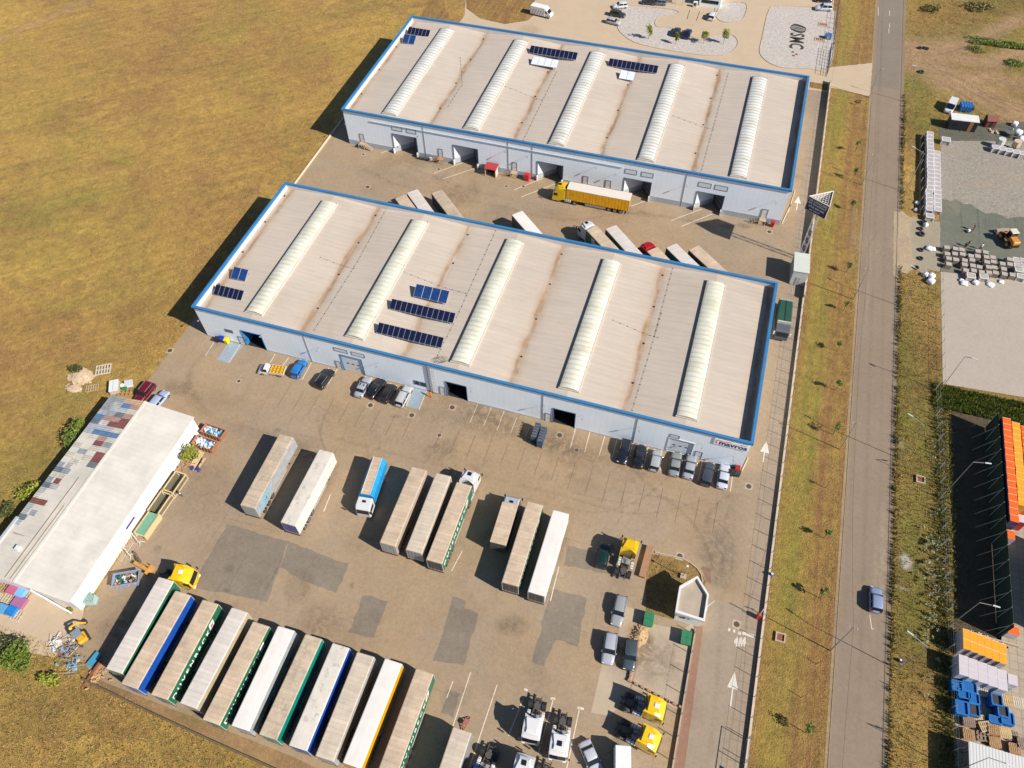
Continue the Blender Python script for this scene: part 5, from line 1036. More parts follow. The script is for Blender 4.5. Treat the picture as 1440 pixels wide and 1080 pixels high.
# ---------------- fences & walls ----------------
FC=M('fence_concrete',(.38,.3,.22),.85,0,.25,1.2); POST=M('fence_post',(.3,.29,.27),.7,.2,.2)
t=thing('fence',(106.3,0,0),0,'long fence of concrete base and thin posts between yard and grass verge','fence')
m=MB()
m.box(-.12,.12,-69,41.5,0,.42,FC); m.box(-.12,.12,41.501,118,0,1.15,FC)
m.build('base_wall',t)
m=MB(); m.box(-.16,.16,-69,41.5,.42,.5,M('fence_coping',(.5,.4,.3),.8,0,.2)); m.box(-.16,.16,41.501,118,1.15,1.25,MATS['fence_coping']); m.build('coping',t)
for k in range(68):
    y=-68.5+k*2.75; 
    m=MB(); m.box(-.035,.035,y-.035,y+.035,.45 if y<41.5 else 1.2,2.5,POST); m.build('post',t)
for z in (2.45,):
    m=MB(); m.tube((0,-68.5,z),(0,41.5,z),.012,POST,4); m.build('wire',t)
# gate with sign at the south end
t=thing('sliding_gate',(106.0,-47.5,0),0,'metal frame gate with a small sign plate at the south end of the long fence','gate')
m=MB()
for y in (-6.3,-3.2,0,3.2,6.3): m.tube((0,y,0),(0,y,2.7),.05,POST,5)
for z in (.25,2.7): m.tube((0,-6.3,z),(0,6.3,z),.05,POST,5)
m.build('frame',t); m=MB(); m.box(-.05,.02,.2,1.6,1.5,2.3,M('sign_dark',(.1,.12,.16),.6,0,0)); m.build('sign_plate',t)
m=MB(); m.tube((0,-3.2,2.7),(-.2,-3.2,3.4),.04,POST,5); m.box(-.5,-.1,-3.4,-3.0,3.4,3.6,WHITE); m.build('lamp',t)
# inner wall of the gate lane
t=thing('boundary_wall',(0,0,0),0,'low pale wall with thin posts between the gate lane and the bin yard','wall')
m=MB(); m.loft([[(97.05,-28.6,z0),(97.25,-28.6,z0)][::1]+[(97.25,-28.6,z1),(97.05,-28.6,z1)] for z0,z1 in ((0,.45),)]+[[(97.4,-69,0),(97.6,-69,0),(97.6,-69,.45),(97.4,-69,.45)]],FC); m.build('base_wall',t)
for k in range(14):
    y=-29.2-k*2.9; m=MB(); m.box(97.1,97.18,y-.04,y+.04,.4,2.1,POST); m.build('post',t)
for z in (2.05,): m=MB(); m.tube((97.1,-28.7,z),(97.5,-69,z),.012,POST,4); m.build('wire',t)
t=thing('brick_wall',(88.3,-19.9,0),R(-2),'short low red brick wall west of the grass corner','wall'); m=MB(); m.box(-.45,.45,-3.2,2.0,0,.55,M('old_brick',(.25,.11,.06),.9,0,.3,2)); m.build('wall',t)
m=MB(); m.box(-.5,.5,-3.25,2.05,.55,.62,M('brick_cap',(.3,.17,.1),.9,0,.2,2)); m.build('coping',t)
# curved kerb round grass corner
m=MB(); kp=[G(u,v) for u,v in [(921,777),(940,781),(958,785),(970,791),(980,799),(986,808),(988,818)]]
for a,b in zip(kp[:-1],kp[1:]):
    d=(b-a).normalized(); n_=Vector((-d.y,d.x,0))*.09; m.loft([[tuple(p-n_),tuple(p+n_),tuple(p+n_+Vector((0,0,.18))),tuple(p-n_+Vector((0,0,.18)))] for p in (a,b)],CONC2)
m.build('corner_kerb',kind='structure')
m=MB(); m.box(-4.75,-4.45,36.5,63.5,0,.3,M('west_kerb_stone',(.62,.5,.37),.8,0,.1)); m.build('west_kerb',kind='structure')
m=MB(); m.box(-4.75,-4.5,63.6,114,0,.3,MATS['west_kerb_stone']); m.build('west_kerb_north',kind='structure')
m=MB()
for a in [(1099,316,1112,288),(1108,300,1118,268),(1043,663,1052,644)]:
    p=G(a[0],a[1]); q=G(a[2],a[3]); d=(q-p).normalized(); n_=Vector((-d.y,d.x,0))*.07; m.loft([[tuple(w-n_),tuple(w+n_),tuple(w+n_+Vector((0,0,.15))),tuple(w-n_+Vector((0,0,.15)))] for w in (p,q)],MATS['west_kerb_stone'])
m.build('wall_kerb',kind='structure')
# low retaining edge south of the trailer row, dark colour paints its shadow line
m=MB(); kp=[Vector((*q,0)) for q in ((16.5,-60.9),(28,-61.9),(39,-62.6),(75,-64.6))]
for a,b in zip(kp[:-1],kp[1:]):
    d=(b-a).normalized(); n_=Vector((-d.y,d.x,0))*.12; m.loft([[tuple(p-n_),tuple(p+n_),tuple(p+n_+Vector((0,0,.45))),tuple(p-n_+Vector((0,0,.45)))] for p in (a,b)],M('edge_shadow_dark',(.12,.085,.05),.95,0,.4,2))
m.build('retaining_edge',kind='structure')
sheet('earth_strip',[(15.5,-59.0),(18.8,-60.3),(49.0,-61.0),(75,-63),(75,-64.6),(39,-62.6),(28,-61.9),(16.5,-60.9)],-.015,asphalt('earth',(.28,.175,.08),.3,fine=.35))
# road kerb edges
m=MB(); m.box(123.22,123.4,-90,260,0,.05,M('kerb_stone_dark',(.2,.16,.11),.9,0,.3)); m.box(116.5,116.58,-90,112,-.02,.05,M('kerb_stone',(.3,.225,.14),.9,0,.35)); m.build('road_kerb',kind='structure')
# barriers
t=thing('barrier',(105.5,-24.1,0),0,'red barrier post with raised white boom at the boundary fence','barrier'); m=MB(); m.box(-.3,.3,-.3,.3,0,1.15,M('barrier_red',(.4,.04,.03),.5,0,.1),bev=.04); m.build('housing',t); m=MB(); m.box(-.05,.05,-.05,.05,1.0,3.4,WHITE); m.build('boom',t)
t=thing('barrier',(97.9,-25.4,0),0,'pale barrier box with a raised striped boom beside the gatehouse','barrier'); m=MB(); m.box(-.28,.28,-.28,.28,0,1.1,WHITE,bev=.04); m.build('housing',t); m=MB(); m.tube((0,0,1.0),(.9,.9,2.4),.06,WHITE,6); m.build('boom',t)
t=thing('camera_pole',(94.1,-21.1,0),0,'thin pole on a concrete block in the grass corner','pole'); m=MB(); m.tube((0,0,.3),(0,0,3.9),.05,STEEL,6); m.build('pole',t); m=MB(); m.box(-.45,.45,-.4,.4,0,.35,FC); m.build('base',t); m=MB(); m.box(-.15,.15,-.15,.15,3.9,4.05,WHITE); m.build('camera',t)
# billboard
t=thing('billboard',(104.7,52.6,0),0,'tall three-sided dark blue advertising board on a lattice mast beside the boundary fence','billboard')
A,B,D=(-2.55,-.15),(1.25,-2.1),(1.65,2.6); z1=15.55; z0=12.6
BD=M('board_blue',(.012,.018,.07),.45,0,.08); LAT=M('lattice_steel',(.5,.48,.47),.6,.2,.15)
m=MB()
for s in (-.45,.45):
    for q in (-.45,.45): m.tube((s,q,0),(s,q,z1-.5),.055,LAT,5)
for k in range(15):
    for (p,q) in (((-.45,-.45),(.45,-.45)),((.45,-.45),(.45,.45)),((.45,.45),(-.45,.45)),((-.45,.45),(-.45,-.45))):
        a,b=(p,q) if k%2 else (q,p); m.tube((*a,k),(*b,k+1),.025,LAT,4)
m.build('mast',t)
for p,q in ((A,B),(B,D),(D,A)):
    m=MB(); d=(Vector(q)-Vector(p)).normalized(); n_=Vector((-d.y,d.x))*.05
    m.loft([[(p[0]-n_.x,p[1]-n_.y,z),(q[0]-n_.x,q[1]-n_.y,z),(q[0]+n_.x,q[1]+n_.y,z),(p[0]+n_.x,p[1]+n_.y,z)] for z in (z0,z1)],BD if (p,q)==(A,B) else M('board_white',(.6,.57,.55),.5,0,.05)); o=m.build('board_panel',t)
    if (p,q)==(A,B):
        xa=Vector((d.x,d.y,0)); ny=Vector((d.y,-d.x,0)); ct=Vector(((p[0]+q[0])/2,(p[1]+q[1])/2,0))
        for txt,zz,sz,xo in (('DE VÂNZARE',15.02,.62,0),('DE ÎNCHIRIAT',14.42,.58,0),('0733 800 800',13.72,.58,0),('parc industrial',13.1,.36,-.2)):
            org=ct+xa*xo+ny*.062+Vector((0,0,zz)); lettering(txt,sz,WTXT,frame_m(org,xa,(0,0,1),ny),o,'lettering',.01)
m=MB()
for k in range(9):
    f=k/8; a=Vector(A).lerp(Vector(B),f); b=Vector(A).lerp(Vector(D),f); m.tube((*a,z1-.1),(*b,z1-.1),.05,LAT,4); m.tube((*a,z1-.2),(*Vector(D).lerp(Vector(B),f),z1-.2),.035,LAT,4); m.tube((*a,z0+.4),(*b,z0+.4),.03,LAT,4)
for p,q in ((A,B),(B,D),(D,A)): m.tube((*p,z1),(*q,z1),.09,M('board_frame',(.62,.56,.5),.5,0,.1),5); m.tube((*p,z0),(*q,z0),.07,MATS['board_frame'],5); m.tube((*p,z0),(*p,z1),.07,MATS['board_frame'],5)
m.build('lattice_top',t)
# container beside the fence
t=thing('storage_tank',(104.6,47.6,0),R(3),'pale green grey cabin beside the boundary fence below the advertising board','cabin')
m=MB(); CB=M('cabin_grey',(.46,.48,.47),.6,0,.15,.8); m.box(-1.4,1.4,-2.6,2.6,0,3.6,CB)
for k in range(9): m.box(-1.44,1.44,-2.4+k*.6-.04,-2.4+k*.6+.04,.1,3.5,CB)
m.build('body',t); m=MB(); m.box(-1.5,1.5,-2.7,2.7,3.6,3.72,M('cabin_roof',(.5,.53,.48),.6,0,.08)); m.build('roof',t); m=MB(); m.box(-.5,.3,-2.66,-2.61,.1,2.1,M('cabin_door',(.35,.37,.38),.6,0,.1)); m.build('door',t)
# ---------------- street lamps and poles ----------------
def pole(u,v,h,label,arm=None,cable=False,group=None,r=.09):
    c=G(u,v); t=thing('street_lamp' if arm else 'utility_pole',(c.x,c.y,0),0,label,'street lamp' if arm else 'pole',group)
    m=MB(); m.tube((0,0,0),(0,0,h),r,STEEL if arm else M('pole_concrete',(.3,.26,.22),.8,0,.2),7,r*.55); m.build('pole',t)
    if arm:
        m=MB(); m.tube((0,0,h-.05),(arm[0],arm[1],h+.35),.06,STEEL,5); m.build('arm',t); m=MB(); d=Vector(arm).normalized(); p=Vector(arm); m.tube((p.x-d.x*.1,p.y-d.y*.1,h+.36),(p.x+d.x*.75,p.y+d.y*.75,h+.42),.12,WHITE,6,.09); m.build('lamp_head',t)
    else:
        m=MB(); m.tube((-.6,0,h-.5),(.6,0,h-.5),.045,POST,5)
        for x in (-.5,0,.5): m.cyl(x,0,h-.45,h-.25,.05,WHITE,6)
        m.build('crossarm',t)
    return c
wp='power poles in the verge west of the road'
PL=[(1167.5,915,9.9,'power pole in the verge level with the gatehouse'),(1181,632,8.2,'power pole in the verge level with the mavros corner of the near warehouse'),(1200,421,8.4,'power pole in the verge level with the green refuse lorry'),(1212,260,8.2,'power pole in the verge level with the advertising board'),(1222,137,8.0,'power pole at the corner of the concrete driveway')]
pc=[pole(u,v,h,l,group=wp) for u,v,h,l in PL]
pc=[pole(1232,-8,8.,'power pole at the top edge west of the road',group=wp)]*0+pc
t=thing('overhead_cable',(0,0,0),0,'thin overhead cable strung between the power poles along the verge','cable')
allp=[Vector((c.x,c.y,PL[i][2]-.3)) for i,c in enumerate(pc)]; allp=[Vector((115.4,-75,9.5))]+allp+[Vector((115.8,165,8.))]
m=MB()
for a,b in zip(allp[:-1],allp[1:]):
    p=a
    for k in range(1,9): q=a.lerp(b,k/8); q.z-=1.0*math.sin(PI*k/8); m.tube(p,q,.014,BLACK,3); p=q
m.build('wire',t)
el='lamp posts along the east side of the road'
for u,v,h,l,arm in [(1262,942,10,'street lamp nearest the bottom in the weedy strip east of the road',(-2.0,.9)),(1265,645,10,'street lamp in the weedy strip level with the orange stacks',(-2.0,.9)),(1269,432,9.2,'street lamp beside the gravel entry opposite the refuse lorry',(-1.6,.7)),(1273,270,10,'street lamp beside the row of white crates',(-2.0,.9)),(1275,144,8.5,'street lamp by the tyres at the dirt track',(-1.5,.6))]: pole(u,v,h,l,arm,group=el,r=.07)
el2='lamp posts inside the east parcels'
for u,v,h,l,arm in [(1321,550,9.8,'lamp post at the corner of the pale concrete slab',(1.0,-.4)),(1332,690,9.0,'lamp post arching over the dark shade beside the orange stacks',(1.6,.1)),(1335,880,9.2,'lamp post arching over the dark shade above the yellow brick pallets',(1.6,-.1)),(1343,1085,9.0,'lamp post at the bottom edge over the corrugated white roof',(1.8,-.2))]: pole(u,v,h,l,arm,group=el2,r=.07)
# ---------------- foliage ----------------
def leafmat(name,a,b_):
    m,n,b=nodes(name,.6); v=pos(n); n.links.new(ramp(n,noise(n,v,2.2,4,.7),[(.3,a),(.7,b_)]),b.inputs['Base Color']); b.inputs['Subsurface Weight'].default_value=0; return m
LG=leafmat('leaf_green',(.055,.1,.014),(.18,.23,.025)); LY=leafmat('leaf_yellow_green',(.15,.19,.015),(.3,.3,.03)); LD=leafmat('leaf_dark',(.035,.05,.012),(.09,.1,.02)); DRYL=leafmat('dry_weed',(.22,.135,.04),(.4,.26,.085)); LGRY=leafmat('thistle',(.2,.21,.1),(.36,.36,.22)); WEED0=leafmat('scrub_olive',(.09,.08,.022),(.22,.18,.045)); BARK=M('bark',(.14,.1,.07),.9,0,.3,4)
def leaves(m,cx,cy,cz,rx,ry,rz,n_,s,mat,r):
    lobes=[(r.uniform(-.55,.55)*rx,r.uniform(-.55,.55)*ry,r.uniform(-.5,.5)*rz,r.uniform(.35,.65)) for _ in range(7)]
    for _ in range(n_):
        lx,ly,lz,lr=r.choice(lobes); 
        while 1:
            a,b,c=r.uniform(-1,1),r.uniform(-1,1),r.uniform(-1,1); q=a*a+b*b+c*c
            if .15<q<1: break
        p=Vector((cx+lx+a*rx*lr,cy+ly+b*ry*lr,cz+lz+c*rz*lr)); u=Vector((r.uniform(-1,1),r.uniform(-1,1),r.uniform(-.6,.6))).normalized(); w=u.cross(Vector((r.uniform(-1,1),r.uniform(-1,1),r.uniform(-1,1)))).normalized(); k=s*r.uniform(.6,1.3)
        m.add([tuple(p-u*k),tuple(p+w*k*.45),tuple(p+u*k),tuple(p-w*k*.45)],[(0,1,2,3)],mat)
def tree(u,v,h,cr,label,mat=LG,group=None,n_=260,s=.17,trunk=.4,cat='tree',name='young_tree',elong=1.0):
    c=G(u,v); r=random.Random(int(u*7+v)); t=thing(name,(c.x,c.y,0),r.uniform(0,6),label,cat,group)
    m=MB(); m.tube((0,0,0),(.04,.02,h*.55),.06,BARK,6,.04); m.tube((.04,.02,h*.55),(0,0,h*.9),.04,BARK,5,.012)
    for k in range(6): a=k*1.1; z=h*(trunk+.08*k); m.tube((.03,.02,z),(cr*.7*math.cos(a),cr*.7*math.sin(a),z+cr*.6),.02,BARK,4,.008)
    m.build('trunk',t)
    m=MB(); zc=h*(1+trunk)/2; leaves(m,0,0,zc,cr,cr,h*(1-trunk)/2*1.15,n_,s,mat,r); m.build('crown',t)
for u,v,l in [(912,55,'leftmost tree in the gravel bed behind the far warehouse'),(950,62,'small tree in the gravel bed below the dark cars'),(989,61,'bushy tree in the gravel bed right of the navy saloon'),(1017,62,'rightmost tall tree in the gravel bed')]:
    tree(u,v,{912:4.3,950:3.2,989:3.2,1017:4.5}[u],{912:1.0,950:.8,989:1.1,1017:1.1}[u],l,LY if u!=950 else LG,'trees in the gravel bed',520,.2,.28)
gs='saplings in the grass verge west of the road'
for u,v,h,cr,l in [(1202,214,3.0,.55,'sapling in the verge nearest the driveway, level with the far warehouse corner'),(1199,253,3.0,.6,'sapling just above the power pole by the advertising board'),(1197,296,2.6,.55,'sapling right of the advertising board'),(1190,383,2.6,.55,'sapling level with the cabin and refuse lorry nose'),(1186,437,2.4,.5,'sapling below the power pole by the refuse lorry'),(1177,494,2.6,.55,'sapling level with the lower end of the near roof trim'),(1175,549,2.8,.6,'sapling between two others above the power pole by the mavros corner'),(1171,611,3.0,.65,'sapling directly left of the power pole by the mavros corner'),(1159,757,2.8,.5,'sapling below the bare one in the verge'),(1153,841,3.0,.6,'sapling in the verge level with the gatehouse roof'),(1132,1030,3.2,.6,'lowest sapling in the verge near the bottom')]: tree(u,v,h*1.1,cr*1.15,l,LG,gs,260,.15,.5,'sapling','sapling')
for u,v,h,cr,l in [(1161,686,2.4,.35,'nearly bare sapling in the verge above the bare strip'),(1204,147,1.4,.5,'low dry bush by the driveway corner pole')]: tree(u,v,h,cr,l,DRYL,None,70,.12,.4,'sapling','sapling')
for i,(u,v,l) in enumerate([(1149,934,'short bare stump stake in the verge, upper one'),(1127,981,'short bare stump stake in the verge, lower one'),(1178,325,'bare stake in the verge below the advertising board')]):
    c=G(u,v); m=MB(); m.tube((0,0,0),(.1,.05,1.6),.05,BARK,5,.03); m.tube((.05,.02,.9),(.35,.2,1.4),.025,BARK,4); m.tube((.05,.02,.7),(-.2,.1,1.1),.02,BARK,4); m.build('sapling_stake',None,(c.x,c.y,0),label=l,cat='stake')
def bush(u,v,rx,ry,h,label,mat=LG,n_=500,s=.22,group=None,z=0):
    if h>3: z=h*.5
    c=G(u,v,z); r=random.Random(int(u+v*3)); t=thing('bush',(c.x,c.y,0),0,label,'bush',group); m=MB(); leaves(m,0,0,h*.5,rx,ry,h*.55,n_,s,mat,r); m.build('foliage',t)
    m=MB()
    for k in range(5): a=k*1.26; m.tube((.1*math.cos(a),.1*math.sin(a),0),(rx*.5*math.cos(a),ry*.5*math.sin(a),h*.7),.04,BARK,4,.015)
    m.build('stem',t)
bush(104,608,1.7,3.4,3.6,'green bush in the shade behind the shed, beside the patched sheets',LG,1300)
bush(41,690,1.5,2.6,3.2,'green bush behind the shed near the lower patched sheets',LY,600)
bush(10,725,1.6,2.0,2.6,'dark bush at the left edge behind the shed',LD,500)
bush(267,640,1.3,1.6,3.6,'bright yellow green bush at the shed corner beside the skips',LY,900,.2)
bush(38,928,2.6,2.2,2.8,'large green bush at the lower left below the pallets',LG,1900)
bush(15,915,2.2,1.6,2.2,'bush at the left edge beside the large green bush',LD,700)
bush(70,955,2.0,1.2,1.4,'low light green bush beside the scrap heap',LY,500)
bush(108,521,2.0,1.2,1.2,'low green bush on the rubble heap in the field',LD,380)
bush(101,860,.6,.5,.8,'small weed clump at the south corner of the shed',LY,120)
bush(1207,44+100,.6,.5,.7,'weed clump beside the driveway pole',LD,80)
bush(1405,63,8.5,2.4,1.0,'long green thicket between the two dirt tracks',LG,2600,.22)
bush(1372,71,3,1.5,.8,'small green thicket at the west tip of the long one between the tracks',LG,500,.2)
bush(1432,92,4,2.2,.8,'green thicket at the right edge below the lower dirt track',LG,800,.22)
bush(1310,15,2.5,2.5,1.3,'olive thicket in the dry grass at the upper right',WEED0,700,.25)
bush(1372,12,6,3,1.2,'broad brown green thicket at the top edge on the right',WEED0,1200,.28)
# scattered growth as stuff
WEED=leafmat('weed_olive',(.08,.08,.018),(.2,.18,.035)); DRYL2=leafmat('dry_gold',(.24,.15,.05),(.36,.24,.09))
def tufts(name,label,n_,area,h,mats,seed,wd=.35,blades=5,dens=None):
    r=random.Random(seed); m=MB()
    for _ in range(n_):
        x,y=area(r)
        if dens and not dens(x,y,r): continue
        mt=r.choice(mats); hh=h*r.uniform(.5,1.4); w=wd*r.uniform(.6,1.3)
        for k in range(blades):
            a=r.uniform(0,2*PI); dx,dy=math.cos(a),math.sin(a); b=w*r.uniform(.3,1)
            m.add([(x-dy*w*.16,y+dx*w*.16,-.02),(x+dy*w*.16,y-dx*w*.16,-.02),(x+dx*b,y+dy*b,hh*r.uniform(.5,1))],[(0,1,2)],mt)
    return m.build(name,label=label,cat='vegetation',kind='stuff')
tufts('weeds','tall mixed weeds growing along the strip east of the road',5000,lambda r:(min(132.3,124.0+abs(r.gauss(0,1))*4.2) if r.random()<.6 else r.uniform(124,132.4),r.uniform(-60,62)),.32,[WEED,DRYL,WEED,DRYL,DRYL2],1,.24,4,lambda x,y,r: not(54.5<y<75) and not(x>131.4 and y>26))
tufts('tall_weeds','dense green weeds beside the fence of the east parcel',3600,lambda r:(r.gauss(131.3,.8),r.uniform(-45,27)),.7,[LG,WEED,WEED,LGRY],2,.3,5)
tufts('weeds','green weeds along the south edge of the pale slab',3600,lambda r:(r.uniform(130,150),r.uniform(22.3,27.6)),.8,[LG,WEED,LG],3,.35,6)
_m=MB(); _r=random.Random(4)
for _ in range(75):
    x=_r.gauss(129.2,.8); y=_r.uniform(-21,-4) if _r.random()<.8 else _r.uniform(-30,20)
    leaves(_m,x,y,.6,.32,.32,.3,26,.14,LGRY,_r)
_m.build('thistles',label='pale grey green thistles in the weedy strip beside the blue grey car',cat='vegetation',kind='stuff')
tufts('roadside_weeds','dark ragged weeds hanging over the east edge of the road',2600,lambda r:(123.75+abs(r.gauss(0,.3)),r.uniform(-60,118)),.8,[WEED,LD,DRYL],14,.35,5,lambda x,y,r: not(56<y<74) and r.random()<.35+.65*abs(math.sin(y*.37)*math.sin(y*.11)))
tufts('dry_grass','dry grass tufts in the southern field corner',9000,lambda r:(r.uniform(-5,60),r.uniform(-74,-58)),.26,[DRYL,DRYL2,DRYL,WEED],5,.3,4,lambda x,y,r: y<-60-(x-19)*.115-.6 or (x<16 and y<-58))
tufts('dry_grass','dry grass tufts in the field beside the shed and warehouse',9000,lambda r:(-5.2-abs(r.gauss(0,7)),r.uniform(-50,36)),.2,[DRYL,DRYL2,DRYL],6,.25,3)
tufts('dry_grass','ragged grass along the foot of the boundary fence and verge',4000,lambda r:(r.choice([106.6,115.6])+r.gauss(0,.3),r.uniform(-66,112)),.14,[DRYL,DRYL2,WEED],8,.18,4,lambda x,y,r: x<115.6)
tufts('dry_grass','rough grass around the dirt tracks',7000,lambda r:(r.uniform(124.2,175),r.uniform(104,175)),.28,[DRYL,DRYL2,DRYL,WEED],9,.3,4,lambda x,y,r: masks(x,y)[0]<.3)
tufts('grass','short grass inside the corner plot by the gatehouse',500,lambda r:(r.uniform(89,96),r.uniform(-27,-18.6)),.2,[DRYL,LD],10,.25,4,lambda x,y,r:(x-89)*.35+(y+18.5)<0.2)
# ---------------- clutter by the shed ----------------
def skip(u,v,rz,L,Wd,col,label,load,z=.9,group=None,loadlabel=None):
    c=G(u,v,z); t=thing('skip',(c.x,c.y,0),rz,label,'skip',group); h=L/2; w=Wd/2; m=MB()
    m.loft([[(-h+.35,-w+.1,.1),(h-.35,-w+.1,.1),(h-.35,w-.1,.1),(-h+.35,w-.1,.1)],[(-h,-w,1.5),(h,-w,1.5),(h,w,1.5),(-h,w,1.5)]],col,False)
    m.add([(-h+.35,-w+.1,.12),(h-.35,-w+.1,.12),(h-.35,w-.1,.12),(-h+.35,w-.1,.12)],[(0,1,2,3)],col)
    for k in range(6):
        x=-h*.8+k*h*.32; m.box(x-.05,x+.05,-w-.05,-w+.02,.4,1.45,col); m.box(x-.05,x+.05,w-.02,w+.05,.4,1.45,col)
    m.build('shell',t)
    m=MB()
    for a in ((-h-.06,h+.06,-w-.06,-w+.06),(-h-.06,h+.06,w-.06,w+.06),(-h-.06,-h+.06,-w+.06,w-.06),(h-.06,h+.06,-w+.06,w-.06)): m.box(*a,1.44,1.56,col)
    m.build('rim',t)
    r=random.Random(int(u)); m=MB()
    for k in range(90):
        x=r.uniform(-h+.4,h-.4); y=r.uniform(-w+.25,w-.25); zz=r.uniform(.7,1.35); s=r.uniform(.12,.4); a=r.uniform(0,3); mt=r.choice(load)
        m.box(x-s,x+s,y-s*.4,y+s*.4,zz-.06,zz+r.uniform(.02,.2),mt,rz=a)
    m.build('waste_load',t)
SKR=M('skip_orange_rust',(.36,.13,.07),.8,0,.3,2); BAGB=M('film_blue',(.18,.34,.55),.4,0,.4,5); BAGW=M('film_white',(.6,.66,.7),.4,0,.2,5); BAGG=M('film_green',(.03,.14,.12),.4,0,.4,5); WDM=M('wood_scrap',(.5,.27,.13),.8,0,.35,5)
skip(301,608.5,R(-4),4.0,1.75,SKR,'rusty orange skip filled with blue and green film, upper of two',[BAGB,BAGW,BAGG,BAGW])
skip(289,625,R(-4),4.0,1.75,SKR,'rusty orange skip filled with white and blue film, lower of two',[BAGW,BAGB,BAGW])
skip(179,815,R(28),3.8,2.0,M('skip_blue',(.25,.3,.42),.6,0,.2,2),'pale blue skip filled with broken wood by the yellow tractor unit',[WDM,WDM,DARK,BAGW,BAGG])
def crate_frame(u,v,rz,green,label,L=4.0,Wd=1.9,h=1.3):
    c=G(u,v,h); t=thing('framed_bin',(c.x,c.y,0),rz,label,'crate','large wood framed bins along the shed wall'); m=MB(); a,b=L/2,Wd/2
    for s in (-1,1): m.box(-a,a,s*b-.09,s*b+.09,h-.14,h,WOOD2); m.box(s*a-.09,s*a+.09,-b+.09,b-.09,h-.14,h,WOOD2); m.box(-a,a,s*b-.07,s*b+.07,0,.15,WOOD2)
    for sx in (-1,1):
        for sy in (-1,1): m.box(sx*a-.07,sx*a+.07,sy*b-.07,sy*b+.07,.15,h-.14,WOOD2)
    m.build('frame',t)
    m=MB(); gm=M('bin_green',(.13,.3,.2),.6,0,.2,2) if green else M('bin_olive',(.13,.12,.08),.7,0,.3,1)
    z=h-.1 if green else .25
    m.box(-a+.1,a-.1,-b+.1,b-.1,z-.05,z,gm); 
    if not green:
        for s in (-1,1): m.box(-a+.1,a-.1,s*(b-.06)-.02,s*(b-.06)+.02,.15,h-.16,gm)
    else:
        for s in (-1,1): m.box(-a,a,s*b-.03,s*b+.03,.15,h-.14,WOOD2)
    m.build('lining',t)
crate_frame(244,679,R(88),False,'upper dark lined wood framed bin beside the motorbike')
crate_frame(225,705,R(88),False,'middle dark lined wood framed bin along the shed wall')
crate_frame(206,736,R(88),True,'lowest wood framed bin with a green top along the shed wall')
def pallet_mesh(L=1.2,Wd=1.0,h=.14,mat=WOOD,n_=7):
    m=MB()
    for k in range(n_): x=-L/2+.05+k*(L-.1)/(n_-1); m.box(x-.05*L/1.2,x+.05*L/1.2,-Wd/2,Wd/2,h-.03,h,mat)
    for y in (-Wd/2+.05,0,Wd/2-.05): m.box(-L/2,L/2,y-.05,y+.05,0,h-.031,mat)
    return m
def pallet(u,v,rz,label,L=1.2,Wd=1.0,h=.14,mat=WOOD,group=None,n_=7,z=0,tilt=0):
    c=G(u,v,z); o=pallet_mesh(L,Wd,h,mat,n_).build('pallet',None,(c.x,c.y,z),rz,label=label,cat='pallet',group=group); o.rotation_euler[0]=tilt; return o
OWHT=M('old_white_wood',(.52,.46,.38),.8,0,.2,3)
pallet(146,520,R(30),'large grey slatted pallet lying in the field above the shed',2.6,2.2,.25,OWHT,n_=6)
pallet(130,546,R(30),'small weathered pallet in the dry grass beside the rubble heap',2.2,1.4,.15,M('dry_wood',(.4,.29,.17),.9,0,.2),n_=6)
pallet(176,553,R(20),'brown pallet against the shed corner beside the grey panel',2.2,1.5,.3,WOOD,n_=4)
t=thing('white_crate',(G(161,544,.6).x,G(161,544,.6).y,0),R(-58),'white lidded box in the field above the shed','box'); m=MB(); m.box(-1.25,1.25,-.75,.75,0,.95,M('box_side',(.45,.38,.32),.8,0,.2)); m.build('body',t); m=MB(); m.box(-1.3,1.3,-.8,.8,.95,1.05,M('lid_white',(.62,.63,.6),.5,0,.1)); m.box(-1.2,1.2,-.1,-.03,1.05,1.07,M('lid_line',(.3,.34,.36),.6,0,0)); m.build('lid',t)
t=thing('leaning_panel',(G(181,538,.5).x,G(181,538,.5).y,0),R(30),'grey board leaning beside the green tub above the shed','panel'); m=MB(); m.T=Matrix.Rotation(R(25),4,'X'); m.box(-.75,.75,-.7,.7,.5,.56,M('board_grey',(.38,.4,.43),.6,0,.1)); m.build('board',t); m=MB(); m.box(-.75,.75,-.75,-.6,0,.55,WHITE); m.build('foot',t)
t=thing('garden_tub',(G(176,547).x,G(176,547).y,0),0,'green tub with a round pale lid near the shed corner','tub'); m=MB(); m.cyl(0,0,0,.5,.4,M('tub_green',(.02,.2,.07),.5,0,.1),12,.5); m.build('tub',t); m=MB(); m.cyl(-.6,.3,0,.55,.42,WHITE,12); m.build('lid',t)
def heap(u,v,rx,ry,h,mat,label,n_=120,s=(.1,.45),name='rubble_heap',mats=None,cat='rubble heap',kind=None):
    c=G(u,v); r=random.Random(int(u*3+v)); m=MB(); K=14; rings=[]
    for q,zz in ((1,0),(.75,.45),(.4,.85),(.08,1)): rings.append([(rx*q*math.cos(2*PI*i/K)*r.uniform(.85,1.1),ry*q*math.sin(2*PI*i/K)*r.uniform(.85,1.1),h*zz*r.uniform(.8,1.1)) for i in range(K)])
    m.loft(rings,mat,True,True)
    for _ in range(n_):
        a=r.uniform(0,2*PI); q=r.uniform(0,1.1)**.6; x=rx*q*math.cos(a); y=ry*q*math.sin(a); zz=max(0,h*(1-q))+.02; k=r.uniform(*s)
        m.box(x-k,x+k,y-k*.6,y+k*.6,zz-.1,zz+k*.4,r.choice(mats or [mat]),rz=r.uniform(0,3))
    o=m.build(name,None,(c.x,c.y,0),label=label,cat=cat); return o
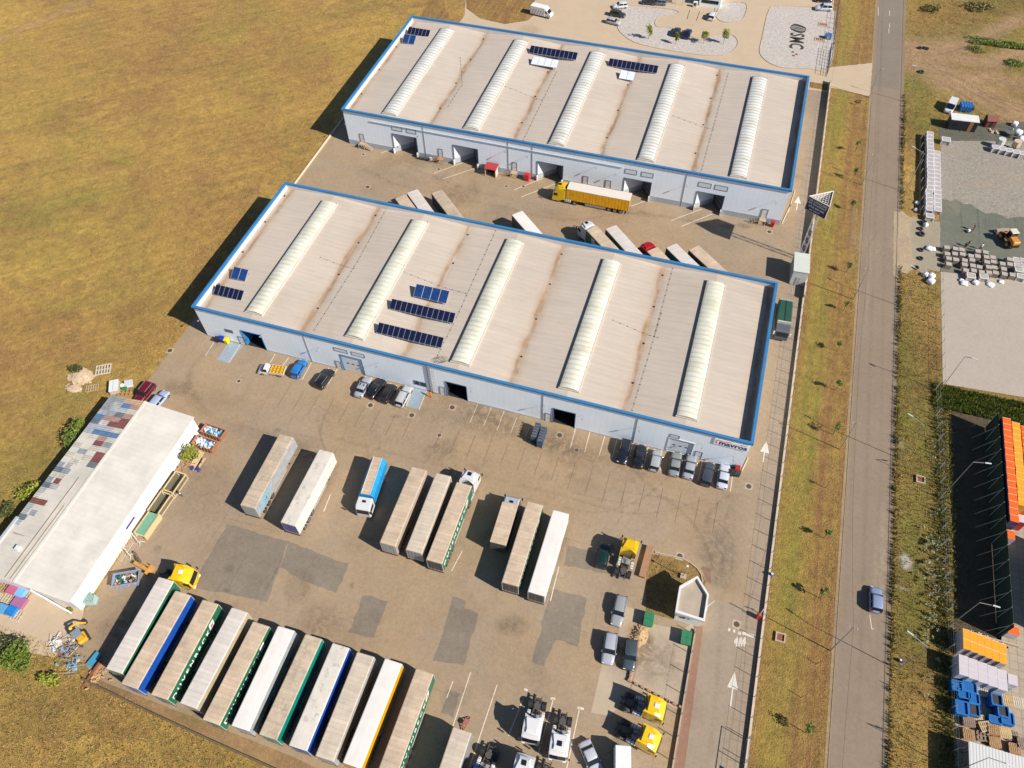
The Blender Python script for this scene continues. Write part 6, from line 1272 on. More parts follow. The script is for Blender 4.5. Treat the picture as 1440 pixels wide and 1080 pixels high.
RUB=M('rubble',(.5,.38,.26),.9,0,.25,3)
heap(114,530,2.2,1.7,.9,RUB,'pale rubble heap in the dry field above the shed',160,(.08,.4))
heap(104,546,1.6,1.0,.25,RUB,'small scatter of pale rubble beside the heap',50,(.05,.2))
SAND=asphalt('sand',(.43,.29,.16),.12,fine=.2)
c=G(899,893); r=random.Random(5); m=MB(); K=24; rg=[]
for q,zz in ((1,.0),(.8,.1),(.55,.35),(.3,.8),(.1,1.0),(.02,1.05)): rg.append([(1.5*q*math.cos(2*PI*i/K)*(1+.15*math.sin(3*i)),2.0*q*math.sin(2*PI*i/K)*(1+.12*math.cos(2*i)),.7*zz*r.uniform(.85,1.1)) for i in range(K)])
m.loft(rg,SAND,True,False)
for k in range(50): a=r.uniform(0,6.3); q=r.uniform(0,.7); m.box(1.5*q*math.cos(a)-.12,1.5*q*math.cos(a)+.12,2*q*math.sin(a)-.08,2*q*math.sin(a)+.08,.7*(1-q)-.15,.75*(1-q),SAND,rz=a)
m.build('sand_pile',None,(c.x,c.y,0),label='brown sand pile between the parked cars and the bin yard',cat='sand pile')
# old brick edging stubs
ED=M('edging_brick',(.34,.2,.13),.9,0,.2,3)
for i in range(17):
    f=i/16
    u,v=(891-6*f*2,922+36*f*2) if f<.5 else (885+72*(f-.5)*2,958+37*(f-.5)*2)
    c=G(u,v); m=MB(); m.box(-.3,.3,-.16,.16,0,.4,ED,bev=.04); m.build('kerb_block',None,(c.x,c.y,0),R(80 if f<.5 else -15),label='low reddish kerb block in the line edging the bin yard',cat='kerb block',group='kerb blocks edging the bin yard')
# green bins
def gbin(u,v,label,rz=R(3)):
    c=G(u,v,1.2); t=thing('waste_container',(c.x,c.y,0),rz,label,'waste container','green waste containers in the bin yard'); gm=M('bin_paint_green',(.03,.17,.08),.5,0,.15,2); m=MB(); m.loft([[(-.55,-.85,.15),(.55,-.85,.15),(.55,.85,.15),(-.55,.85,.15)],[(-.68,-.98,1.15),(.68,-.98,1.15),(.68,.98,1.15),(-.68,.98,1.15)]],gm); m.build('body',t)
    m=MB(); m.box(-.72,.72,-1.02,-.02,1.15,1.25,gm,bev=.04); m.box(-.72,.72,.02,1.02,1.15,1.25,gm,bev=.04); m.build('lid',t)
    for sx in (-.4,.4):
        for sy in (-.7,.7): m=MB(); m.wheel(sx,sy,.09,.06,BLACK); m.build('wheel',t)
gbin(912.5,870,'green lidded waste container at the shaded corner west of the gatehouse'); gbin(965,896,'green lidded waste container beside the wall south of the gatehouse')
# wheeled bins at warehouse corners
def wbin(u,v,col,label,rz=0,z=.9,h=1.05,loc=None):
    c=G(u,v,z) if loc is None else Vector((*loc,0)); t=thing('wheeled_bin',(c.x,c.y,0),rz,label,'bin'); mt=M('bin_%d_%d_%d'%col,P(*col),.5,0,.08); m=MB(); m.loft([[(-.3,-.33,.08),(.3,-.33,.08),(.3,.33,.08),(-.3,.33,.08)],[(-.38,-.42,h-.1),(.38,-.42,h-.1),(.38,.42,h-.1),(-.38,.42,h-.1)]],mt); m.build('body',t); m=MB(); m.box(-.42,.42,-.46,.46,h-.1,h,mt,bev=.04); m.build('lid',t)
    for s in (-.3,.3): m=MB(); m.wheel(-.32,s,.1,.05,BLACK); m.build('wheel',t)
wbin(304,476,(40,40,42),'black bin at the west corner of the near warehouse'); wbin(311,476,(10,50,190),'blue bin between the black and the yellow one',h=1.2); wbin(318,478,(245,230,20),'yellow bin right of the blue one',h=1.2)
wbin(1037,659,(190,30,30),'red topped bin at the mavros corner',h=1.3); wbin(1031,664,(45,46,48),'black bin beside the silver saloon at the mavros corner',h=1.2); wbin(1038,665,(70,72,74),'dark grey bin in front of the red one at the mavros corner',h=1.2)
wbin(0,0,(200,25,30),'red bin by the wooden stairs at the east corner of the far warehouse',loc=(98.3,60.8),h=1.3)
t=thing('red_cabinet',(44.7,60.7,0),0,'bright red cabinet between the stairs and the third dock','cabinet'); m=MB(); m.box(-.55,.55,-.5,.5,0,1.7,M('cabinet_red',(.5,.01,.02),.5,0,.05),bev=.04); m.build('body',t); m=MB(); m.box(-.45,.45,-.53,-.505,.1,1.6,M('cabinet_door',(.42,.02,.03),.5,0,0)); m.build('door',t)
# stairs
def stairs(x,y,dirx,label,mat,w=1.1,n_=6,h=1.15):
    t=thing('stairs',(x,y,0),0,label,'stairs','stairs to the side doors of the far warehouse'); m=MB()
    m.box(-.7,.7,-w-.1,-.05,h-.06,h,mat)
    for k in range(n_): xx=dirx*(.7+.3*k); z=h*(1-(k+1)/(n_+.5)); m.box(min(xx,xx+dirx*.26),max(xx,xx+dirx*.26),-w-.1,-.1,z-.05,z,mat)
    for yy in (-w-.1,-.15): m.tube((dirx*.7,yy,h-.05),(dirx*(.7+.3*n_),yy,.05),.05,mat,4)
    for xx in (-.65,.65):
        for yy in (-w-.05,-.15): m.tube((xx,yy,0),(xx,yy,h),.05,mat,4)
    m.build('steps',t); m=MB()
    m.tube((-.65,-w-.05,h+.95),(.7*dirx if dirx>0 else .65,-w-.05,h+.95),.04,mat,4); m.tube((dirx*.7,-w-.05,h+.95),(dirx*(.7+.3*n_),-w-.05,1.0),.04,mat,4)
    for k in range(4): xx=dirx*(.7+.3*n_*k/3); zz=h*(1-k/3); m.tube((xx,-w-.05,zz),(xx,-w-.05,zz+.95),.03,mat,4)
    for xx in (-.65,0): m.tube((xx,-w-.05,h),(xx,-w-.05,h+.95),.03,mat,4)
    m.build('handrail',t)
DW=M('stair_wood_pale',(.42,.31,.22),.85,0,.25,3)
stairs(4.7,61.55,1,'pale wooden stairs at the westmost side door of the far warehouse',DW); stairs(24.1,61.55,-1,'brown wooden stairs between the first and second docks',M('stair_wood_brown',(.34,.19,.1),.85,0,.25,3)); stairs(41.6,61.55,-1,'pale wooden stairs beside the red canopy',DW); stairs(96.1,61.55,-1,'pale stairs at the eastmost side door of the far warehouse',DW)
stairs(57.9,61.55,-1,'stairs half hidden by the yellow lorry, west one',DW); stairs(62.9,61.55,1,'stairs half hidden by the yellow lorry, east one',DW)
t=thing('red_canopy',(36.6,60.3,0),0,'small shelter with a red roof in front of the far warehouse','shelter'); m=MB(); m.loft([[(-1.4,y,2.1+(y+1)*.12),(1.4,y,2.1+(y+1)*.12),(1.4,y,2.18+(y+1)*.12),(-1.4,y,2.18+(y+1)*.12)] for y in (-1.1,1.0)],M('canopy_red',(.36,.035,.04),.5,0,.15,2)); m.build('roof',t)
for x in (-1.2,1.2): m=MB(); m.box(x-.07,x+.07,-1.0,-.86,0,2.1,WOOD2); m.build('post',t)
m=MB(); m.box(-1.2,1.25,.7,.8,0,2.2,DARK); m.box(1.16,1.26,-.8,.7,0,2.1,OWHT); m.build('side_panel',t)
t=thing('pallet_rack',(20.0,60.9,0),0,'low dark metal rack right of the first dock','rack'); m=MB()
for k in range(8): m.tube((-1.4+k*.4,-.3,0),(-1.4+k*.4,-.3,1.0),.03,BLACK,4)
m.tube((-1.4,-.3,1.0),(1.4,-.3,1.0),.04,BLACK,4); m.tube((-1.4,.3,1.0),(1.4,.3,1.0),.04,BLACK,4); m.box(-1.4,1.4,-.3,.3,.3,.38,CHASSIS); m.build('frame',t); m=MB(); m.box(1.5,2.0,-.2,.2,0,.9,WHITE); m.build('box',t)
# trolleys beside the eastern doorway of the near warehouse
def trolley(x,y,label):
    t=thing('roll_cage',(x,y,0),R(1),label,'roll cage','dark stacked roll cages in front of the near warehouse'); m=MB(); cm=M('cage_dark',(.045,.05,.055),.6,.3,.5,6)
    for sx in (-.45,.45):
        for sy in (-1.5,1.5): m.tube((sx,sy,0),(sx,sy,2.1),.05,cm,4)
    for z in (.3,.8,1.3,1.8): m.box(-.47,.47,-1.52,1.52,z,z+.1,M('cage_load',(.05,.09,.16),.5,0,.5,4))
    m.build('frame',t); m=MB()
    for k in range(6): yy=-1.4+k*.55; m.box(-.44,.44,yy-.1,yy+.1,2.1,2.18,M('cage_top',(.12,.11,.1),.7,0,.4,4))
    m.build('top_shelf',t)
trolley(66.0-.2,-3.6,'dark loaded roll cage, left of the pair beside the eastern open door'); trolley(67.0,-4.1,'dark loaded roll cage, right of the pair beside the eastern open door')
# person in orange
def person(u,v,label,cols,rz=0,group=None,h=1.75,bend=0):
    c=G(u,v); t=thing('person',(c.x,c.y,0),rz,label,'person',group)
    body,legs,skin=cols
    V=[(0,0,.95),(0,0,1.18),(bend*.3,0,1.42),(bend*.5,0,1.56),(bend*.6,0,1.68),
       (0,.1,.88),(.06,.11,.5),(.02,.12,.08),(.14,.12,.04),(0,-.1,.88),(-.06,-.11,.5),(-.12,-.12,.08),(.0,-.12,.04),
       (bend*.3,.19,1.4),(.05,.27,1.14),(.22,.24,.98),(bend*.3,-.19,1.4),(.05,-.27,1.14),(.2,-.24,.95)]
    E_=[(0,1),(1,2),(2,3),(3,4),(0,5),(5,6),(6,7),(7,8),(0,9),(9,10),(10,11),(11,12),(2,13),(13,14),(14,15),(2,16),(16,17),(17,18)]
    rad=[.15,.14,.16,.07,.105,.1,.07,.05,.045,.1,.07,.05,.045,.07,.05,.035,.07,.05,.035]
    me=bpy.data.meshes.new('body'); me.from_pydata([Vector(v_)*h/1.78 for v_ in V],E_,[]); o=bpy.data.objects.new('body',me); C.objects.link(o)
    sk_=o.modifiers.new('s','SKIN'); 
    if not me.skin_vertices: me.skin_vertices if False else me.attributes
    bm=None
    import bmesh as _b
    bm=_b.new(); bm.from_mesh(me); L_=bm.verts.layers.skin.verify()
    for i,v_ in enumerate(bm.verts): v_[L_].radius=(rad[i],rad[i]); v_[L_].use_root=(i==0)
    bm.to_mesh(me); bm.free()
    su=o.modifiers.new('u','SUBSURF'); su.levels=1; su.render_levels=1
    dg=bpy.context.evaluated_depsgraph_get(); me2=bpy.data.meshes.new_from_object(o.evaluated_get(dg)); bpy.data.objects.remove(o)
    for mt in (body,legs,skin): me2.materials.append(mt)
    for p in me2.polygons:
        z=p.center.z*1.78/h; p.material_index=2 if z>1.53 or (abs(p.center.y)>.2 and z<1.02 and z>.85) else (0 if z>.95 else 1); p.use_smooth=True
    o=bpy.data.objects.new('body',me2); C.objects.link(o); o.parent=t
    m=MB(); m.cyl(bend*.6*h/1.78,0,1.66*h/1.78,1.8*h/1.78,.1,M('hair_dark',(.03,.02,.015),.8,0,0),10,.05); m.build('hair',t)
OR_=M('hi_vis_orange',(.7,.12,.02),.7,0,.1); SKN=M('skin',(.45,.25,.17),.6,0,0); DKC=M('dark_cloth',(.04,.045,.06),.9,0,.2); WHC=M('white_cloth',(.6,.6,.58),.9,0,.1); MRC=M('maroon_cloth',(.18,.05,.04),.9,0,.1)
person(606,559,'person in bright orange work clothes standing right of the blue painted bay',(OR_,OR_,SKN),R(100),bend=.2)
for i,(u,v,l,cs) in enumerate([(1359,347,'worker in maroon stooping over tools in the middle of the geotextile',(MRC,DKC,SKN)),(1355,350,'worker beside a mixer on the geotextile',(DKC,MRC,SKN)),(1378,351,'worker in a white top standing north of the grey blocks',(WHC,DKC,SKN)),(1368,324,'worker in brown beside the small machine on the geotextile',(MRC,DKC,SKN)),(1420,188,'worker in white near the big white bags',(WHC,WHC,SKN)),(1375,354,'worker in dark clothes next to the worker in white',(DKC,MRC,SKN))]): person(u,v,l,cs,R(60*i),'workers on the east building plot',bend=.3 if i in(0,3) else .05)
t=thing('plate_compactor',(G(1361,326).x,G(1361,326).y,0),R(30),'small black and white machine lying on the geotextile','machine'); m=MB(); m.box(-.5,.5,-.35,.35,0,.15,BLACK); m.box(-.2,.35,-.25,.25,.15,.6,WHITE,bev=.05); m.build('body',t); m=MB(); m.tube((-.4,0,.2),(-1.1,0,1.0),.035,BLACK,5); m.build('handle',t); m=MB(); m.wheel(.55,-.3,.18,.08); m.wheel(.55,.3,.18,.08); m.build('wheel',t)
# motorbike
t=thing('motorbike',(G(252,695).x,G(252,695).y,0),R(-15),'small dark motorbike beside the wood framed bins','motorbike')
for x in (-.65,.65): m=MB(); m.wheel(x,0,.32,.12); m.build('wheel',t)
m=MB(); m.tube((-.65,0,.32),(0,0,.75),.05,BLACK,5); m.tube((.65,0,.32),(.4,0,.95),.05,BLACK,5); m.tube((-.1,0,.4),(.4,0,.9),.09,BLACK,6); m.build('frame',t); m=MB(); m.box(-.7,0,-.14,.14,.75,.85,BLACK,bev=.03); m.build('seat',t); m=MB(); m.box(0,.45,-.16,.16,.75,.95,M('tank_dark',(.03,.05,.05),.3,0,0),bev=.05); m.build('fuel_tank',t); m=MB(); m.tube((.42,-.35,1.0),(.42,.35,1.0),.025,CHROME,5); m.cyl(.62,0,.8,.98,.1,LAMPW,8); m.build('handlebar',t)
# timber and scrap near the skips
for i,(u,v,a,L,mt,l) in enumerate([(277,646,80,3.4,WOOD2,'pale wooden door leaf leaning among the timber by the bush'),(270,640,70,3.0,WOOD,'brown timber frame leaning behind the pale door leaf'),(283,652,75,2.6,WOOD2,'narrow pale board right of the pale door leaf')]):
    c=G(u,v,.6); m=MB(); m.T=Matrix.Rotation(R(-18),4,'Y'); w=[.55,.6,.16][i]
    if i==1:
        for s in (-1,1): m.box(-L/2,L/2,s*w-.05,s*w+.05,.5,.6,mt)
        for k in range(6): m.box(-L/2+k*L/5-.05,-L/2+k*L/5+.05,-w,w,.6,.66,mt,rz=.3)
    else: m.box(-L/2,L/2,-w,w,.55,.65,mt); m.box(-L*.2,-L*.15,-.1,.1,.65,.68,DARK); m.box(L*.1,L*.15,-.1,.1,.65,.68,DARK)
    m.build('timber_boards',None,(c.x,c.y,0),R(a),label=l,cat='timber')
for i,(u,v) in enumerate([(262,650),(257,658),(268,655),(253,650)]):
    c=G(u,v); m=MB(); r=random.Random(i)
    for k in range(7): a=r.uniform(0,3); m.tube((r.uniform(-.8,.8),r.uniform(-.6,.6),.1+k*.08),(r.uniform(-1,1),r.uniform(-.8,.8),.2+k*.08),.05,WOOD,4)
    m.build('timber_pile',None,(c.x,c.y,0),label='loose pile of brown battens by the yellow green bush',cat='timber',group='loose batten piles by the shed')
t=thing('valve_block',(G(275,660).x,G(275,660).y,0),R(0),'small dark blue twin drum beside the pale door leaf','drum')
for s in (-1,1): m=MB(); m.cyl(s*.55,0,0,.5,.42,M('drum_blue',(.04,.04,.2),.5,0,.1),12,.3); m.build('drum',t)
# steel frames leaning on the shed
def leanframe(x,y,L,h,label):
    t=thing('steel_frame',(x,y,0),0,label,'frame'); m=MB(); wt=M('frame_paint',(.45,.4,.38),.6,0,.2)
    for z0,x0 in ((.05,.9),(h,.1)): m.tube((x0,-L/2,z0),(x0,L/2,z0),.05,wt,4)
    for k in range(5): yy=-L/2+k*L/4; m.tube((.9,yy,.05),(.1,yy,h),.035,wt,4)
    m.build('bars',t); m=MB(); m.tube((.9,-L/2,.05),(1.7,-L/2,.05),.035,wt,4); m.tube((.9,L/2,.05),(1.7,L/2,.05),.035,wt,4); m.build('feet',t)
leanframe(10.3,-42.5,3.2,2.2,'brown barred frame leaning on the shed wall above the skip'); 
for i,(u,v,l) in enumerate([(193,757,'white metal trestle by the green topped bin'),(180,775,'white metal trestle between the bins and the barred frame')]):
    c=G(u,v,.5); t=thing('metal_trestle',(c.x,c.y,0),R(-20),l,'trestle'); m=MB(); m.tube((-1.2,0,.9),(1.2,-.3,.9),.06,WHITE,5); m.build('beam',t); m=MB()
    for s in (-1,1): m.tube((s*1.0,0,.9),(s*1.2,.4,0),.04,WHITE,4); m.tube((s*1.0,0,.9),(s*1.1,-.6,0),.04,WHITE,4)
    m.build('leg',t)
# orange loader boom lying near yellow truck
t=thing('loader_boom',(G(196,794,.8).x,G(196,794,.8).y,0),R(-10),'orange loader boom resting beside the pale blue skip','machine'); OM=M('machine_orange',(.5,.25,.06),.6,0,.3,2); m=MB(); m.tube((-2.4,1.2,.5),(.6,.2,1.5),.18,M('boom_brown',(.2,.14,.1),.7,0,.3),6); m.box(-.9,1.8,-.35,.15,.6,1.0,OM); m.box(-.9,1.8,.35,.6,.6,.9,OM); m.build('boom',t); m=MB(); m.loft([[(1.7,y,.1),(2.3,y,.3),(2.3,y,.9),(1.7,y,1.0)] for y in (-.7,.8)],OM); m.build('bucket',t)
for s in (-.3,.5): m=MB(); m.wheel(1.2,s,.3,.2); m.build('wheel',t)
# mini excavator
t=thing('mini_excavator',(G(115,896,.6).x,G(115,896,.6).y,0),R(150),'small yellow excavator with a grey canopy among the scrap','excavator'); YM=M('machine_yellow',(.62,.33,.02),.5,0,.2,3)
for s in (-1,1):
    m=MB(); m.loft([[(-1.0,y,.25),(-.85,y,.5),(.85,y,.5),(1.0,y,.25),(.85,y,.02),(-.85,y,.02)] for y in (s*.65-.17,s*.65+.17)],RUBBER); m.build('track',t)
m=MB(); m.box(-1.0,.5,-.65,.65,.6,1.2,YM,bev=.1); m.build('body',t); m=MB(); m.box(-.7,.6,-.6,.6,2.3,2.4,M('canopy_grey',(.2,.23,.28),.5,0,.1))
for sx in (-.6,.5):
    for sy in (-.5,.5): m.tube((sx,sy,1.2),(sx,sy,2.3),.04,BLACK,4)
m.build('canopy',t); m=MB(); m.tube((.5,.2,1.0),(1.7,.5,1.9),.2,YM,6); m.tube((1.7,.5,1.9),(1.9,-.6,1.5),.16,YM,6); m.build('boom',t); m=MB(); m.tube((1.9,-.6,1.5),(1.7,-1.3,.5),.13,YM,6); m.build('arm',t); m=MB(); m.box(1.7,2.3,-1.5,-1.0,.1,.55,BLACK,bev=.05); m.build('bucket',t)
SCR=[RUST,BLUE,STEEL,M('scrap_blue',(.2,.35,.5),.6,0,.3),WOOD,OWHT]
def scrap(u,v,n_,rad,label,mats,L=1.4,seed=1):
    c=G(u,v); r=random.Random(seed); m=MB()
    for k in range(n_):
        if k%3==0: q=r.uniform(.1,.35); bx,by=r.gauss(0,rad*.5),r.gauss(0,rad*.5); m.box(bx-q,bx+q,by-q*.6,by+q*.6,0,r.uniform(.1,.5),r.choice(mats),rz=r.uniform(0,3))
        a=r.uniform(0,PI); x,y=r.gauss(0,rad*.45),r.gauss(0,rad*.45); l=L*r.uniform(.25,.75); z=r.uniform(.1,.9); m.tube((x-l*math.cos(a),y-l*math.sin(a),z),(x+l*math.cos(a),y+l*math.sin(a),max(.05,z+r.uniform(-.5,.5))),r.uniform(.02,.05),r.choice(mats),4)
    m.build('scrap_heap',None,(c.x,c.y,0),label=label,cat='scrap heap')
scrap(98,914,46,1.7,'tangled blue and rusty metal scrap below the small excavator',SCR,1.4,1); scrap(80,905,22,.9,'white tubular frames heaped at the field edge',[WHITE],1.3,2); scrap(103,935,24,1.2,'pale blue pipes at the foot of the scrap heap',[M('scrap_blue',(.2,.35,.5)),STEEL],1.2,3)
c=G(131,948); m=MB(); m.T=Matrix.Rotation(R(12),4,'X'); m.box(-.12,.12,-2.2,2.2,.2,.5,RUST); m.box(.15,.5,-2.0,1.8,.1,.25,M('rust_light',(.4,.2,.09),.9,0,.4,4)); m.build('steel_beam',None,(c.x,c.y,0),R(-12),label='rusty steel beam leaning at the yard corner left of the first trailer',cat='beam')
c=G(140,950); m=MB(); r=random.Random(9)
for k in range(30): x,y=r.gauss(0,.6),r.gauss(0,.9); m.box(x-.25,x+.25,y-.1,y+.1,.05+k*.01,.12+k*.012,M('cardboard',(.48,.3,.16),.9,0,.3,4),rz=r.uniform(0,3))
m.build('cardboard_heap',None,(c.x,c.y,0),label='brown cardboard scraps beside the rusty beam',cat='scrap')
c=G(134,886+42); t=thing('blue_frame_trailer',(c.x,c.y,0),R(80),'small blue framed trolley in the shade of the first trailer','trolley'); m=MB(); m.box(-1,1,-.5,.5,.4,.48,M('trolley_blue',(.05,.25,.4),.5,0,.1)); m.build('deck',t)
for sx in(-.7,.7):
    for sy in (-.4,.4): m=MB(); m.wheel(sx,sy,.2,.1); m.build('wheel',t)
# crate stacks on the apron
def block(u,v,z,rz,L,Wd,h,mat,label,group='stacked crates and pallets on the shed apron',top=None,nm='crate'):
    c=G(u,v,z+h); m=MB(); m.box(-L/2,L/2,-Wd/2,Wd/2,0,.1,WOOD); m.box(-L/2+.03,L/2-.03,-Wd/2+.03,Wd/2-.03,.1,h,mat)
    for k in range(4): y=-Wd/2+(k+.5)*Wd/4; m.box(-L/2,L/2,y-.05,y+.05,h,h+.03,top or mat)
    for s in (-1,1): m.box(-L/2,L/2,s*Wd/2-.04,s*Wd/2+.02,h-.2,h-.1,top or mat)
    return m.build(nm,None,(c.x,c.y,0),rz,label=label,cat=nm,group=group)
def cm_(n_,c): return M(n_,c,.6,0,.15,2)
for u,v,h,c_,n_,l,L,Wd in [(17,828,1.0,(.4,.1,.2),'crate_pink','pink crate stack left of the light blue one on the apron',1.6,1.4),(28,832,.9,(.15,.38,.62),'crate_lightblue','light blue crate stack on the apron beside the pink one',1.4,1.4),(26,846,.7,(.32,.12,.25),'crate_purple','purple crate stack below the light blue one',2.0,1.5),(15,858,.8,(.01,.17,.5),'crate_blue','vivid blue crate stack at the lower left',1.4,1.4),(2,855,.8,(.1,.3,.5),'crate_midblue','blue crate stack cut by the left edge',1.4,1.3)]: block(u,v,0,R(-16+16),L,Wd,h,cm_(n_,c_),l)
for u,v,l in [(38,836,'bare wooden pallet right of the light blue crates'),(25,866,'whitish bare pallet right of the vivid blue crates'),(9,858,'dark bare pallet between the two blue stacks'),(12,842,'pale pallet left of the purple crates'),(8,828,'dark pallet left of the pink crates')]: pallet(u,v,R(0),l,1.5,1.4,.5 if 'dark' in l else .25,OWHT if 'whit' in l or 'pale' in l else WOOD,'stacked crates and pallets on the shed apron',n_=4)
for i,(u,v) in enumerate([(122,846),(128,843),(133,846)]):
    c=G(u,v); t=thing('glass_rack',(c.x,c.y,0),R(20),'pale green glass pane rack at the south corner of the shed','rack','glass pane racks at the shed corner'); m=MB()
    for k in range(5): m.box(-.5+k*.22,-.46+k*.22,-.6,.6,.1,1.3,M('pale_glass',(.35,.5,.48),.15,0,.1))
    m.build('panes',t); m=MB(); m.box(-.6,.6,-.65,.65,0,.1,STEEL); m.build('base',t)
# ---------------- court north ----------------
LK=M('logo_black',(.035,.028,.025),.9,0,.1)
c=G(1120,53); t=thing('ground_emblem',(0,0,0),0,'dark round striped emblem with the letters SMC laid in the pale gravel','emblem')
xa=Vector((0.05,-1,0)).normalized(); ya=Vector((1,0.05,0)).normalized()
o_=G(1119.5,57.5,.03); lettering('SMC',5.1,LK,frame_m(Vector((o_.x,o_.y,.035)),xa,ya,(0,0,1)),t,'lettering',.12,1.02,.8)
m=MB(); o_=G(1122.5,40,.03); Rr=2.2
def P2(a,b): p=Vector((o_.x,o_.y,.03))+xa*a+ya*b; return (p.x,p.y,.035)
K=12
for s in (-1,1):  # three S curved bands per half
    for j in range(2):
        vs=[];fs=[]
        for k in range(K+1):
            f=-1+2*k/K; base=.25*math.sin(f*PI); e0=math.sqrt(max(0,1-f*f))
            a0=s*((.06,.45)[j]); a1=s*((.3,.98)[j]); w0=(a0)*e0+base*.5; w1=a1*e0+base*.5
            vs+=[P2(w0*Rr,f*Rr*1.0),P2(w1*Rr,f*Rr*1.0)]
        for k in range(K): fs.append((2*k,2*k+1,2*k+3,2*k+2))
        m.add(vs,fs,LK)
m.build('emblem_stripes',t); m=MB(); 
for u,v in ((1115,73.5),(1120,76.5),(1116,78.5)): p=G(u,v); m.cyl(p.x,p.y,.02,.1,.35,RUST,7)
m.build('stones',t)
for u,v,l in [(1153,56,'reddish concrete slab with dark marks in the emblem gravel bed'),(1158,35,'small pale slab with dark marks in the emblem gravel bed')]:
    c=G(u,v); m=MB(); m.box(-1.4,1.4,-1.0,1.0,0,.12,M('slab_pink',(.42,.3,.23),.9,0,.15,2))
    for k in range(4): m.box(-1.0+k*.5,-.7+k*.5,-.5,.5,.12,.16,RUST)
    m.build('inspection_slab',None,(c.x,c.y,0),label=l,cat='slab')
c=G(1165,50,.8); t=thing('pump_cabinet',(c.x,c.y,0),R(5),'blue cabinet at the right edge of the emblem gravel bed','cabinet'); m=MB(); m.box(-.8,.8,-.7,.7,0,1.2,M('cabinet_blue',(.04,.12,.3),.5,0,.1),bev=.05); m.build('body',t); m=MB(); m.box(-.3,.3,-.73,-.705,.2,1.0,STEEL); m.build('door',t)
t=thing('court_gate',(105.3,0,0),0,'dark blue framed sliding gate between the court and the driveway','gate'); GB=M('gate_blue',(.03,.06,.12),.5,.2,.1); m=MB(); y0,y1=G(1163,108).y,G(1168,72).y
for k in range(9): y=y0+(y1-y0)*k/8; m.tube((0,y,0),(0,y,2.3),.05,GB,4)
for z in (.2,1.2,2.3): m.tube((0,y0,z),(0,y1,z),.05,GB,4)
m.build('leaf',t); m=MB(); m.tube((0,y0,.7),(0,y1,.7),.04,GB,4); m.tube((0,y0+4,1.7),(0,y1,1.7),.04,GB,4); m.build('crossbar',t)
t=thing('court_fence',(105.9,0,0),0,'dark mesh fence along the east side of the court','fence')
for k in range(20): m=MB(); y=y1+1+k*2.6; m.tube((0,y,0),(0,y,2.1),.05,GB,4); m.build('post',t)
for z in (.3,1.2,2.0): m=MB(); m.tube((0,y1,z),(0,y1+52,z),.03,GB,4); m.build('rail',t)
# ---------------- east parcels ----------------
TY=MB()
def tyre(): 
    m=MB(); n=14; r0,r1=.55,.3
    def ring(rr,z): return [(rr*math.cos(2*PI*i/n),rr*math.sin(2*PI*i/n),z) for i in range(n)]
    rings=[ring(r1,.02),ring(r0*.95,0),ring(r0,.08),ring(r0,.22),ring(r0*.95,.3),ring(r1,.28)]; m.loft(rings,RUBBER,False,True); m.loft([ring(r1,.28),ring(r1*1.03,.15),ring(r1,.02)],RUBBER,False); return m
first=None
for u,v,l in [(1295,313.5,'tyre lying uppermost at the gravel entry'),(1294,322.5,'second tyre from the top at the gravel entry'),(1295,330,'big tyre third from the top at the gravel entry'),(1294.5,352,'tyre alone opposite the white sacks at the gravel entry'),(1294,364,'lowest of the lone tyres at the gravel entry'),(1288,377,'tyre at the lower corner of the gravel entry'),(1299,313,'tyre touching the white sack at the gravel entry'),(1293,68,'left tyre by the upper dirt track'),(1299,68,'tyre in the middle of the group by the upper dirt track'),(1303,69,'right tyre of the group by the upper dirt track'),(1295,102,'tyre at the foot of the street lamp by the dirt track')]:
    c=G(u,v)
    if first is None: first=tyre().build('tyre',None,(c.x,c.y,0),label=l,cat='tyre',group='old tyres marking the entries east of the road')
    else:
        o=copy_tree(first,(c.x,c.y,0),.5,l); 
        if '102' in str(v) or 'big' in l: o.scale=(1.3,1.3,1.3)
# white framed stone cages column
def cage(name,L,Wd,h,fm,fill,frame=.075):
    m=MB(); a,b=L/2,Wd/2; m.box(-a+.04,a-.04,-b+.04,b-.04,.02,h-.025,fill)
    for s in (-1,1):
        m.box(-a,a,s*b-frame,s*b+frame,h-frame*2,h,fm); m.box(s*a-frame,s*a+frame,-b+frame,b-frame,h-frame*2,h,fm)
        for q in (-1,1): m.box(s*a-frame,s*a+frame,q*b-frame,q*b+frame,0,h-frame*2,fm)
    return m
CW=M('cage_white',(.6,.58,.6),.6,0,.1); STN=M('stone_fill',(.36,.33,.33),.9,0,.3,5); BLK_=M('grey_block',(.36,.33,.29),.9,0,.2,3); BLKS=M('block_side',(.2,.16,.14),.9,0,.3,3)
gcol='white framed stone crates in the long column'
base=None; r=random.Random(11)
pts=[]
for k in range(20): pts.append((129.35-.05*math.sin(k)-(k>14)*.3,101.0-k*1.42,0,1.5))
for k in range(15): pts.append((131.0,95.0-k*1.42,0,.85))
for i,(x,y,_,h) in enumerate(pts):
    lb='white framed crate of stones in the western line of the long column' if i<20 else 'low white framed crate in the eastern line of the long column'
    if i in (0,20): base=cage('c',1.35,1.3,h,CW,STN).build('stone_crate',None,(x,y,0),R(r.uniform(-4,4)),label=lb,cat='crate',group='white framed stone crates, west line' if i<20 else 'white framed stone crates, east line')
    else: copy_tree(base,(x,y,0),R(r.uniform(-7,7)))
for u,v,l in [(1330,197,'single white lidded crate north of the gravel yard')]:
    c=G(u,v,.8); cage('c',1.8,1.5,1.1,CW,STN).build('stone_crate',None,(c.x,c.y,0),label=l,cat='crate')
lg='grey block crates in the wide row across the east plot'
base=None
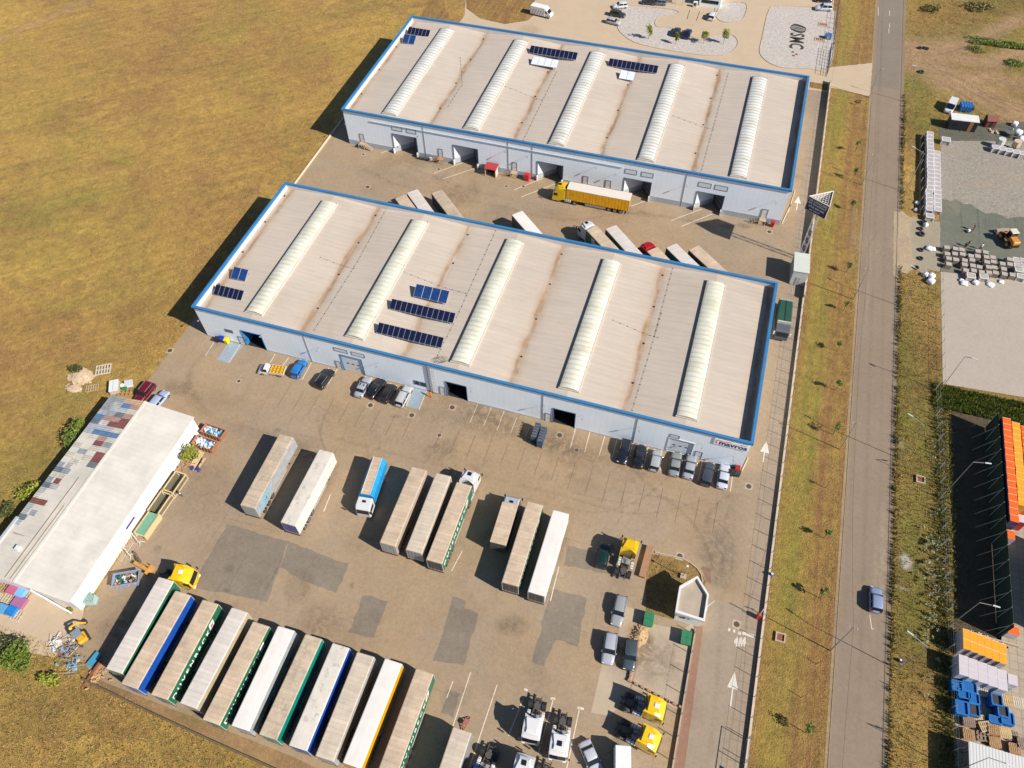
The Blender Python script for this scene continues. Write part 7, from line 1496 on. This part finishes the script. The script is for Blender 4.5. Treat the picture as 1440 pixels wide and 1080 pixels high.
for i in range(5):
    for j in range(13):
        x=132.6+j*1.42+r.uniform(-.2,.2)+i*.12; y=63.1-i*1.5+.25*j*.9+r.uniform(-.2,.2)
        if (i==4 and j<2) or (i==3 and j==1) or (i==0 and j>5) or (i==4 and j>9) or (i,j) in ((2,4),(0,3),(3,8),(1,7)): continue
        if j<9:
            if base is None:
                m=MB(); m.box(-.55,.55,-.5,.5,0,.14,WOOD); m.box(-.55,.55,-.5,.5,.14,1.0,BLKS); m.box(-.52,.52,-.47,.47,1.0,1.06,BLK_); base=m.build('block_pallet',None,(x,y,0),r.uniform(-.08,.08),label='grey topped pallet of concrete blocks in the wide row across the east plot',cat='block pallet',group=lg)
            else: copy_tree(base,(x,y,0),r.uniform(-.08,.08),'grey topped block pallet in the %s line of the wide row across the east plot'%['northmost','second','middle','fourth','southmost'][i])
        else:
            if 'b2' not in globals(): b2=cage('c',1.3,1.2,1.0,CW,BLK_).build('stone_crate',None,(x,y,0),label='white framed crate at the right end of the wide row across the east plot',cat='crate',group='white framed crates at the right end of the wide row')
            else: copy_tree(b2,(x,y,0),r.uniform(-.06,.06))
SACK=M('sack_white',(.66,.67,.72),.7,0,.08,3)
def sack(u,v,s,label,h=.8,mat=SACK,group='white bulk bags on the east plots'):
    s*=.85
    c=G(u,v,h*.5); r=random.Random(int(u*5+v)); t=thing('bulk_bag',(c.x,c.y,0),r.uniform(0,3),label,'bulk bag',group); m=MB(); rings=[]
    for q,z in ((.82,0),(1.0,.3),(1.02,.6),(.85,.92),(.4,1.0)): rings.append([(s*q*math.copysign(abs(math.cos(a))**.45,math.cos(a))*r.uniform(.92,1.08),s*q*math.copysign(abs(math.sin(a))**.45,math.sin(a))*r.uniform(.92,1.08),h*z) for a in [2*PI*i/14 for i in range(14)]])
    m.loft(rings,mat,True,True); m.build('bag',t); m=MB()
    for a in (0,1.57,3.14,4.71): m.tube((s*.8*math.cos(a+.78),s*.8*math.sin(a+.78),h*.9),(s*.4*math.cos(a+.78),s*.4*math.sin(a+.78),h+.12),.03,mat,4)
    m.build('loop',t)
for a in [(1302,316,.5,'bag by the touching tyre at the gravel entry'),(1307,349,.75,'bag at the gravel entry beside the lone tyre',.5),(1312,350,.6,'bag between the gravel entry and the geotextile',.5),(1302,386,.6,'bag at the lower corner of the gravel entry'),(1310,388,.75,'upper big bag at the slab corner post',.9),(1309,395,.8,'lower big bag at the slab corner post',.9),(1356,398,.8,'left of two flat bags lying on the pale slab',.4),(1372,397,.65,'right of two flat bags lying on the pale slab',.5),(1393,400,.8,'flat bag lying on the pale slab below the white crate',.3),(1408,396,.6,'small flat bag at the right on the pale slab',.3),(1352,394,.5,'small bag touching the left flat bag',.35),(1427,174,.8,'uppermost white bag near the concrete pipes',1.),(1432,186,1.0,'big white bag in the cluster near the right edge',1.),(1437,195,.9,'white bag at the right edge of the cluster',1.),(1290,68+217,.6,'white rubbish bag in the strip below the crate column',.4),(1288,295,.5,'small white bag in the strip below the crate column',.4)]: sack(*a[:4],h=a[4] if len(a)>4 else .8)
for u,v,l in [(1366,387,'white framed crate standing forward of the wide row'),(1384,388,'white framed crate right of the forward one'),(1308,303,'white framed crate at the foot of the long column')]:
    c=G(u,v,1.0); cage('c',1.5,1.3,1.0,CW,BLK_).build('stone_crate',None,(c.x,c.y,0),R(4),label=l,cat='crate')
g5='white framed crates in the short row near the bulk tanks'
for k in range(5):
    c=G(1401+k*9.5,206+k*2.2,1.2); cage('c',1.55,1.3,1.15,CW,STN).build('stone_crate',None,(c.x,c.y,0),R(8),label='white framed crate in the short row below the pale round tanks',cat='crate',group=g5)
for u,v,l,mt in [(1408,199,'pale octagonal tank above the short row of crates',M('tank_cream',(.5,.5,.45),.6,0,.1)),(1430,202,'beige octagonal tank at the right end of the short row',M('tank_beige',(.5,.38,.27),.6,0,.12))]:
    c=G(u,v,1.6); t=thing('round_tank',(c.x,c.y,0),0,l,'tank'); m=MB(); m.cyl(0,0,1.0,2.3,.95,mt,8,.85,False); m.build('body',t); m=MB(); m.box(-.5,.5,-.5,.5,0,1.0,STEEL); m.build('stand',t)
c=G(1420,186,.8); t=thing('cable_drum',(c.x,c.y,0),0,'dark round drum lying west of the white bags','drum'); m=MB(); m.cyl(0,0,0,.9,.95,M('drum_dark',(.06,.07,.055),.8,0,.3,3),16); m.build('drum',t); m=MB(); m.cyl(0,0,.9,1.0,1.05,M('drum_rim',(.1,.11,.08),.8,0,.2),16); m.build('flange',t)
# black container with white roof
t=thing('site_container',(G(1357,166,2.6).x,G(1357,166,2.6).y,0),R(4),'black clad container with a white roof and orange stripe','container'); BC=M('container_black',(.02,.024,.035),.5,0,.2,2); m=MB(); m.box(-3.0,3.0,-1.25,1.25,0,2.6,BC)
for k in range(20): x=-2.9+k*.3; m.box(x-.04,x+.04,-1.28,1.28,.1,2.5,BC)
m.build('body',t); m=MB(); m.box(-3.05,3.05,-1.35,1.35,2.6,2.75,WHITE); m.build('roof',t); m=MB(); m.box(1.2,2.0,-1.3,-1.285,.05,2.55,M('stripe_orange',(.3,.12,.03),.6,0,.2,2)); m.build('stripe',t); m=MB(); m.box(-2.3,-1.2,-1.3,-1.285,1.0,2.0,GLASS); m.build('window',t)
c=G(1359,149,1.0); t=thing('blue_compactor',(c.x,c.y,0),R(5),'bright blue ribbed waste container north of the black container','container'); CBL=M('compactor_blue',(.02,.13,.4),.5,0,.15,2); m=MB(); m.box(-1.3,1.3,-1.1,1.1,.1,1.5,CBL,bev=.1)
for k in range(5): m.box(-1.3+k*.6,-1.15+k*.6,-1.15,1.15,.2,1.56,CBL)
m.build('body',t); m=MB(); m.box(1.3,1.8,-.6,.6,.3,1.0,BLACK); m.build('hitch',t); 
for s in (-1,1): m=MB(); m.wheel(0,s*1.2,.3,.2); m.build('wheel',t)
c=G(1394,168,1.5); t=thing('garden_shed',(c.x,c.y,0),R(12),'small dark red cabin with a pitched roof right of the black container','cabin'); DR_=M('cabin_red',(.12,.025,.02),.8,0,.25,4); m=MB(); m.box(-1.1,1.1,-1.0,1.0,0,1.8,DR_); m.build('wall',t); m=MB(); m.loft([[(x,-1.2,1.75),(x,0,2.6),(x,1.2,1.75),(x,1.2,1.67),(x,0,2.5),(x,-1.2,1.67)] for x in (-1.25,1.25)],M('cabin_roof_red',(.16,.035,.028),.7,0,.2,4)); m.build('roof',t); m=MB(); m.box(-.3,.35,-1.03,-1.005,.05,1.6,DARK); m.build('door',t)
c=G(1398,185,.3); m=MB(); r=random.Random(2)
for k in range(18): x,y=r.gauss(0,.5),r.gauss(0,.4); m.box(x-.2,x+.2,y-.12,y+.12,.02+.02*k,.1+.02*k,M('sawn_wood',(.6,.42,.25),.8,0,.2,4),rz=r.uniform(0,3))
m.build('firewood_heap',None,(c.x,c.y,0),label='small heap of pale sawn wood in front of the red cabin',cat='wood heap')
c=G(1435,218,.3); m=MB()
for k in range(14): x,y=r.gauss(0,.9),r.gauss(0,.4); m.box(x-.3,x+.3,y-.1,y+.1,.02+.02*k,.1+.02*k,M('sawn_wood',(.6,.42,.25)),rz=r.uniform(0,3))
m.build('timber_offcuts',None,(c.x,c.y,0),label='orange brown timber offcuts at the right edge below the crates',cat='timber')
# wheel loader
c=G(1420,333,1.2); t=thing('wheel_loader',(c.x,c.y,0),R(112),'orange wheel loader with a white cab roof on the geotextile','wheel loader'); OL=M('loader_orange',(.55,.22,.03),.5,0,.2,2)
m=MB(); m.box(-2.6,-.6,-.8,.8,.9,2.0,OL,bev=.15); m.box(-2.75,-2.55,-.75,.75,.7,1.3,BLACK); m.build('engine_cover',t)
m=MB(); m.box(-.6,1.2,-.55,.55,.7,1.3,OL); m.build('front_frame',t)
m=MB(); m.loft([[(-.9,-.7,1.3),(.5,-.7,1.3),(.5,.7,1.3),(-.9,.7,1.3)],[(-.8,-.6,2.9),(.3,-.6,2.9),(.3,.6,2.9),(-.8,.6,2.9)]],GLASS); m.build('cab',t); m=MB(); m.box(-.95,.5,-.75,.75,2.9,3.02,M('cab_roof_cream',(.6,.52,.42),.5,0,.05),bev=.05); m.build('cab_roof',t)
m=MB()
for s in (-1,1): m.tube((.5,s*.45,1.5),(2.2,s*.5,.7),.12,OL,5)
m.build('lift_arm',t); m=MB(); m.loft([[(2.2,y,.9),(2.1,y,.15),(3.2,y,.1),(2.9,y,.9)] for y in (-1.35,1.35)],M('bucket_worn',(.4,.3,.22),.6,.2,.3,3)); m.build('bucket',t)
for sx in (-1.6,1.0):
    for sy in (-1,1): m=MB(); m.wheel(sx,sy*1.0,.7,.5,OL); m.build('wheel',t)
# fences east
t=thing('slab_fence',(131.4,0,0),0,'thin wire fence along the west side of the pale slab','fence')
for k in range(10): y=27.6+k*3.2; m=MB(); m.tube((0,y,0),(0,y,1.8),.05,POST,4); m.build('post',t)
for z in (.6,1.7): m=MB(); m.tube((0,27.6,z),(0,56.4,z),.015,POST,4); m.build('wire',t)
t=thing('parcel_fence',(0,0,0),0,'long row of slim concrete fence posts in the weeds beside the dark shaded plot','fence'); PT=M('post_pale',(.45,.42,.38),.8,0,.15)
for k in range(26):
    y=26.0-k*2.75; x=130.2+ (26-y)*.028; m=MB(); m.box(x-.05,x+.05,y-.05,y+.05,0,2.3,PT); m.tube((x,y,2.3),(x+.3,y,2.7),.035,PT,4); m.build('post',t)
for z in (.8,1.5,2.2): m=MB(); m.tube((130.2,26,z),(132.1,-43,z),.012,POST,4); m.build('wire',t)
t=thing('crate_fence',(0,0,0),0,'yellow edged concrete strip and posts left of the long crate column','fence')
m=MB(); m.box(127.6,127.75,73.5,101,0,.35,M('strip_ochre',(.42,.28,.1),.8,0,.2)); m.build('base',t)
for k in range(9): m=MB(); m.box(127.62,127.72,74+k*3.2,74.1+k*3.2,.3,1.8,PT); m.build('post',t)
# tall dark green screen
t=thing('screen_fence',(138.3,0,0),0,'tall dark green screen with braces between the shaded plot and the block yard','screen'); GS=M('screen_green',(.012,.03,.018),.9,0,.3,2)
m=MB(); m.box(-.04,.04,-17,20.3,.1,4.6,GS); m.build('screen',t)
for k in range(16):
    y=20.2-k*2.45; m=MB(); m.tube((-.12,y,0),(-.12,y,4.7),.05,PT,4); m.tube((-.12,y,4.0),(-2.3,y-.3,0),.04,PT,4); m.build('post',t)
# wrapped stacks
WO=M('wrap_orange',(.75,.11,.006),.5,0,.25,2.5); WY=M('wrap_yellow',(.68,.3,.01),.5,0,.15,2.5); WN=M('wrap_navy',(.03,.05,.13),.5,0,.2); WL=M('wrap_lilac',(.48,.44,.47),.6,0,.1,2.5)
def wstack(name,label,x,y,L,Wd,h,top,side,group,tiers):
    t=thing(name,(x,y,0),R(rnd.uniform(-1,1)),label,'wrapped stack',group); m=MB()
    for k in range(tiers): z=k*h/tiers; m.box(-L/2,L/2,-Wd/2,Wd/2,z+.12,z+h/tiers-.001,side); m.box(-L/2+.05,L/2-.05,-Wd/2+.05,Wd/2-.05,z,z+.12,WOOD)
    m.build('wrapped_load',t); m=MB(); m.box(-L/2-.01,L/2+.01,-Wd/2-.01,Wd/2+.01,h,h+.04,top,bev=.02)
    m.box(-L/2-.012,L/2+.012,Wd/2-.05,Wd/2+.012,h+.03,h+.05,M('strap_white',(.6,.5,.42),.5,0,0))
    m.build('top_sheet',t); return t
gO='orange topped stacks along the screen'; gY='yellow topped stacks in the second line'; gR='orange topped stacks in the third line'
a=wstack('block_stack','navy sided stack with an orange top, first line along the tall screen',139.25,18.6,1.25,1.16,5.0,WO,WN,gO,4); b=wstack('block_stack','stack with a yellow top in the second line behind the orange ones',140.65,18.2,1.25,1.16,4.9,WY,WY,gY,4); c3=wstack('block_stack','stack with an orange top in the third line at the right edge',142.05,17.8,1.25,1.16,4.9,WO,WO,gR,4)
for k in range(1,16):
    copy_tree(a,(139.25+.02*math.sin(k*3),18.6-k*1.22,0),R(rnd.uniform(-1.5,1.5)))
    if k<13: copy_tree(b,(140.65+.03*math.sin(k*2),18.2-k*1.22,0),R(rnd.uniform(-1.5,1.5)))
    if k<12: copy_tree(c3,(142.05,17.8-k*1.22,0),R(rnd.uniform(-1.5,1.5)))
wstack('block_stack','low lilac sided stack with an orange top at the south end of the orange line',139.4,-1.3,1.6,1.5,2.9,WO,WL,None,2)
wstack('block_stack','white and red wrapped stack behind the orange line',141.6,2.2,1.3,1.3,2.6,WL,M('wrap_red',(.4,.03,.04),.5,0,.2),None,2)
gW='unseen stacks added east of the block yard to shade it'
for k in range(12): wstack('block_stack','tall wrapped stack standing just beyond the right edge',146.4,-1.2-k*1.3,1.6,1.25,5.0,WY,WN,gW,4) if k==0 else copy_tree(a,(146.4,-1.2-k*1.22,0),0,'tall wrapped stack standing just beyond the right edge',gW)  # unseen stacks added to cast shade over the block yard
wstack('block_stack','small orange and white stack alone at the foot of the green screen',139.7,-15.9,1.5,1.3,1.6,WO,WL,None,1)
# yellow and lilac rows at the bottom right
gYB='yellow wrapped brick pallets'; gLB='lilac wrapped brick pallets'
y0=None
for i in range(6):
    for j in range(2):
        if i>0 and i<2 and j==0: pass
        x=132.95+i*.93; y=-19.0-.12*i-j*1.45
        if i==0: h=2.6
        else: h=2.5
        if y0 is None: y0=wstack('brick_pallet','yellow wrapped brick pallet in the upper line of the double row at the lower right',x,y,.92,1.43,h,WY,WL,gYB,2)
        else: copy_tree(y0,(x,y,0),0)
l0=None
for i in range(5):
    for j in range(2):
        x=132.5+i*1.22+.0; y=-22.85-.12*i-j*1.4
        if l0 is None: l0=wstack('brick_pallet','lilac wrapped brick pallet in the upper line below the yellow ones',x,y,1.2,1.38,2.5,WL,M('wrap_lilac_side',(.4,.42,.5),.6,0,.1),gLB,2)
        else: copy_tree(l0,(x,y,0),0)
_o=copy_tree(l0,(138.7,-23.6,0),0,'single lilac wrapped brick pallet at the right end of the lilac row'); del _o['group']
c=G(1375,893); m=MB()
r=random.Random(4)
for k in range(40): x=134.5+r.uniform(0,5); y=-17.3-(x-134.5)*.15+r.gauss(0,.2); m.box(x-.15,x+.15,y-.1,y+.1,0,.3,RUB,rz=r.uniform(0,3))
m.box(133.6,141,-17.55,-17.35,0,.35,CONC2); m.build('kerb_rubble',label='rough rubble kerb between the dark plot and the yellow pallets',cat='rubble')
# blue crates and wooden pallets
BCM=M('crate_vivid_blue',(.005,.1,.33),.45,0,.25,3); BCD=M('crate_dark_fill',(.03,.03,.04),.8,0,.3)
def bluebox(u,v,z,L,Wd,h,label,fill=BCM,rz=R(3)):
    c=G(u,v,z+h); t=thing('blue_crate',(c.x,c.y,z),rz,label,'crate','blue slatted crates at the lower right'); a,b=L/2,Wd/2; m=MB()
    for s in (-1,1): m.box(-a,a,s*b-.05,s*b+.05,0,h,BCM); m.box(s*a-.05,s*a+.05,-b+.05,b-.05,0,h,BCM)
    m.box(-a+.05,a-.05,-b+.05,b-.05,0,h*.9,fill); m.build('shell',t); m=MB()
    for s in (-1,1): m.box(-a-.03,a+.03,s*b-.08,s*b+.08,h,h+.06,M('crate_rim_blue',(.012,.14,.4),.4,0,.2)); m.box(s*a-.08,s*a+.08,-b+.08,b-.08,h,h+.06,MATS['crate_rim_blue'])
    m.build('rim',t)
for u,v,L,Wd,h,l,f in [(1346,964,1.3,1.3,1.3,'blue crate at the top left of the blue group',BCM),(1364,966,1.7,1.4,1.3,'wide blue crate right of the top left one',BCM),(1357,976,1.6,1.1,1.2,'blue crate in the centre of the upper blue group',BCM),(1370,982,1.3,1.3,1.2,'blue crate at the right of the upper blue group',BCM),(1353,995,1.5,1.7,1.5,'tall blue crate at the lower left of the blue group',BCM),(1370,998,1.3,1.5,1.4,'blue rimmed crate with dark filling right of the tall one',BCD),(1402,984,1.3,1.4,1.7,'dark filled blue crate standing tall in the middle',BCD),(1411,1000,1.3,1.4,1.4,'dark filled blue crate below the tall middle one',BCD),(1417,1010,1.5,1.5,1.0,'blue crate at the lower right end',BCM),(1400,1012,1.5,.9,.9,'blue crate left of the lower right one',BCM)]: bluebox(u,v,0,L,Wd,h,l,f)
gp2='wooden pallets at the lower right'
r=random.Random(21)
for i,(u,v,n_,l) in enumerate([(1382,971,6,'pale pallet stack right of the upper blue crates'),(1404,978,4,'pale pallet stack left of the yellow boarded one'),(1418,984,6,'yellow boarded pallet stack at the right'),(1434,987,5,'pale pallet stack at the right edge'),(1363,1014,5,'broken topped pallet stack below the tall blue crate'),(1377,1011,4,'yellowish pallet stack below the dark filled crate'),(1386,1021,6,'leaning yellow pallet stack above the corrugated roof'),(1363,1032,6,'brown pallet stack at the corner of the corrugated roof'),(1383,1035,4,'open slatted pallet stack at the roof edge'),(1399,1025,7,'grey brown pallet stack in the middle'),(1414,1030,5,'narrow yellow pallet stack at the right'),(1425,1035,3,'dark pallet at the right side'),(1400,1043,5,'grey brown pallet stack touching the corrugated roof'),(1428,1052,5,'brown pallet stack at the right edge above the roof'),(1440,1045,6,'pallet stack cut by the right edge')]):
    h=.145*n_; c=G(u,v,h); mt=[WOOD,WOOD2,OWHT,M('grey_wood',(.27,.2,.16),.9,0,.3,3)][(0 if 'brown' in l else 1 if 'yellow' in l else 2 if 'pale' in l else 3)]
    m=MB()
    for k in range(n_):
        m.T=Matrix.Translation((r.uniform(-.05,.05),r.uniform(-.05,.05),k*.145))@Matrix.Rotation(r.uniform(-.06,.06),4,'Z'); q=pallet_mesh(1.4,1.25,.14,mt,6 if 'open' not in l else 4); 
        m.add(q.v,q.f,mt)
    m.build('pallet_stack',None,(c.x,c.y,0),R(5 if 'leaning' not in l else 25),label=l,cat='pallet stack',group=gp2)
# corrugated roof shelter bottom right
t=thing('open_shelter',(0,0,0),0,'white corrugated roof shelter at the bottom right corner','shelter'); m,n,b=nodes('corrugated_white',.5); v=pos(n); s=N(n,'ShaderNodeSeparateXYZ'); n.links.new(v,s.inputs[0]); w=math_(n,'FRACT',math_(n,'MULTIPLY',s.outputs[0],2.6)); n.links.new(ramp(n,w,[(0,(.25,.25,.26)),(.22,(.58,.58,.57)),(.9,(.62,.62,.6)),(1,(.25,.25,.26))]),b.inputs['Base Color']); bump(n,b,w,.5,.05); CRW=m
m=MB(); m.loft([[(132.6,y,3.0),(152,y,3.3),(152,y,3.2),(132.6,y,2.9)] for y in (-60,-33.6)],CRW); m.build('roof',t)
for x in (132.9,142,151):
    for y in (-34,-46,-58): m=MB(); m.box(x-.1,x+.1,y-.1,y+.1,0,2.95,STEEL); m.build('post',t)
m=MB(); m.tube((131.9,-33.4,1.6),(131.9,-60,1.6),.05,STEEL,5); m.tube((131.9,-33.4,0),(131.9,-33.4,1.7),.05,STEEL,5); m.build('side_rail',t)
# debris marks in the strip
for i,(u,v,l) in enumerate([(1294,675,'pale concrete manhole frame in the weeds below the debris'),(1097,897,'small square manhole frame in the verge')]):
    c=G(u,v); m=MB()
    for a in ((-.7,.7,-.7,-.5),(-.7,.7,.5,.7),(-.7,-.5,-.5,.5),(.5,.7,-.5,.5)): m.box(*a,0,.3,CONC2)
    m.box(-.5,.5,-.5,.5,0,.12,RUST); m.build('manhole_pit',None,(c.x,c.y,0),label=l,cat='manhole')
c=G(1266,930); m=MB(); m.box(-.3,.3,-.2,.2,0,.5,M('drum_blue',(.04,.04,.2)),bev=.04); m.cyl(-.1,0,.5,.56,.15,WHITE,8); m.build('junction_box',None,(c.x,c.y,0),label='small blue box at the foot of the lowest street lamp',cat='box')
c=G(1084,810); m=MB(); m.cyl(0,0,0,.8,.35,M('hydrant_blue',(.06,.12,.3),.5,0,.1),10,.25); m.cyl(0,0,.8,.95,.18,WHITE,8); m.build('hydrant',None,(c.x,c.y,0),label='small blue hydrant in the verge beside the boundary fence',cat='hydrant')
# hoses on the roof corner
m=MB(); 
for k in range(3):
    pr=None
    for i in range(14): a=2*PI*i/13; p=(47.2+.2*k+.9*math.cos(a),1.6+.5*math.sin(a)+.2*k,7.75+.05*k); m.tube(pr,p,.03,BLACK,4) if pr else None; pr=p
m.build('coiled_hose',None,label='coiled black hose on the front edge of the near warehouse roof',cat='hose')
m=MB()
for k in range(4): m.tube((45.6+k*.32,-.25,.1),(45.6+k*.32,-.25,8.1),.04,STEEL,4)
for k in range(8): m.tube((45.9,-.28,.5+k),(46.5,-.28,.5+k),.025,STEEL,4)
m.build('ladder_pipes',WH1)
